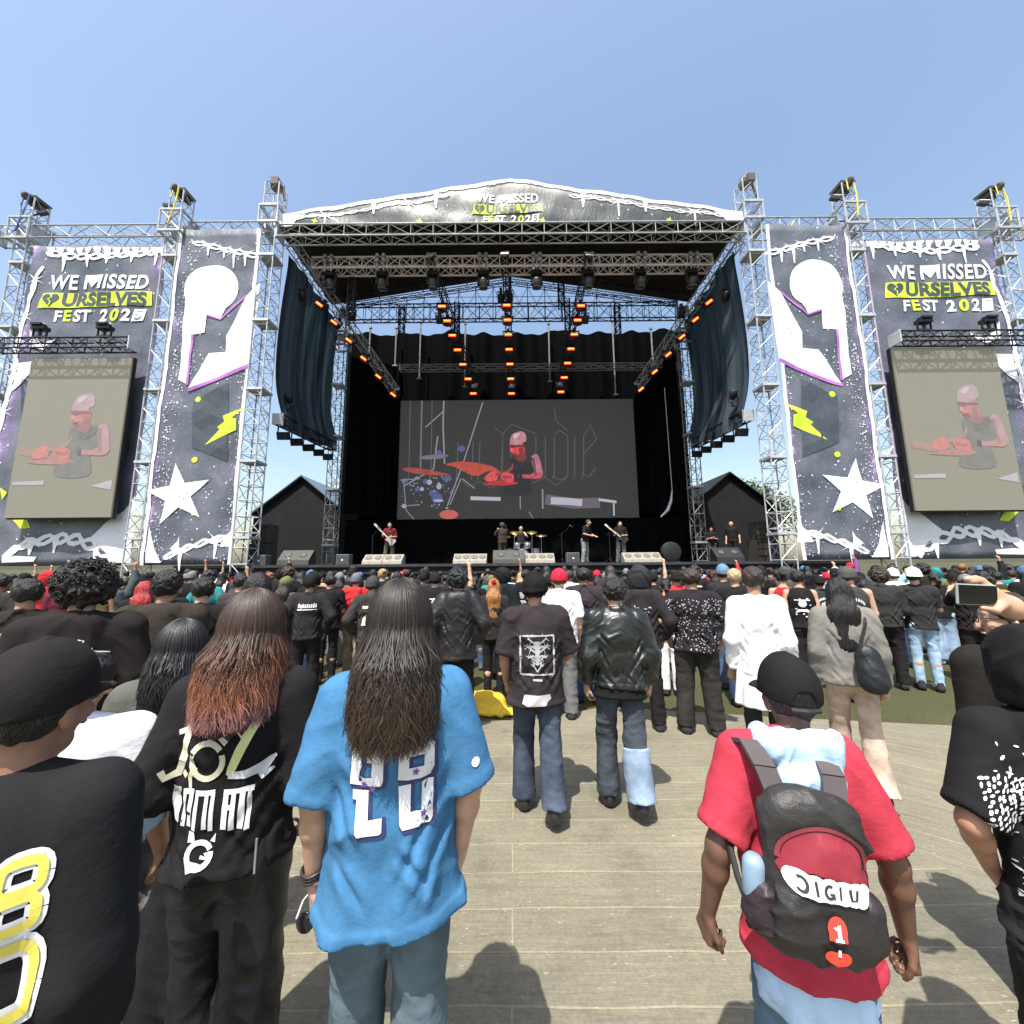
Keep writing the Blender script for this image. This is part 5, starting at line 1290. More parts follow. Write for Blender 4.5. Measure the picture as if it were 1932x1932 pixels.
def digit_polys(x0, z0, wd, ht, kind):
    q = lambda a, b_: (x0+a*wd, z0+b_*ht)
    r = []
    if kind == 'L':
        r += [[q(*p) for p in [(0, .56), (.05, .97), (.12, 1), (.32, .98), (.36, .8), (.3, .72), (.28, .66), (.66, .66), (.66, .82), (.5, .83), (.48, .98), (.92, 1), (1, .95), (1, .6), (.94, .54)]]]
        r += [[q(*p) for p in [(.1, .5), (.58, .5), (.6, .18), (1, .18), (1, .02), (.94, 0), (.3, 0), (.24, .05), (.22, .38), (.1, .38)]]]
    else:
        r += [[q(*p) for p in a] for a in ([(0, .58), (.04, .98), (.1, 1), (.9, 1), (1, .95), (1, .84), (.3, .84), (.3, .70), (.28, .55)], [(.3, .70), (.72, .70), (.72, .84), (1, .84), (1, .6), (.94, .55), (.28, .55)])]
        r += [[q(*p) for p in a] for a in ([(.02, .5), (.36, .5), (.36, .18), (.66, .18), (.66, .02), (.6, 0), (.16, 0), (.08, .06)], [(.66, .5), (.98, .5), (.98, .05), (.9, 0), (.66, .02)])]
    return r
def grow(polys, d):
    out = []
    for p in polys:
        n = len(p); cx = sum(a for a, _ in p)/n; cz = sum(b_ for _, b_ in p)/n
        bm_ = []
        for i in range(n):
            a, b_, c = Vector(p[i-1]), Vector(p[i]), Vector(p[(i+1) % n]); e1 = (b_-a).normalized(); e2 = (c-b_).normalized(); nn = Vector((e1.y+e2.y, -e1.x-e2.x))
            if nn.length < .3: nn = Vector((e1.y, -e1.x))
            bm_.append(tuple(b_+nn.normalized()*d))
        ar = sum(p[i-1][0]*p[i][1]-p[i][0]*p[i-1][1] for i in range(n))
        out.append(bm_ if ar > 0 else [tuple(2*Vector(p[i])-Vector(bm_[i])) for i in range(n)])
    return out
dp = digit_polys(-.118, 1.085, .098, .225, 'L')+digit_polys(.022, 1.085, .108, .225, 'R')
on_back('number_edge', Pshape([[(x+.006, z+.017) for x, z in p] for p in grow(dp, .007)]), sh, NAVYP, off=.003)
on_back('number_print', Pshape(dp), sh, WHITEP, off=.0055, shift=(0, .022))
on_back('sleeve_badge', Pshape([circle(.262, 1.245, .014, 12)]), sh, WHITEP, off=.004)
fl = [star(x, z, .012, .5, .2, 5) for x, z in ((-.075, 1.235), (-.05, 1.225), (.075, 1.252), (.10, 1.14))]
on_back('number_blot', Pshape(fl), sh, PURP, off=.008)
w_ = k['wrL']; b = MB()
for dz, r in ((.012, .034), (.03, .036), (.022, .035)):
    N = 16; b.path([(w_[0]+r*math.cos(2*math.pi*i/N), w_[1]-.01+r*math.sin(2*math.pi*i/N), w_[2]+dz+.004*math.sin(i)) for i in range(N+1)], .0045, 6)
b.build('bracelets', plain('dark_bead', (.03, .02, .02), .4), t, True)
wp = t.matrix_basis @ Vector(tuple(k['wrL']+V3(-.005, .05, -.15)))
sg_ = thing('sunglasses', 'dark sunglasses hanging from the left hand of the person in blue', 'sunglasses', wp)
b = MB(); b.lathe([(.003, -.002), (.026, -.002), (.028, 0), (.026, .002), (.003, .002)], (-.03, 0, -.01), Matrix.Rotation(R(80), 3, 'X'), 14); b.lathe([(.003, -.002), (.026, -.002), (.028, 0), (.026, .002), (.003, .002)], (.03, 0, -.01), Matrix.Rotation(R(80), 3, 'X'), 14); b.build('lenses', plain('dark_lens', (.01, .008, .01), .1), sg_, True)
b = MB(); b.tube((-.006, 0, .0), (.006, 0, .0), .003); b.path([(-.058, 0, 0), (-.06, .04, .02), (-.04, .1, .03)], .003, 5); b.path([(.058, 0, 0), (.06, .04, .02), (.04, .1, .03)], .003, 5); b.build('frame', plain('pale_frame', (.6, .58, .55), .4), sg_)

# ---- woman in black jacket with ombre hair
k = skel(armL=((.09, -.06, -.27), (.075, .03, -.235)), armR=((.08, -.02, -.275), (-.02, .14, -.20)), stride=.22, sw=.163)
t = person('person in a black printed jacket with orange tipped hair and rolled blue cuffs', 452, 1450, 1.45, 1.73, R(13), slim=.93)
part('body', body_mesh(k, .007, 'full', build=.95), SKIN, t, SK['light'])
sh = part('jacket', top_mesh(k, .009, .028, 1.02, .905, .02, .012, 8, 'jacket', .96, .076, .01, 6), CL, t, (.014, .013, .014))
b_ = []
for nm in 'LR':
    e, wv = k['el'+nm], k['wr'+nm]; Fd = Field(np.minimum(e, wv)-.14, np.maximum(e, wv)+.14, .008); d = wv-e; d = d/np.linalg.norm(d)
    Fd.cone(e-d*.02, e+d*.09, .066, .062, k=.01, cuts=[(e+d*.085, d), (e-d*.0, -d)]); Fd.folds(.01, 26, 3, .2, True, 1)
    part('rolled_cuff', Fd.mesh(), CL, t, (.36, .50, .66))
part('trousers', trousers_mesh(k, .009, (.105, .088, .135), .02, .011, 6, 1.04), NYLON, t, (.010, .010, .012))
part('shoes', shoes_mesh(k), CL, t, (.015, .015, .015))
strand_obj('hair', strand_hair(k, 4600, 9, 1.395, 1.34, .0016, .016, 5, 125, cut=.04, backd=.10), strand_mat('ombre_hair', [(0, (.04, .026, .018)), (.35, (.055, .029, .018)), (.6, (.12, .046, .022)), (.85, (.29, .115, .06)), (1, (.36, .16, .16))]), t)
part('hair_base', hair_mesh(k, 'long', .009, 5), HAIR, t, (.045, .02, .012))
S_ = []
def ST(pts, w0): return stroke([(x, z) for x, z in pts], w0)
j = ST([(-.115, 1.37), (-.125, 1.31), (-.135, 1.25), (-.15, 1.21), (-.185, 1.20), (-.195, 1.225)], [.018, .024, .026, .026, .02, .016]) + ST([(-.155, 1.335), (-.125, 1.345), (-.10, 1.385)], [.014, .018, .010]) + ST([(-.13, 1.20), (-.12, 1.215)], .02)
o_ = [(-.05+.052*math.cos(a), 1.25+.055*math.sin(a)) for a in np.linspace(.6, 6.6, 22)]; j += ST(o_, .018) + ST([(-.09, 1.23), (-.105, 1.20), (-.10, 1.165)], [.02, .015, .01]) + ST([(-.05, 1.305), (-.02, 1.325), (.01, 1.30)], .016)
on_back('script_print', Pshape(j), sh, CREAM, off=.003, shift=(0, .012))
l_ = ST([(.02, 1.36), (.055, 1.325), (.065, 1.30)], [.012, .02, .012]) + ST([(.115, 1.40), (.09, 1.35), (.055, 1.28), (.03, 1.22), (.02, 1.20)], [.01, .026, .03, .026, .016])
on_back('script_flash', Pshape(l_), sh, PALEY, off=.0035, shift=(0, .012))
l_ = ST([(.02, 1.20), (.07, 1.195), (.12, 1.205), (.155, 1.235)], [.02, .026, .036, .008]) + ST([(.09, 1.2), (.12, 1.18), (.15, 1.195)], [.01, .02, .01])
on_back('script_tail', Pshape(l_), sh, WHITEP, off=.004, shift=(0, .012))
bars = []
for i, (x, wd) in enumerate(((-.165, .032), (-.122, .014), (-.10, .016), (-.078, .014), (-.045, .014), (-.026, .014), (.012, .018), (.036, .016), (.06, .018), (.082, .014))):
    z0, z1 = 1.065-.003*i-.004*(i % 2), 1.165-.002*i; bars.append([(x, z0), (x+wd, z0-.001), (x+wd-.002, z1), (x+.001, z1+.002)])
bars += [[(-.165, 1.155), (-.13, 1.155), (-.13, 1.172), (-.165, 1.172)], [(-.122, 1.15), (-.085, 1.15), (-.085, 1.166), (-.122, 1.166)], [(-.078, 1.148), (-.015, 1.148), (-.015, 1.163), (-.078, 1.163)], [(.012, 1.10), (.05, 1.10), (.05, 1.115), (.012, 1.115)], [(.012, 1.145), (.1, 1.142), (.1, 1.157), (.012, 1.16)]]
on_back('bar_print', Pshape(bars), sh, WHITEP, off=.003, shift=(0, .012))
em = ST([(-.045+.036*math.cos(a), .995+.034*math.sin(a)) for a in np.linspace(.4, 6.5, 18)], .016) + ST([(-.04, .99), (-.02, .985), (-.025, 1.0)], .010) + [[(-.085, .985), (-.075, .95), (-.02, .965), (-.045, .975)], [(-.085, 1.03), (-.06, 1.03), (-.065, 1.06), (-.085, 1.06)], [(-.015, 1.03), (.0, 1.025), (-.0, 1.05)]]
on_back('emblem_print', Pshape(em), sh, WHITEP, off=.003)
b = MB(); b.box((.125, -.14, .965), (.006, .006, .10)); b.build('zip', plain('zip_metal', (.5, .5, .48), .3, .7), t)

# ---- man in red shirt with backpack
k = skel(armL=((.125, -.05, -.262), (.035, .06, -.235)), armR=((.115, -.05, -.265), (.05, .05, -.24)), stride=.15, lean=.02, headfwd=.01, sw=.168)
k['head'] = k['head']+V3(.045, 0, -.012); k['neck'] = k['neck']+V3(.015, 0, 0)
t = person('person in a red shirt and black cap with pale blue hood, walking', 1508, 1600, 1.25, 1.55, R(-7), slim=.90)
part('body', body_mesh(k, .006, 'full', curlL=(.95, 1.1, .8), curlR=(1.0, 1.15, .8), build=1.05), SKIN, t, SK['dark'])
part('hoodie', top_mesh(k, .010, .006, .3, .77, .028, .004, 12, 'hoodie', .97), CL, t, (.45, .62, .82))
Fd = Field((-.2, -.2, 1.3), (.2, .15, 1.6), .007); Fd.cone((-.07, -.08, 1.505), (.07, -.08, 1.505), .052, .052, (1, .75, .95), .03); Fd.cone((-.05, -.115, 1.415), (.05, -.115, 1.415), .045, .045, (1.25, .6, 1.1), .03)
for sg in (-1, 1): Fd.cone((sg*.105, -.055, 1.50), (sg*.08, .06, 1.49), .040, .034, k=.03)
Fd.folds(.008, 8, 6, .8, True, .8)
part('hood', Fd.mesh(), CL, t, (.45, .62, .82))
sh = part('shirt', top_mesh(k, .009, .030, .84, .865, .032, .010, 14, 'plain', .97, .078, .005, 6), CL, t, (.44, .040, .065))
part('undershirt_hem', skirt_mesh(k, .010, .92, .735, .128, .150, .012), CL, t, (.45, .62, .82))
part('jeans', trousers_mesh(k, .010, (.096, .082, .08), .09, .010, 4, .95, .92), DENIM, t, (.10, .16, .23)); part('shoes', shoes_mesh(k), CL, t, (.02, .02, .02))
part('hair', hair_mesh(k, 'short', .010, 4), HAIR, t, HC['black'])
part('cap', cap_mesh(k, 'cap', False, .006, True), CL, t, (.013, .012, .012))
hd = k['head']; b = MB(); b.path([(hd[0]+.05*x, hd[1]-.108+.012*abs(x), hd[2]-.012) for x in (-1, -.5, 0, .5, 1)], .009, 6); b.build('cap_strap', BLACKP, t)
bp = thing('backpack', 'black and red backpack with white lettering and a red emblem', 'backpack', tuple(t.location), R(-7)); sg0 = t.scale[2]; bp.scale = (sg0*.88, sg0*.80, sg0*.80)
qa = R(5); off_ = Matrix.Rotation(R(-7), 3, 'Z') @ Vector((-.06-math.sin(qa)*1.15*bp.scale[0], -.045, .265+(1-math.cos(qa))*1.15*bp.scale[2])); bp.rotation_euler = (0, qa, R(-7)); bp.location += off_
Fd = Field((-.26, -.46, .84), (.26, .02, 1.5), .007)
Fd.cone((0, -.20, 1.30), (0, -.21, 1.02), .10, .11, (1.42, .62, 1), .05); Fd.cone((-.06, -.19, 1.345), (.06, -.19, 1.345), .065, .065, (1, .7, 1), .05); Fd.cone((-.09, -.21, 1.0), (.09, -.21, 1.0), .08, .08, (1, .75, 1), .04)
Fd.folds(.008, 8, 21, .3); Fd.F = np.maximum(Fd.F, (Fd.ax[1]+.12)[None, :, None])
main_ = part('main_compartment', Fd.mesh(), NYLON, bp, (.022, .02, .019))
Fd = Field((-.22, -.50, .88), (.22, -.1, 1.36), .007)
Fd.cone((0, -.235, 1.25), (0, -.26, 1.05), .075, .085, (1.5, .6, 1), .04); Fd.cone((-.08, -.255, 1.01), (.08, -.255, 1.01), .068, .068, (1, .7, 1), .03); Fd.folds(.008, 8, 25, .6)
fp = part('front_pocket', Fd.mesh(), NYLON, bp, (.020, .018, .018))
arch = [(.118*math.sin(a), 1.165+.108*math.cos(a)) for a in np.linspace(-1.45, 1.45, 18)]+[(.135, 1.13), (.125, 1.10), (.05, 1.14), (-.05, 1.155), (-.12, 1.12), (-.132, 1.14)]
on_back('red_panel', Pshape([arch]), fp, plain('red_panel', (.24, .02, .035), .5), bp, .005, shift=(0, .06), also=(main_,))
on_back('zip_piping', Pshape(stroke([(.128*math.sin(a), 1.165+.118*math.cos(a)) for a in np.linspace(-1.6, 1.6, 24)], .012)), fp, plain('dull_red_piping', (.20, .03, .04), .5), bp, .009, shift=(0, .06), also=(main_,))
lt = [circle(x, 1.115+dz, rx, 16, .034) for x, rx, dz in ((-.085, .036, .002), (-.045, .028, .0), (-.01, .032, .0), (.03, .036, -.002), (.06, .036, -.004), (.085, .03, -.008))]+[[(-.075, 1.145), (.08, 1.14), (.085, 1.08), (-.085, 1.085)]]
on_back('lettering_patch', Pshape(lt), fp, WHITEP, bp, .010, shift=(0, .065), also=(main_,))
D_ = []
D_ += stroke([(-.083+.014*math.cos(a), 1.115+.019*math.sin(a)) for a in np.linspace(2.2, -2.4, 12)], .008); D_ += stroke([(-.048, 1.135), (-.046, 1.097)], .007); D_ += stroke([(-.012+.012*math.cos(a), 1.113+.017*math.sin(a)) for a in np.linspace(.9, 5.6, 12)], .008)+stroke([(-.012, 1.108), (0, 1.108), (.0, 1.095)], .006)
D_ += stroke([(.018, 1.132), (.018, 1.095)], .006)+stroke([(.045, 1.128), (.050, 1.096), (.064, 1.098), (.066, 1.126)], .008)
on_back('lettering', Pshape(D_), fp, plain('dark_letter', (.03, .03, .032), .6), bp, .013, shift=(0, .065), also=(main_,))
em = [circle(0, 1.015, .026, 16, .036), [(-.024, 1.02), (-.024, .985), (.024, .985), (.024, 1.02)], circle(0, .935, .034, 14, .02), circle(-.017, .938, .018, 10), circle(.017, .938, .018, 10), [(-.02, .925), (.02, .925), (0, .905)]]
on_back('red_emblem', Pshape(em), fp, REDP, bp, .010, shift=(0, .065), also=(main_,))
on_back('white_numeral', Pshape(stroke([(-.009, 1.018), (.002, 1.03), (.002, .992)], .010)+stroke([(-.010, .992), (.012, .992)], .008)+stroke([(0, .965), (0, .945)], .008)), fp, WHITEP, bp, .014, shift=(0, .065), also=(main_,))
for sg in (-1, 1):
    b = MB(); P_ = [(sg*.085, -.17, 1.36), (sg*.11, -.12, 1.455), (sg*.118, -.02, 1.505), (sg*.12, .06, 1.475), (sg*.125, .15, 1.36), (sg*.15, .15, 1.2)]
    for a, c in zip(P_[:-1], P_[1:]):
        a, c = Vector(a), Vector(c); d = (c-a).normalized(); sd_ = Vector((1, 0, 0)); n = d.cross(sd_).normalized(); q = [a-sd_*.036, a+sd_*.036, c+sd_*.036, c-sd_*.036]; b.add([p+n*.008 for p in q]+[p-n*.008 for p in q], [(0, 1, 2, 3), (7, 6, 5, 4), (0, 4, 5, 1), (1, 5, 6, 2), (2, 6, 7, 3), (3, 7, 4, 0)])
    recalc(b.build('shoulder_strap', plain('strap_webbing', (.07, .055, .055), .7), bp, False))
    b = MB(); b.path([(sg*.185, -.19, 1.0), (sg*.20, -.13, 1.06), (sg*.19, -.02, 1.12), (sg*.17, .1, 1.17)], .011, 6); b.build('lower_strap', BLACKP, bp)
    Fd = Field((sg*.19-.09, -.36, .88), (sg*.19+.09, -.1, 1.14), .007); Fd.cone((sg*.15, -.19, 1.08), (sg*.15, -.19, 1.0), .048, .055, (1, 1.2, 1), .02); Fd.folds(.007, 22, 3, .5); part('side_pocket', Fd.mesh(), NYLON, bp, (.024, .016, .02))
b = MB(); b.path([(-.05, -.17, 1.37), (-.045, -.175, 1.40), (.045, -.175, 1.40), (.05, -.17, 1.37)], .011, 8); b.build('carry_handle', REDP, bp, True)
b = MB(); b.lathe([(.03, -.06), (.034, -.05), (.034, .05), (.03, .06), (.018, .075)], (-.175, -.19, 1.11), None, 14); b.build('bottle_cap', plain('blue_grey_cap', (.20, .29, .38), .4), bp, True)

# ---- man at the left edge with cap and numbered jersey
k = skel(stride=.1, headyaw=R(-12), sw=.168)
t = person('person in a black cap and black jersey with yellow and white numerals', 6, 1650, .86, 1.67, R(14), slim=.87)
part('body', body_mesh(k, .0065, 'full', build=1.05), SKIN, t, SK['tan'])
sh = part('jersey', top_mesh(k, .009, .030, 1.6, .84, .02, .012, 17, 'plain', .98, .075, .005, 5), CL, t, (.015, .015, .016))
part('trousers', trousers_mesh(k, .012, (.10, .085, .08), .09, .01, 4, 1.0), CL, t, (.02, .02, .02)); part('shoes', shoes_mesh(k), CL, t, (.02, .02, .02))
part('hair', hair_mesh(k, 'short', .010, 4), HAIR, t, HC['black']); part('cap', cap_mesh(k, 'cap', False, .006, False), CL, t, (.016, .014, .014))
def ring(x, z, a, b_, wd, n=20): return stroke([(x+math.copysign(abs(math.cos(q))**.6, math.cos(q))*a, z+math.copysign(abs(math.sin(q))**.6, math.sin(q))*b_) for q in np.linspace(0, 2*math.pi, n+1)], wd)
E8 = ring(.0, 1.235, .03, .026, .034)+ring(.0, 1.175, .03, .026, .034); on_back('numeral_edge', Pshape(E8), sh, WHITEP, off=.003, shift=(.125, .125)); on_back('numeral_print', Pshape(ring(.0, 1.235, .03, .026, .017)+ring(.0, 1.175, .03, .026, .017)), sh, YELP, off=.006, shift=(.125, .125))
E0 = ring(.0, 1.055, .047, .062, .044, 24); on_back('numeral_edge', Pshape(E0), sh, WHITEP, off=.003, shift=(.115, .125)); on_back('numeral_print', Pshape(ring(.0, 1.055, .047, .062, .02, 24)), sh, YELP, off=.006, shift=(.115, .125))

# ---- curly man, script hoodie
k = skel(armL=((.08, -.02, -.28), (.0, .10, -.22)), armR=((.10, -.02, -.27), (.03, .08, -.23)), stride=.1, sw=.19)
t = person('person with big black curly hair and white script across a black top', 140, 1250, 2.2, 1.85, R(32), slim=.9)
part('body', body_mesh(k, .009, 'full', build=1.05), SKIN, t, SK['mid']); sh = part('top', top_mesh(k, .011, .032, .95, .9, .02, .012, 23, 'hoodie', 1.02, .08, .01, 5), CL, t, (.018, .014, .014))
part('trousers', trousers_mesh(k, .012, (.11, .095, .10), .09, .011, 4, 1.0), CL, t, (.045, .042, .035)); part('shoes', shoes_mesh(k), CL, t, (.02, .02, .02))
part('hair', hair_mesh(k, 'curly', .007, 2), HAIR, t, (.012, .010, .009))
rs = np.random.default_rng(2); hb = MB(); hd = k['head']
for _ in range(420):
    d = rs.normal(0, 1, 3); d /= np.linalg.norm(d)
    if d[1] > .35 and d[2] < .4 or d[2] < -.6: continue
    c = np.array(hd)+np.array((0, -.0, .045))+d*np.array((.122, .128, .12))*rs.uniform(.95, 1.08); u_ = np.cross(d, rs.normal(0, 1, 3)); u_ /= np.linalg.norm(u_); v_ = np.cross(d, u_); r_ = rs.uniform(.010, .02)
    hb.path([c+u_*r_*math.cos(a)+v_*r_*math.sin(a)+d*.004*a for a in np.linspace(0, 5, 7)], .0042, 3)
hc = hb.build('curls', HAIR, t, True); hc.color = (.012, .010, .009, 1)
sc_ = []
x = -.13
for i in range(9): sc_ += stroke([(x, 1.352+random.uniform(-.006, .006)-.002*i), (x+.012, 1.372-.002*i), (x+.02, 1.340-.002*i), (x+.03, 1.358-.002*i)], .006); x += .03
sc_ += stroke([(-.17, 1.35), (-.13, 1.352)], .005)+stroke([(.10, 1.345), (.20, 1.325)], .006)+stroke([(.05, 1.40), (.08, 1.395), (.055, 1.33)], .006)+stroke([(-.02, 1.392), (.01, 1.385)], .004)
on_back('script_print', Pshape([[(x*.85, z+.0) for x, z in p] for p in sc_]), sh, WHITEP, off=.004)

# ---- person in white tee and lilac trousers behind the left edge
k = skel(armL=((.08, -.02, -.28), (.0, .10, -.22)), armR=((.10, -.02, -.27), (.03, .08, -.23)), stride=.25)
t = person('person in white shirt and lilac trousers, mostly hidden behind the black numbered jersey', 112, 1560, 1.42, 1.55, R(25))
part('body', body_mesh(k, .010, 'full'), SKIN, t, SK['mid']); part('shirt', top_mesh(k, .011, .028, .9, .86, .03, .010, 31, 'tee', .95, .076, .01, 6), CL, t, (.75, .75, .79))
part('trousers', trousers_mesh(k, .012, (.12, .13, .16), -.03, .014, 4, 1.0), CL, t, (.28, .28, .40)); part('shoes', shoes_mesh(k), CL, t, (.3, .3, .3)); part('hair', hair_mesh(k, 'short', .011, 4), HAIR, t, HC['black'])

# ---- short woman with black wavy bob
k = skel(armL=((.07, -.02, -.28), (.0, .10, -.22)), armR=((.07, -.02, -.28), (.03, .08, -.23)), stride=.1, sw=.17)
t = person('short person with a black wavy bob and grey olive jacket', 322, 1400, 1.85, 1.575, R(25))
part('body', body_mesh(k, .011, 'full', build=.92), SKIN, t, SK['light']); part('jacket', top_mesh(k, .011, .032, 1.95, .82, .03, .012, 37, 'jacket', .95, .075, 0, 6), CL, t, (.10, .10, .088))
part('trousers', trousers_mesh(k, .012, (.12, .12, .14), -.02, .014, 4, 1.0), CL, t, (.16, .155, .14)); part('shoes', shoes_mesh(k), CL, t, (.05, .05, .05))
strand_obj('hair', strand_hair(k, 1500, 19, 1.40, 1.22, .0026, .011, 8, 130, cut=.03, backd=.05), strand_mat('black_wavy_hair', [(0, (.010, .010, .011)), (1, (.012, .012, .013))]), t); part('hair_base', hair_mesh(k, 'short', .011, 5), HAIR, t, (.008, .008, .008))

# ---- grey brown hoodie man
k = skel(stride=.0, sw=.19)
t = person('person in a plain dark brown hoodie, right of the curly haired person', 298, 1250, 2.85, 1.835, R(22), slim=.9)
part('body', body_mesh(k, .012, build=1.05), SKIN, t, SK['mid']); part('hoodie', top_mesh(k, .011, .034, 1.95, .9, .02, .013, 41, 'hoodie', 1.05, .072, .01, 5), CL, t, (.034, .028, .022))
part('trousers', trousers_mesh(k, .014), CL, t, (.03, .03, .03)); part('shoes', shoes_mesh(k), CL, t, (.02, .02, .02)); part('hair', hair_mesh(k, 'short', .007, 7), HAIR, t, HC['black'])

# ---- beanie man with framed print
k = skel(armL=((.07, -.02, -.28), (-.01, .10, -.22)), armR=((.09, .02, -.27), (-.10, .16, -.14)), stride=.25, sw=.17)
t = person('person in a black beanie and black shirt with a pale framed emblem', 1012, 1300, 3.15, 1.77, R(1))
part('body', body_mesh(k, .010, 'full', build=1.05), SKIN, t, SK['mid']); sh = part('shirt', top_mesh(k, .010, .030, .97, .80, .02, .012, 43, 'tee', 1.0, .082, .01, 6), CL, t, (.030, .024, .026))
part('jeans', trousers_mesh(k, .010, (.098, .085, .088), .09, .012, 4, .93, .92), DENIM, t, (.055, .07, .10)); part('boots', shoes_mesh(k, .012), LEATHER, t, (.015, .015, .015)); part('beanie', cap_mesh(k, 'beanie', h=.007), KNIT, t, (.010, .009, .009)); part('hair', hair_mesh(k, 'short', .011, 4), HAIR, t, HC['black'])
fp_ = []
for a, c in (((-.125, 1.03), (-.125, 1.31)), ((-.125, 1.31), (.125, 1.31)), ((.125, 1.31), (.125, 1.03)), ((.125, 1.03), (-.125, 1.03))):
    n = 12; fp_ += stroke([(a[0]+(c[0]-a[0])*i/n, a[1]+(c[1]-a[1])*i/n) for i in range(n+1)], .011, .4)
    for i in range(9):
        x, z = a[0]+(c[0]-a[0])*random.random(), a[1]+(c[1]-a[1])*random.random(); q = random.uniform(0, 6.3); fp_.append([(x-.004, z), (x+.004, z+.003), (x+.02*math.cos(q), z+.02*math.sin(q))])
for sg in (-1, 1):
    for zz, l, up in ((1.26, .09, .03), (1.23, .10, .01), (1.20, .095, .03), (1.17, .085, -.015), (1.14, .07, .02), (1.12, .05, -.03), (1.245, .07, -.03)):
        fp_ += stroke([(0, zz-.02), (sg*l*.4, zz+up*.2), (sg*l*.75, zz+up), (sg*l, zz+up*.3)], [.014, .012, .009, .003]); fp_ += stroke([(sg*l*.5, zz+up*.4), (sg*l*.65, zz-.02)], [.007, .002]); fp_ += stroke([(sg*l*.7, zz+up), (sg*l*.8, zz+up+.02)], [.007, .002])
    fp_ += stroke([(sg*.03, 1.13), (sg*.025, 1.09), (0, 1.05)], [.012, .01, .006])
fp_ += [[(-.02, 1.27), (.02, 1.27), (.012, 1.1), (-.012, 1.1)], [(-.035, 1.0), (.035, 1.0), (.035, .985), (-.035, .985)]]
on_back('framed_print', Pshape(fp_), sh, GREYP, off=.004)
hm = [[(-.10, .89), (.09, .89), (.10, .86), (.07, .84), (.06, .82), (-.08, .815), (-.115, .83)]]
on_back('hem_print', Pshape(hm), sh, plain('bleached_print', (.40, .40, .40), .8), off=.004)

# ---- black leather jacket
k = skel(armL=((.075, -.04, -.275), (.01, .05, -.23)), armR=((.085, -.03, -.275), (.0, .06, -.23)), stride=.22, sw=.168)
t = person('person in a shiny black leather jacket and half faded jeans', 1168, 1300, 3.2, 1.735, R(-2))
part('body', body_mesh(k, .011, 'full'), SKIN, t, SK['light']); part('jacket', top_mesh(k, .009, .030, 1.93, .92, .012, .015, 47, 'jacket', 1.0, .076, .01, 6), LEATHER, t, (.012, .014, .013))
part('undershirt', top_mesh(k, .014, .024, .05, .84, .02, .006, 3, 'plain'), CL, t, (.012, .012, .012))
part('jeans', trousers_mesh(k, .010, (.098, .085, .09), .09, .011, 9, .96, .90), DENIM, t, (.055, .065, .08)); part('shoes', shoes_mesh(k, .010), LEATHER, t, (.014, .013, .012)); part('hair', hair_mesh(k, 'short', .007, 8), HAIR, t, HC['black'])
kn, an = k['knR'], k['anR']; Fd = Field(np.minimum(kn, an)-.15, np.maximum(kn, an)+.15, .010); d = (an-kn)/np.linalg.norm(an-kn); Fd.cone(kn, an+d*.06, .0985, .1035, k=.02, cuts=[(an+V3(0, 0, .0), d), (kn+d*.06+V3(0, 0, .0), -d)]); Fd.folds(.005, 14, 3)
part('faded_shin', Fd.mesh(), DENIM, t, (.22, .29, .39))

# ---- person filming at the right edge, phone in hand
def ik(a, w_, pole, l1=.29, l2=.26):
    a, w_, pole = (np.array(q, f32) for q in (a, w_, pole)); d = w_-a; D = np.linalg.norm(d); d = d/D; D = min(D, l1+l2-.005); x = (l1*l1-l2*l2+D*D)/(2*D); hgt = math.sqrt(max(1e-5, l1*l1-x*x)); pole = pole-d*(pole@d); pole /= np.linalg.norm(pole)
    return a+d*x+pole*hgt, a+d*D
t = person('person in black with glasses filming with a raised phone at the right edge', 1925, 1250, 1.78, 1.70, R(-22), slim=.88)
ph = thing('phone', 'dark smartphone held sideways by the person filming at the right edge', 'phone', at(1842, 1122, 1.40)); ph.rotation_euler = (R(3), R(3), R(2))
b = MB(); b.box((0, 0, 0), (.150, .009, .074)); beam(b.build('case', plain('phone_case', (.30, .32, .30), .4), ph), .004, 2)
b = MB(); b.box((0, -.0052, 0), (.142, .001, .067)); b.build('screen', plain('phone_screen', (.008, .008, .010), .12), ph)
Fd = Field((-.1, -.15, -.2), (.36, .15, .2), .0055)
wv = V3(.18, .012, -.04); wend = (.20, .015, -.05)
Fd.cone(wv, wend, .031, .034, (1, .85, 1), .02); Fd.cone(wv, (.11, .012, .015), .03, .022, (1, .7, 1), .02); Fd.cone(wv, (.13, .0, -.03), .03, .02, (1, .7, 1), .02)
for i, (x, z, c, r_) in enumerate(((.070, .058, (.02, .054), .0105), (.088, .052, (.035, .045), .0105), (.098, .030, (.06, .02), .0098), (.10, .012, (.065, -.005), .009))):
    b0 = V3(.12, .012, .014-.012*i); m_ = V3(x, .022-.003*i, z); e_ = V3(c[0], .012, c[1]); Fd.cone(b0, m_, .013, r_, k=.01); Fd.cone(m_, e_, r_, r_*.82, k=.004)
Fd.cone((.13, -.004, -.03), (.088, -.016, -.052), .016, .012, k=.01); Fd.cone((.088, -.016, -.052), (.045, -.014, -.045), .012, .009, k=.004)
hV, hQ = Fd.mesh(); hV[:, 0] -= .04; wend = (wend[0]-.04, wend[1], wend[2])
bpy.context.view_layer.update()
LW = Matrix.LocRotScale(t.location, t.rotation_euler, t.scale).inverted() @ Matrix.LocRotScale(ph.location, ph.rotation_euler, ph.scale)
A4 = np.array(LW, f32); hV = hV @ A4[:3, :3].T + A4[:3, 3]
k = skel(sw=.165, headyaw=R(75))
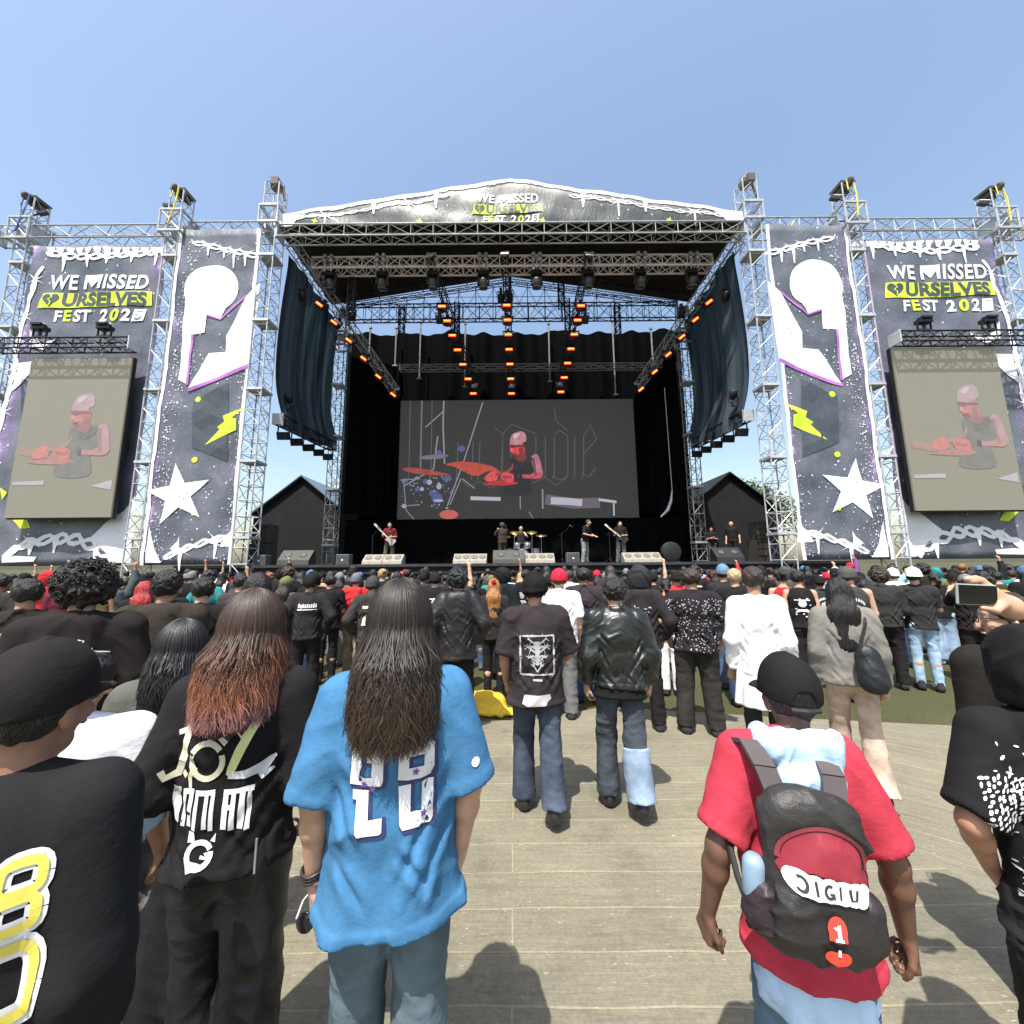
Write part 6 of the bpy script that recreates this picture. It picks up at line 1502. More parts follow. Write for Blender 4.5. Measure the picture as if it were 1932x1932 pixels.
tgt = np.array(wend, f32) @ A4[:3, :3].T + A4[:3, 3]; k['elR'], k['wrR'] = ik(k['shR'], tgt, (.5, -.2, -.8), .30, .27)
bV, bQ = body_mesh(k, .008, 'full', curlL=(.5, .6, .4), skipR=True)
part('body', (np.concatenate([bV, hV]), np.concatenate([bQ, hQ+len(bV)])), SKIN, t, SK['light']); part('top', top_mesh(k, .011, .032, 1.55, .85, .03, .013, 53, 'hoodie', 1.0, .076, .01, 5), CL, t, (.018, .016, .014))
part('trousers', trousers_mesh(k, .014), CL, t, (.02, .02, .02)); part('shoes', shoes_mesh(k), CL, t, (.02, .02, .02)); part('hair', hair_mesh(k, 'short', .008, 9), HAIR, t, (.035, .018, .010))
hd = k['head']; cy, sy = math.cos(k['yaw']), math.sin(k['yaw'])
HP = lambda x, y, z: (hd[0]+x*cy-y*sy, hd[1]+x*sy+y*cy, hd[2]+z)
b = MB()
for sg in (-1, 1):
    b.path([HP(sg*.034+.024*math.cos(a), .122, .012+.02*math.sin(a)) for a in np.linspace(0, 2*math.pi, 13)], .0025, 5); b.path([HP(sg*.06, .118, .016), HP(sg*.086, .06, .016), HP(sg*.09, .0, .008)], .0025, 5)
b.path([HP(-.012, .124, .016), HP(.012, .124, .016)], .0025, 5); b.build('glasses', BLACKP, t)

# ---- keffiyeh person at the right edge
k = skel(armL=((.13, -.07, -.25), (-.10, .12, -.18)), armR=((.10, -.02, -.265), (-.10, .20, -.03)), sw=.168, lean=.02)
t = person('person in black with a black and white patterned scarf, hand on hip', 2030, 1600, 1.20, 1.63, R(-22), slim=.84)
part('body', body_mesh(k, .008, 'full'), SKIN, t, SK['mid']); sh = part('hoodie', top_mesh(k, .010, .030, .9, .84, .01, .012, 59, 'hoodie', 1.0, .078, .01, 5), CL, t, (.014, .013, .015))
part('trousers', trousers_mesh(k, .012, (.11, .10, .10), .0, .016, 4, 1.0), CL, t, (.02, .019, .02)); part('shoes', shoes_mesh(k), CL, t, (.02, .02, .02)); part('hood', cap_mesh(k, 'hood', h=.009), CL, t, (.013, .012, .013))
rs = np.random.default_rng(8); sp = []
def leaf(x, z, L, a, wdt=.4): 
    c, s_ = math.cos(a), math.sin(a); return [(x+c*p*L-s_*q*L*wdt, z+s_*p*L+c*q*L*wdt) for p, q in ((-.5, 0), (-.2, .45), (.2, .5), (.5, .05), (.25, -.4), (-.2, -.45))]
for i in range(26):
    for j in range(9):
        x = -.21+.0165*i+rs.uniform(-.004, .004); z = 1.20+.0155*j+.10*(x+.2)+rs.uniform(-.004, .004)+.006*(i % 2); sp.append(leaf(x, z, rs.uniform(.014, .021), rs.uniform(.2, 1.4), rs.uniform(.35, .6)))
for i in range(40): sp.append(leaf(rs.uniform(-.2, .18), rs.uniform(1.34, 1.43), rs.uniform(.010, .022), rs.uniform(0, 3)))
for i in range(70): x = rs.uniform(-.2, -.05); sp.append(leaf(x, rs.uniform(.98, 1.19), rs.uniform(.008, .018), rs.uniform(0, 3)))
sp += stroke([(-.19+.018*math.cos(a), 1.05+.03*math.sin(a)) for a in np.linspace(0, 6.28, 12)], .010)+stroke([(-.12, 1.30), (-.10, 1.31), (-.105, 1.335), (-.125, 1.325), (-.12, 1.30)], .005)
on_back('pattern_print', Pshape(sp), sh, WHITEP, off=.004, direction=(.1, 1, 0), shift=(-.055, 0))
# ================================================================== THE CROWD AND THE BAND
POSES = {
 'hang': dict(), 'walk': dict(stride=.28), 'front': dict(armL=((.05, .02, -.28), (-.07, .20, .04)), armR=((.05, .02, -.28), (-.07, .20, .04))),
 'cross': dict(armL=((.07, .06, -.27), (-.20, .13, .02)), armR=((.07, .06, -.27), (-.20, .15, .05))),
 'phone': dict(armL=((.06, .20, -.16), (-.10, .12, .20)), armR=((.06, .20, -.16), (-.10, .12, .20))),
 'raise': dict(armR=((.08, .06, .27), (-.02, .04, .24))), 'pocket': dict(armL=((.14, -.06, -.25), (-.08, .10, -.21)), armR=((.14, -.06, -.25), (-.08, .10, -.21)), wide=.13),
}
SKL = {n: skel(**d) for n, d in POSES.items()}
LIB = {}
def lib(key, fn, mat):
    if key not in LIB: V_, Q_ = fn(); LIB[key] = np_mesh('crowd_'+key[0], V_, Q_, mat)
    return LIB[key]
TOPS = dict(tee=dict(loose=.022, sleeve=.82, hem=.87, kind='tee', slw=.068), long=dict(loose=.020, sleeve=1.93, hem=.88, kind='tee'), hoodie=dict(loose=.028, sleeve=1.95, hem=.87, kind='hoodie'), tank=dict(loose=.016, sleeve=.05, hem=.9, kind='plain'),
            jacket=dict(loose=.028, sleeve=1.93, hem=.9, kind='jacket'), parka=dict(loose=.036, sleeve=1.93, hem=.80, kind='parka'), vest=dict(loose=.024, sleeve=.10, hem=.93, kind='plain'))
def gperson(label, pos, H, yaw, pose, top, tc, legs, lc, hair, hc, head=None, capc=None, skin='mid', fine=False, group=None, wide=1.0, shoe=(.03, .03, .03), topmat=None, back=True):
    h = .012 if fine else .019; f = 'f' if fine else 'c'; k = SKL[pose]
    t = thing('person', label, 'person', pos, yaw, group); s = H/1.75; t.scale = (s*wide, s*wide, s)
    part('body', None, None, t, SK[skin], lib(('body', pose, f), lambda: body_mesh(k, h, face=True), SKIN))
    tm = topmat or CL
    o = part('top', None, None, t, tc, lib(('top', top, pose, f, tm.name), lambda: top_mesh(k, h, fold=.012 if fine else .008, seed=len(LIB), **TOPS[top]), tm)); o.name = {'tee': 'shirt', 'long': 'shirt', 'hoodie': 'hoodie', 'tank': 'tank_top', 'jacket': 'jacket', 'parka': 'parka', 'vest': 'vest'}[top]
    if legs == 'skirt': part('skirt', None, None, t, lc, lib(('skirt', f), lambda: skirt_mesh(k), CL))
    else:
        rr = dict(slim=(.090, .066, .058), straight=(.098, .080, .078), wide=(.11, .10, .125), flare=(.088, .074, .105), shorts=(.11, .115, .12))[legs]
        part('trousers', None, None, t, lc, lib(('trousers', legs, pose, f), lambda: trousers_mesh(k, h, rr, .085 if legs != 'shorts' else .42, .009 if fine else .006, 4, 1.0), DENIM))
    part('shoes', None, None, t, shoe, lib(('shoes', pose), lambda: shoes_mesh(k), CL))
    if hair: part('hair', None, None, t, hc, lib(('hair', hair, f, k['head'][1]), lambda: hair_mesh(k, hair, .010 if fine else .015, len(LIB)), HAIR))
    if head: part({'cap': 'cap', 'capback': 'cap', 'beanie': 'beanie', 'hood': 'hood', 'bucket': 'hat'}[head], None, None, t, capc, lib(('cap', head, f), lambda: cap_mesh(k, 'cap' if head == 'capback' else head, head == 'capback', .009 if fine else .013), CL))
    return t
def child(t, pre): return [c for c in t.children if c.name.startswith(pre)][0]
PRINTLIB = {}
def blot(t, pre, kind, mat, seed=0, off=.008):
    """printed picture on the back of a garment (shared by copies of the garment)"""
    g = child(t, pre); key = (g.data.name, kind, seed, mat.name)
    if key in PRINTLIB: o = bpy.data.objects.new('back_print', PRINTLIB[key]); C.objects.link(o); o.parent = g; return o
    r_ = random.Random(seed); P = []
    if kind == 'block':
        for i in range(9): x = -.12+.028*i; P.append([(x, 1.32), (x+.022, 1.32+r_.uniform(-.005, .005)), (x+.02, 1.37+r_.uniform(-.01, .015)), (x+.004, 1.37)])
        P.append([(-.13, 1.29), (.13, 1.29), (.125, 1.30), (-.125, 1.305)])
    elif kind == 'scene':
        P += [[(-.11, 1.33), (.11, 1.33), (.11, 1.36), (-.11, 1.365)], [(-.12, 1.1), (.12, 1.1), (.08, 1.2), (.02, 1.16), (-.05, 1.25), (-.1, 1.2)]]
    elif kind == 'skull':
        P += [circle(0, 1.28, .055, 14, .05)]+stroke([(-.10, 1.33), (.1, 1.33)], .02, .5)+[[(-.1, 1.15), (-.06, 1.2), (.06, 1.2), (.1, 1.15), (.03, 1.17), (-.03, 1.17)]]
        for i in range(14): x, z = r_.uniform(-.1, .1), r_.uniform(1.05, 1.36); P.append([(x, z), (x+.02, z+.005), (x+.025, z+.02), (x+.003, z+.018)])
    elif kind == 'arch':
        for i in range(11): a = math.pi*(.1+.8*i/10); P.append([(-.11*math.cos(a)-.009, 1.24+.08*math.sin(a)), (-.11*math.cos(a)+.009, 1.24+.08*math.sin(a)), (-.115*math.cos(a)+.008, 1.275+.085*math.sin(a)), (-.115*math.cos(a)-.008, 1.275+.085*math.sin(a))])
        P += [[(-.06, 1.2), (.06, 1.2), (.07, 1.25), (0, 1.29), (-.07, 1.25)]]
    elif kind == 'chest':
        for i in range(24): x = r_.uniform(-.09, .09); z = 1.22+abs(x)*.6+r_.uniform(-.015, .06); q = r_.uniform(0, 6.3); P.append([(x, z), (x+.035*math.cos(q), z+.03*math.sin(q)), (x+.012, z+.012)])
    elif kind == 'dots':
        for i in range(330): x, z = r_.uniform(-.25, .25), r_.uniform(.86, 1.43); P.append(circle(x, z, r_.uniform(.0035, .0065), 5))
    elif kind == 'lines':
        for zz in (1.34, 1.31, 1.28, 1.25, 1.22): x = r_.uniform(.04, .1); P += stroke([(-x, zz), (x*.3, zz+.003), (x, zz)], .013, .5)
    o = on_back('back_print', poly_mesh(P, .05), g, mat, off=off); PRINTLIB[key] = o.data; return o
taken = []
def mid(label, u, Y, *a, v=1300, **kw):
    p = at(u, v, Y); z = GZ if Y < 4.4 else 0; taken.append((p.x, p.y)); kw.setdefault('fine', True); kw.setdefault('wide', .94)
    yaw = kw.pop('yaw', math.atan2(-p.x, p.y)*.75)
    return gperson(label, (p.x, p.y, z), kw.pop('H', 1.74), yaw, *a, **kw)
for q in [(o.location.x, o.location.y) for o in C.objects if o.name.startswith('person')]: taken.append(q)
K1, K2 = (.014, .013, .014), (.024, .022, .023)
W1 = (.78, .78, .80)
t = mid('person with curly black hair in a shiny black hooded windbreaker', 862, 4.56, 'pocket', 'parka', K1, 'straight', K1, 'curly', HC['black'], H=1.82, topmat=NYLON)
blot(t, 'parka', 'lines', K := plain('tiny_white_mark', (.7, .7, .7), .6), 5) if False else None
t = mid('person with long ginger hair below a red headscarf, in a black shirt', 932, 5.73, 'hang', 'tee', K2, 'slim', K1, 'verylong', (.30, .13, .04), skin='light', H=1.68)
part('headscarf', None, None, t, (.42, .02, .03), lib(('scarf',), lambda: hair_mesh(SKL['hang'], 'bun', .012, 7), CL))
t = mid('person in a red hoodie and grey beanie with khaki trousers', 662, 6.9, 'walk', 'hoodie', (.52, .03, .035), 'straight', (.30, .24, .15), 'short', HC['black'], 'beanie', (.12, .13, .16))
t = mid('person in a dark grey hoodie with a white and gold picture on its back', 694, 5.5, 'pocket', 'hoodie', (.04, .038, .036), 'straight', K1, 'short', HC['black'], 'beanie', (.05, .048, .045), H=1.72)
blot(t, 'hoodie', 'scene', CREAM, 1)
t = mid('person in a black jacket with a big white block print across the shoulders', 572, 5.5, 'pocket', 'jacket', K2, 'straight', K1, 'short', HC['black'], 'cap', K1, H=1.75); blot(t, 'jacket', 'block', WHITEP, 2)
t = mid('person in black with dark hair standing just right of the white block print', 612, 6.55, 'front', 'tee', K1, 'slim', K1, 'short', HC['black'])
t = mid('person in a white shirt and bright red cap with grey trousers', 1060, 5.03, 'hang', 'tee', W1, 'straight', (.14, .14, .14), 'short', HC['black'], 'cap', (.60, .02, .05), skin='light', H=1.80, wide=1.06)
t = mid('broad person in a dark purple grey shirt and blue jeans beside the red cap', 1108, 5.62, 'hang', 'tee', (.035, .028, .034), 'straight', (.035, .06, .13), 'short', HC['black'], skin='tan', H=1.83, wide=1.1)
t = mid('person in a black hood with a pale winged print on the back', 1218, 4.68, 'pocket', 'hoodie', (.026, .022, .024), 'straight', K1, None, HC['black'], 'hood', (.030, .030, .036), H=1.83); blot(t, 'hoodie', 'chest', GREYP, 3)
t = mid('person in a maroon vest and white trousers with a pink headband', 1268, 5.85, 'front', 'tank', (.16, .03, .04), 'straight', (.72, .72, .74), 'pony', HC['black'], skin='light', H=1.66)
t = mid('big person in a black shirt dotted all over with white', 1318, 4.56, 'pocket', 'tee', (.020, .017, .020), 'straight', (.030, .028, .026), 'short', HC['brown'], H=1.82, wide=1.14); blot(t, 'shirt', 'dots', GREYP, 4, .006)
t = mid('person in a black shirt and blue grey cap with pink band', 1382, 6.08, 'front', 'tee', K2, 'straight', (.06, .09, .14), 'short', HC['black'], 'cap', (.12, .20, .28), H=1.84)
t = mid('person with cropped blond hair and a black shirt next to the white hoodie', 1404, 5.38, 'front', 'tee', K1, 'straight', (.03, .05, .10), 'short', (.40, .30, .17), H=1.80, skin='light')
t = mid('slim person in an all white long shirt with dark brown hair', 1440, 3.5, 'hang', 'long', W1, 'slim', (.03, .03, .035), 'short', HC['brown'], H=1.82, wide=.90)
o = part('shirt_tail', None, None, t, W1, lib(('tail',), lambda: skirt_mesh(SKL['hang'], .012, 1.05, .62, .135, .19, .02), CL))
t = mid('person in a black sleeveless shirt with stacked white prints', 1528, 5.85, 'hang', 'vest', K1, 'shorts', K1, 'short', HC['black'], skin='light', H=1.76); blot(t, 'vest', 'skull', WHITEP, 5)
t = mid('person in a red sleeveless top beside the black sleeveless shirt', 1497, 6.43, 'hang', 'tank', (.40, .02, .03), 'slim', K1, 'bun', HC['black'], skin='light')
t = mid('person in a worn black denim vest with arched print and grey headscarf', 1626, 5.5, 'front', 'vest', (.045, .044, .042), 'straight', (.16, .16, .17), 'short', HC['black'], 'beanie', (.07, .07, .07), skin='light', H=1.80, wide=1.05); blot(t, 'vest', 'arch', GREYP, 6)
part('tied_shirt', None, None, t, (.16, .03, .035), lib(('tied',), lambda: skirt_mesh(SKL['front'], .014, 1.0, .72, .12, .15, .03), CL))
t = mid('person in plain charcoal jacket and black trousers left of the white cap', 1690, 6.08, 'front', 'jacket', (.03, .029, .028), 'straight', K1, 'curly', HC['brown'], H=1.76)
t = mid('person with folded arms in a dark shirt, white cap and pale ripped jeans', 1756, 5.97, 'cross', 'tee', (.028, .027, .028), 'slim', (.28, .40, .52), 'short', HC['black'], 'capback', (.78, .78, .78), skin='light', H=1.77)
t = mid('person in white shirt and white cap left of the folded arms', 1716, 7.25, 'hang', 'tee', W1, 'straight', (.05, .08, .15), 'short', HC['black'], 'cap', (.75, .75, .75), skin='light')
t = mid('person in a grey jacket and beige flared trousers with very long dark hair', 1606, 3.3, 'walk', 'jacket', (.20, .19, .17), 'flare', (.46, .34, .27), 'verylong', (.012, .010, .010), skin='light', H=1.72, wide=.9)
part('red_locks', None, None, t, (.30, .012, .02), lib(('locks',), lambda: strand_side(SKL['hang']), HAIR)) if False else None
sb = thing('small_backpack', 'small black backpack hanging from the shoulder of the beige trousered woman', 'backpack', tuple(t.location), t.rotation_euler.z); sb.scale = t.scale
Fd = Field((-.05, -.42, .82), (.32, -.02, 1.3), .010); Fd.cone((.10, -.22, 1.15), (.12, -.24, .98), .085, .10, (1.1, .75, 1), .04); Fd.cone((.10, -.28, 1.05), (.12, -.30, .96), .06, .065, (1.1, .6, 1), .03); Fd.folds(.006, 9, 21, .6)
part('bag', Fd.mesh(), NYLON, sb, (.010, .012, .014)); b = MB(); b.path([(.06, -.17, 1.2), (.13, -.14, 1.40), (.15, -.02, 1.485), (.15, .09, 1.40), (.16, .12, 1.15), (.2, -.1, 1.0)], .013, 6); b.build('strap', BLACKP, sb)
t = mid('person in a black shirt with a tan print, leftmost in view', 22, 3.1, 'hang', 'tee', (.022, .018, .017), 'straight', K1, 'short', HC['black'], H=1.77); blot(t, 'shirt', 'scene', TANP, 9)
t = mid('person with short dark hair and bare left arm in black, right of the brown hoodie', 364, 3.6, 'hang', 'tee', K1, 'straight', K1, 'short', HC['black'], skin='light', H=1.76)
t = mid('person with long black hair in a black shirt, behind the orange tipped hair', 470, 3.3, 'hang', 'tee', K1, 'straight', K1, 'long', HC['black'], H=1.80)
t = mid('person in a grey shirt with spiky dark hair at the middle left', 436, 5.38, 'front', 'tee', (.05, .045, .045), 'straight', K1, 'short', HC['black'], H=1.78)
t = mid('person in black with red hair piece near the left tower', 250, 5.15, 'front', 'hoodie', K1, 'straight', K1, 'long', (.30, .02, .02), H=1.70)
# something yellow left lying on the grass
Fd = Field((-.6, -.4, -.05), (.6, .4, .4), .018); Fd.cone((-.25, 0, .08), (.2, .05, .10), .16, .13, (1.1, 1, .8), .1); Fd.cone((.1, -.1, .03), (.4, -.12, .03), .12, .1, (1.1, 1, .35), .08); Fd.folds(.03, 7, 3, .5); Fd.F = np.maximum(Fd.F, (.0-Fd.ax[2])[None, None, :])
yb = part('yellow_bag', Fd.mesh(), CL, None, (.62, .40, .04)); yb.location = at(905, 1290, 5.3); yb.location.z = .002; tag(yb, 'crumpled yellow cloth bag lying on the grass', 'bag')

# ------------------------------------------------------------------ the mass of the crowd, each person an object
r = random.Random(21)
SHC = [('black', (.014, .013, .014), 56), ('charcoal', (.034, .032, .033), 18), ('dark grey', (.07, .068, .068), 8), ('white', (.74, .74, .76), 10), ('red', (.46, .03, .035), 4), ('maroon', (.15, .025, .035), 4), ('blue', (.05, .12, .32), 4), ('teal', (.03, .20, .22), 2),
       ('light blue', (.33, .48, .62), 3), ('pink', (.62, .10, .32), 1), ('olive', (.12, .12, .05), 4), ('tan', (.36, .27, .17), 3), ('grey', (.26, .26, .27), 5), ('orange', (.55, .20, .03), 1), ('purple', (.13, .06, .20), 2)]
HRC = [('black', HC['black'], 58), ('brown', HC['brown'], 26), ('ginger', HC['ginger'], 3), ('blond', HC['blonde'], 4), ('red', HC['red'], 3), ('pink', HC['pink'], 1), ('grey', HC['grey'], 2)]
CPC = [('black', K1, 50), ('grey', (.16, .16, .17), 14), ('white', (.75, .75, .76), 16), ('red', (.52, .02, .04), 9), ('blue', (.08, .14, .28), 7), ('olive', (.12, .13, .05), 5)]
LGC = [('black', K1, 38), ('blue', (.05, .08, .16), 28), ('pale blue', (.24, .33, .45), 16), ('grey', (.14, .14, .14), 9), ('khaki', (.28, .22, .13), 8), ('white', (.68, .68, .68), 3)]
def pick(L): return r.choices(L, [q[2] for q in L])[0]
def region(u):
    for lim, nm in ((250, 'under left screen'), (455, 'under left star banner'), (620, 'under left tower'), (790, 'under left guitarist'), (930, 'left of drums'), (1050, 'under drums'), (1150, 'under singer'), (1290, 'under right guitarist'),
                    (1440, 'under right rear tower'), (1500, 'under right tower'), (1690, 'under right star banner'), (9999, 'under right screen')):
        if u < lim: return nm
crowd = []
def u_of(x, y, z): q = CM.inverted() @ Vector((x, y, z)); return 966+PF*q.x/-q.z
tries = 0
while len(crowd) < 246 and tries < 40000:
    tries += 1
    Y = 14.3-(14.3-5.6)*r.random()**1.1; half = 1.36*Y*.98
    X = r.uniform(-half, half)
    u = u_of(X, Y, 1.6)
    if not (-40 < u < 1970): continue
    if Y < 6.0 and -1.0 < X < 2.4: continue
    if Y < 6.6 and 2.4 < X < 5.8: continue
    if Y < 6.2 and -2.9 < X < -1.0: continue
    dmin = .50 if Y > 8 else .62
    if any((X-a)**2+(Y-c)**2 < dmin**2 for a, c in taken): continue
    if any(abs(u-u_of(a, c, 1.6)) < 14 and abs(c-Y) < 1.4 for a, c in taken): continue
    taken.append((X, Y)); crowd.append((X, Y, u))
crowd.sort(key=lambda q: q[1])
built = []
for X, Y, u in crowd:
    sc_, hc_, cp, lg = pick(SHC), pick(HRC), pick(CPC), pick(LGC)
    top = r.choices(['tee', 'long', 'hoodie', 'tank', 'jacket'], [52, 10, 20, 8, 12])[0]; pose = r.choices(['hang', 'front', 'cross', 'phone', 'raise', 'pocket'], [26, 30, 9, 14, 10 if Y > 6.0 else 2, 16])[0]
    hair = r.choices(['short', 'curly', 'long', 'bun', 'pony', 'verylong'], [44, 10, 24, 7, 8, 7])[0]; head = r.choices([None, 'cap', 'capback', 'beanie', 'hood', 'bucket'], [62, 16, 5, 8, 6, 3])[0]
    if hc_[0] in ('pink', 'red') and hair == 'short': hair = 'long'
    if head == 'hood': hair = None; top = 'hoodie'
    elif head and hair in ('curly', 'bun'): hair = 'short'
    legs = r.choices(['slim', 'straight', 'wide', 'shorts'], [30, 42, 14, 14])[0]; skin = r.choices(['light', 'mid', 'tan', 'dark'], [34, 44, 19, 3])[0]; H = min(1.86, max(1.52, r.gauss(1.715, .075)))
    yaw = math.atan2(-X, Y)*.6+r.gauss(0, .28)
    t = gperson('', (X, Y, 0), H, yaw, pose, top, tuple(c*r.uniform(.85, 1.2) for c in sc_[1]), legs, lg[1], hair, hc_[1], head, cp[1] if head != 'hood' else sc_[1], skin, fine=Y < 6.5, group='people in the crowd facing the stage', wide=r.uniform(.88, 1.05), shoe=r.choice([K1, (.6, .6, .6), (.1, .1, .1)]))
    if r.random() < .5 and top in ('tee', 'hoodie', 'long', 'jacket') and sc_[0] in ('black', 'charcoal', 'dark grey') and Y < 11 and hair not in ('long', 'verylong'):
        kd = r.choice(['block', 'scene', 'skull', 'arch', 'chest', 'lines']); blot(t, {'tee': 'shirt', 'long': 'shirt', 'hoodie': 'hoodie', 'jacket': 'jacket'}[top], kd, r.choice([WHITEP, GREYP, CREAM, REDP]), r.choice([1, 2])); pr = True
    else: pr = False
    gar = {'tee': 'shirt', 'long': 'sweater', 'hoodie': 'hoodie', 'tank': 'tank top', 'jacket': 'jacket'}[top]
    hw = {None: f'{dict(short="short", curly="curly", long="long", bun="tied up", pony="ponytailed", verylong="very long").get(hair, "")} {hc_[0]} hair', 'cap': f'a {cp[0]} cap', 'capback': f'a backward {cp[0]} cap', 'beanie': f'a {cp[0]} beanie', 'hood': 'the hood up', 'bucket': f'a {cp[0]} bucket hat'}[head]
    act = {'raise': ', one arm up', 'phone': ', filming', 'cross': ''}.get(pose, '')
    built.append([t, f'{"printed " if pr else ""}{sc_[0]} {gar}', hw, act, region(u), u, Y])
def lab(q, lv, extra=''): return f'person in {q[1]} with {q[2]}{q[3]}, {extra}{q[4]}'.replace(' filming', ' phone up')
from collections import defaultdict
grp = defaultdict(list)
for q in built: grp[lab(q, 0)].append(q)
for L, qs in grp.items():
    qs.sort(key=lambda q: q[5])
    for i, q in enumerate(qs):
        n = len(qs)
        ex = '' if n == 1 else {2: ['left one, ', 'right one, '], 3: ['leftmost, ', 'middle one, ', 'rightmost, ']}.get(n, [f'{w_} from left, ' for w_ in ('first', 'second', 'third', 'fourth', 'fifth', 'sixth', 'seventh', 'eighth', 'ninth', 'tenth', 'eleventh', 'twelfth')])[min(i, 11)]
        q[0]['label'] = lab(q, 0, ex)

# ------------------------------------------------------------------ on stage
ZS = 1.925
def performer(label, u, Y, pose_k, H=1.76, yaw=math.pi, tc=K1, lc=(.10, .11, .10), hair='long', hc=HC['black'], skin='light', top='tee', z=ZS, name='person', legs=(.098, .08, .078)):
    p = at(u, 1020, Y); t = thing(name, label, 'person', (p.x, Y, z), yaw); s = H/1.75; t.scale = (s, s, s); k = pose_k
    part('body', body_mesh(k, .014), SKIN, t, SK[skin]); part('shirt', top_mesh(k, .016, **{**TOPS[top]}), CL, t, tc); part('trousers', trousers_mesh(k, .016, legs, .03, .007, 3, 1.0), DENIM, t, lc); part('shoes', shoes_mesh(k), CL, t, (.02, .02, .02))
    if hair: part('hair', hair_mesh(k, hair, .013, 3), HAIR, t, hc)
    return t
def guitar(label, t, col, neckcol, flip=1, tilt=35):
    g = thing('electric_guitar', label, 'guitar', tuple(t.location), t.rotation_euler.z); g.scale = t.scale
    rot = Matrix.Rotation(R(-tilt*flip), 3, 'Y'); o = Vector((flip*.06*-1, .20, 1.0))
    out = [(-.20, .02), (-.19, .12), (-.12, .165), (-.04, .11), (.02, .10), (.10, .17), (.17, .16), (.14, .09), (.15, 0), (.16, -.09), (.18, -.13), (.10, -.145), (.02, -.10), (-.05, -.12), (-.14, -.165), (-.20, -.10)]
    b = MB(); fr_ = lambda x, z, d: o+rot @ Vector((x*flip, d, z)); b.prism(out, fr_, -.022, .022); beam(recalc(b.build('guitar_body', plain('guitar_'+label[:6], col, .25), g)), .008)
    b = MB(); b.box(o+rot @ Vector((flip*.46, .012, 0)), (.66, .024, .05), rot); b.build('neck', plain('maple_neck', neckcol, .4), g)
    b = MB(); b.box(o+rot @ Vector((flip*.86, .012, .012)), (.16, .022, .08), rot); b.build('headstock', plain('maple_neck', neckcol, .4), g)
    b = MB(); b.path([o+rot @ Vector((-flip*.19, 0, .02)), Vector((-flip*.19, -.12, 1.2)), Vector((-flip*.12, -.05, 1.46)), Vector((flip*.05, .1, 1.46)), Vector((flip*.12, .16, 1.25)), o+rot @ Vector((flip*.14, .02, .15))], .018, 5); b.build('strap', BLACKP, g)
    return g
GA = dict(armL=((.08, .04, -.27), (-.02, .24, .03)), armR=((.10, -.02, -.27), (-.16, .22, -.02)))
def gpose(fl=1, **kw):
    a = dict(GA); 
    if fl < 0: a = dict(armL=GA['armR'], armR=GA['armL'])
    return skel(**a, **kw)
kk = gpose(1, wide=.20, lean=.03, headfwd=.03)
t = performer('guitarist in a dark red shirt at stage left of the video wall', 735, 16.6, gpose(-1, wide=.18, lean=.03, headfwd=.03), 1.82, math.pi+.2, (.16, .02, .025), (.10, .09, .07), 'long'); guitar('pale electric guitar of the dark red shirted guitarist', t, (.42, .38, .33), (.55, .48, .38), 1, 45)
t = performer('guitarist in black with dark hair, rightmost of the band', 1171, 16.6, gpose(-1, wide=.15), 1.80, math.pi-.1, K1, (.12, .13, .12), 'long'); guitar('black electric guitar of the rightmost guitarist', t, (.02, .02, .02), (.45, .36, .25), 1, 40)
t = performer('singer in black shirt and grey trousers bending to one side', 1103, 16.2, skel(armL=((.08, .06, -.26), (-.05, .20, -.08)), armR=((.10, .02, -.26), (-.12, .18, -.06)), lean=.12, headfwd=.05, wide=.16), 1.82, math.pi+.9, K1, (.20, .21, .19), 'short', HC['brown'])
t = performer('stage hand in black with a red badge standing at the right wing of the stage', 1382, 17.2, skel(armL=((.09, -.02, -.27), (.02, .06, -.235))), 1.82, math.pi*.8, K1, K1, None)
t = performer('person in black standing behind the right rear tower', 1343, 19.5, SKL['cross'], 1.78, math.pi*.9, K1, (.08, .07, .07), 'short', skin='mid')
t = performer('camera operator in brown standing left of the drum kit', 948, 17.0, SKL['phone'], 1.80, math.pi*.1, (.05, .038, .03), (.045, .035, .03), 'curly', HC['brown'], top='jacket')
vc = thing('video_camera', 'black shoulder video camera of the operator left of the drum kit', 'camera', (t.location.x+.1, t.location.y+.25, ZS+1.62))
b = MB(); b.box((0, 0, 0), (.16, .38, .2)); b.box((0, -.02, .14), (.05, .22, .05)); beam(b.build('camera_body', BLK, vc), .015); b = MB(); b.lathe([(.05, 0), (.06, .02), (.06, .16), (.08, .2)], (0, .18, 0), Matrix.Rotation(R(-90), 3, 'X'), 14); b.build('lens', BLK, vc, True)
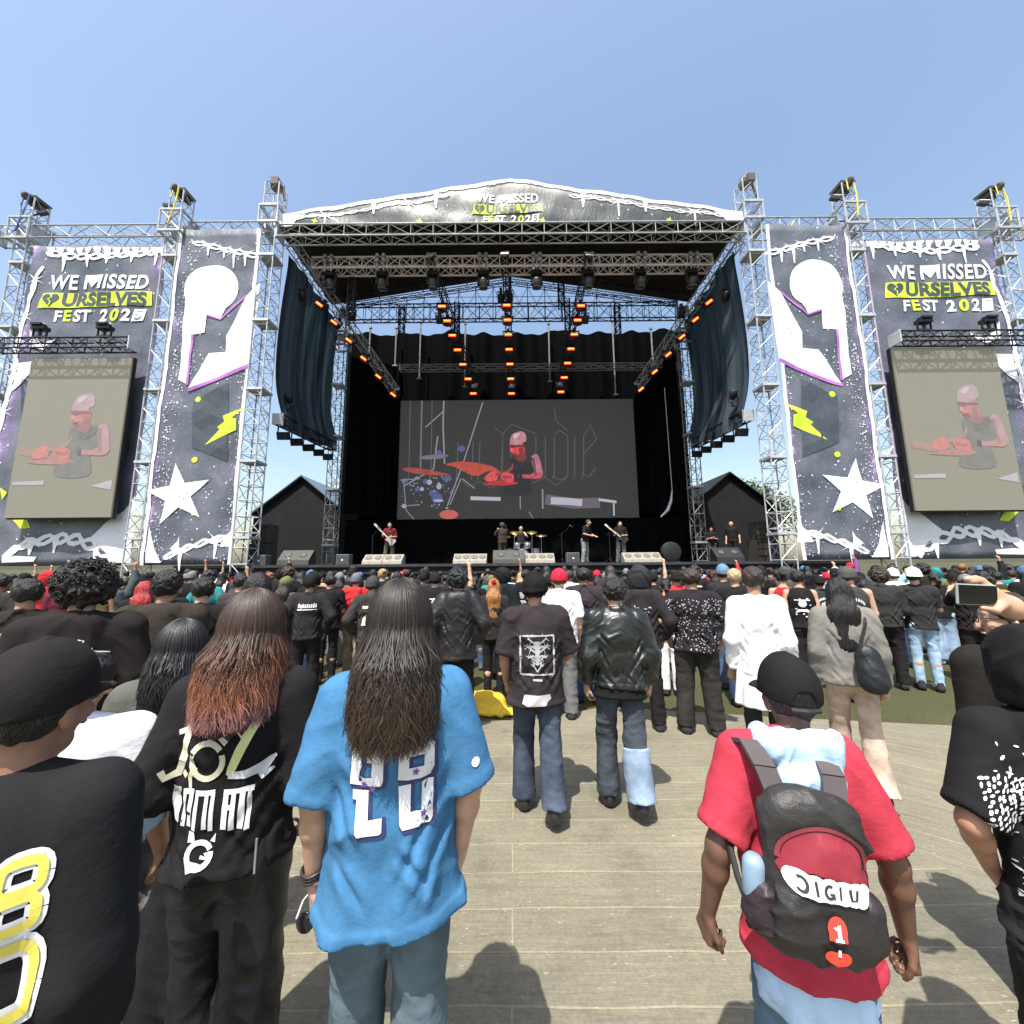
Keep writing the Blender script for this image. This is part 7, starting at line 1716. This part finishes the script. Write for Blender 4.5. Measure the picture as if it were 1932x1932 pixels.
# drummer and kit
t = performer('bald drummer sitting behind the drum kit', 983, 18.2, skel(armL=((.12, .14, -.2), (-.05, .24, .03)), armR=((.12, .14, -.2), (-.05, .24, .03)), lean=.05), 1.78, math.pi, (.03, .03, .032), K1, None, top='tank', z=ZS)
CHR = plain('chrome', (.7, .7, .72), .15, .9); SHELL = plain('drum_shell', (.30, .31, .34), .25, .2); HEADM = plain('drum_skin', (.75, .75, .72), .6); BRASS = plain('cymbal_brass', (.55, .40, .14), .25, .9)
dk = thing('drum_kit', 'drum kit with pale drums and cymbals at the middle of the stage', 'drum kit', (at(985, 1020, 17.6).x, 17.5, ZS)); rx = Matrix.Rotation(R(90), 3, 'X')
b = MB(); b.box((0, .6, .05), (2.6, 2.2, .1)); b.build('riser_board', BLK, dk)
def drum(x, y, z, rad, dep, rot, nm):
    b = MB(); b.lathe([(rad, -dep/2), (rad, dep/2)], (x, y, z), rot, 22); s_ = b.build(nm, SHELL, dk, True)
    b = MB(); b.lathe([(rad*.97, dep/2+.004), (.001, dep/2+.006)], (x, y, z), rot, 22); b.build('skin', HEADM, s_)
    b = MB()
    for zz in (-dep/2, dep/2): b.lathe([(rad+.012, zz-.015), (rad+.012, zz+.015)], (x, y, z), rot, 22)
    b.build('hoop', CHR, s_, True)
drum(0, .05, .40, .28, .42, rx, 'bass_drum'); drum(-.24, .1, .86, .15, .2, Matrix.Rotation(R(25), 3, 'X'), 'tom_drum'); drum(.24, .1, .86, .15, .2, Matrix.Rotation(R(25), 3, 'X'), 'tom_drum'); drum(.62, .5, .5, .2, .36, Matrix.Rotation(0, 3, 'X'), 'floor_drum'); drum(-.55, .55, .62, .18, .15, Matrix.Rotation(R(10), 3, 'X'), 'snare_drum')
for x, y, z, rad, tl in ((-.75, .2, 1.25, .23, 20), (-.35, .0, 1.42, .22, 25), (.45, .0, 1.42, .24, 22), (.9, .35, 1.3, .26, 15), (-.95, .5, 1.0, .18, 5)):
    b = MB(); b.lathe([(.03, .03), (.05, .02), (rad, 0), (rad, -.004), (.05, .01)], (x, y, z), Matrix.Rotation(R(tl), 3, 'X'), 22); cy_ = b.build('cymbal', BRASS, dk, True)
    b = MB(); b.tube((x, y, z), (x, y+.05, .25), .012); [b.tube((x, y+.05, .3), (x+.28*math.cos(a), y+.05+.28*math.sin(a), .1), .01) for a in (0, 2.1, 4.2)]; b.build('stand', CHR, cy_)
# monitors, speakers, fan, microphone stands
WD = plain('pale_monitor_cloth', (.24, .215, .18), .7); GRL = plain('dark_grille', (.05, .05, .05), .6)
def wedge(u, Y, w_, mat, label, name='stage_monitor', h_=.42):
    p = at(u, 1050, Y); t = thing(name, label, 'speaker', (p.x, Y, ZS)); b = MB(); pr = [(-.30, 0), (.28, 0), (.28, h_*.8), (.12, h_), (-.25, h_*.35)]
    b.prism(pr, lambda y, z, d: (d, y, z), -w_/2, w_/2); beam(recalc(b.build('cabinet', mat, t)), .015)
    b = MB(); q = Vector((0, .37, h_*.65)).normalized(); n_ = Vector((0, -q.z, q.y)); c0 = Vector((0, -.065, h_*.675))
    for sx in (-1, 1): b.lathe([(.10, 0), (.13, .01), (.10, .012), (.02, .004)], c0+Vector((sx*w_*.24, 0, 0))+n_*.004, n_.to_track_quat('Z', 'Y').to_matrix(), 16)
    b.build('speaker_cones', plain('cone_'+mat.name, tuple(c for c in ((.14, .125, .105) if mat is WD else (.05, .05, .05))), .6), t, True); b = MB(); b.box(Vector((0, -.20, h_*.30))+n_*.02, (w_*.3, .05, .03)); b.build('handle', BLK, t); return t
wedge(706, 15.35, .78, WD, 'pale stage monitor in front of the left guitarist, left of the pair'); wedge(743, 15.4, .78, WD, 'pale stage monitor in front of the left guitarist, right of the pair')
wedge(872, 15.35, .66, WD, 'pale stage monitor left of the drum kit, left of the pair'); wedge(903, 15.4, .66, WD, 'pale stage monitor left of the drum kit, right of the pair')
wedge(998, 15.4, .7, WD, 'pale stage monitor right of the dark box before the drums'); wedge(1030, 15.4, .66, WD, 'pale stage monitor left of the singer')
wedge(1193, 15.35, .78, WD, 'pale stage monitor before the right guitarist, left of the pair'); wedge(1228, 15.35, .74, WD, 'pale stage monitor before the right guitarist, right of the pair')
wedge(560, 15.5, 1.25, plain('olive_black_box', (.03, .032, .027), .6), 'big dark slanted speaker at the left end of the stage', h_=.62); wedge(960, 15.2, 1.25, plain('olive_black_box', (.03, .032, .027), .6), 'big dark slanted speaker before the drum kit', h_=.55); wedge(1372, 15.6, 1.1, BLK, 'big black slanted speaker at the right end of the stage', h_=.6)
for u, tx in ((650, 'left of the left guitarist'), (1080, 'in front of the singer'), (495, 'at the far left of the stage')):
    p = at(u, 1052, 15.25); t = thing('small_speaker', 'small grey speaker box '+tx, 'speaker', (p.x, 15.25, ZS)); b = MB(); b.box((0, 0, .21), (.5, .4, .42)); beam(b.build('cabinet', plain('grey_box', (.09, .10, .11), .5), t), .02); b = MB(); b.box((0, -.203, .21), (.43, .012, .35)); b.build('grille', GRL, t); b = MB(); b.box((0, -.212, .2), (.06, .006, .06)); b.build('badge', WHITEP, t)
p = at(1265, 1040, 15.9); t = thing('stage_fan', 'round black stage fan near the right guitarist', 'fan', (p.x, 15.9, ZS)); b = MB()
for i in range(7): b.path([(.05*(i+1)*math.cos(a), -.1, .45+.05*(i+1)*math.sin(a)) for a in np.linspace(0, 2*math.pi, 25)], .006, 4)
for a in np.linspace(0, 2*math.pi, 17): b.tube((0, -.11, .45), (.35*math.cos(a), -.1, .45+.35*math.sin(a)), .005, n=4)
b.build('guard', DKSTEEL, t); b = MB(); b.lathe([(.38, -.1), (.40, -.09), (.40, .12), (.38, .13)], (0, 0, .45), rx, 26); b.build('drum_housing', BLK, t, True); b = MB(); b.box((0, .05, .04), (.6, .3, .08)); b.tube((-.3, 0, .04), (-.4, 0, .45), .02); b.tube((.3, 0, .04), (.4, 0, .45), .02); b.build('foot', BLK, t)
for u, Y, tx in ((703, 15.9, 'beside the left guitarist'), (1060, 15.8, 'left of the singer'), (1150, 15.8, 'beside the right guitarist')):
    p = at(u, 1020, Y); t = thing('microphone_stand', 'thin black microphone stand '+tx, 'microphone stand', (p.x, Y, ZS)); b = MB(); b.tube((0, 0, 0), (0, 0, 1.25), .012); b.tube((-.1, .1, 1.15), (.35, -.25, 1.5), .009); [b.tube((0, 0, .2), (.3*math.cos(a), .3*math.sin(a), .01), .01) for a in (.5, 2.6, 4.7)]; b.build('pole', BLK, t); b = MB(); b.lathe([(.012, -.1), (.018, 0), (.03, .04), (.02, .075)], (.35, -.25, 1.5), Matrix.Rotation(R(-60), 3, 'Y'), 10); b.build('microphone', GRL, t, True)
# equipment racks in the wings
for s_, nm in ((-1, 'left'), (1, 'right')):
    x0 = s_*11.4
    t = thing('equipment_rack', f'stack of dark equipment cases in the {nm} wing of the stage', 'equipment', (x0, 17.6, ZS)); b = MB(); b.box((0, 0, .5), (.9, .7, 1.0)); b.box((.05, 0, 1.45), (.8, .7, .86)); beam(b.build('cases', plain('case_brown', (.06, .05, .04), .6), t), .02); b = MB(); [b.box((0, -.36, z), (.8, .02, .03)) for z in (.3, .6, .9, 1.2, 1.5, 1.75)]; b.build('rails', DKSTEEL, t)
for o in C.objects:
    if o.parent is None and o.get('label') and len(o['label'].split()) > 16: print('LONG', o.name, o['label'])
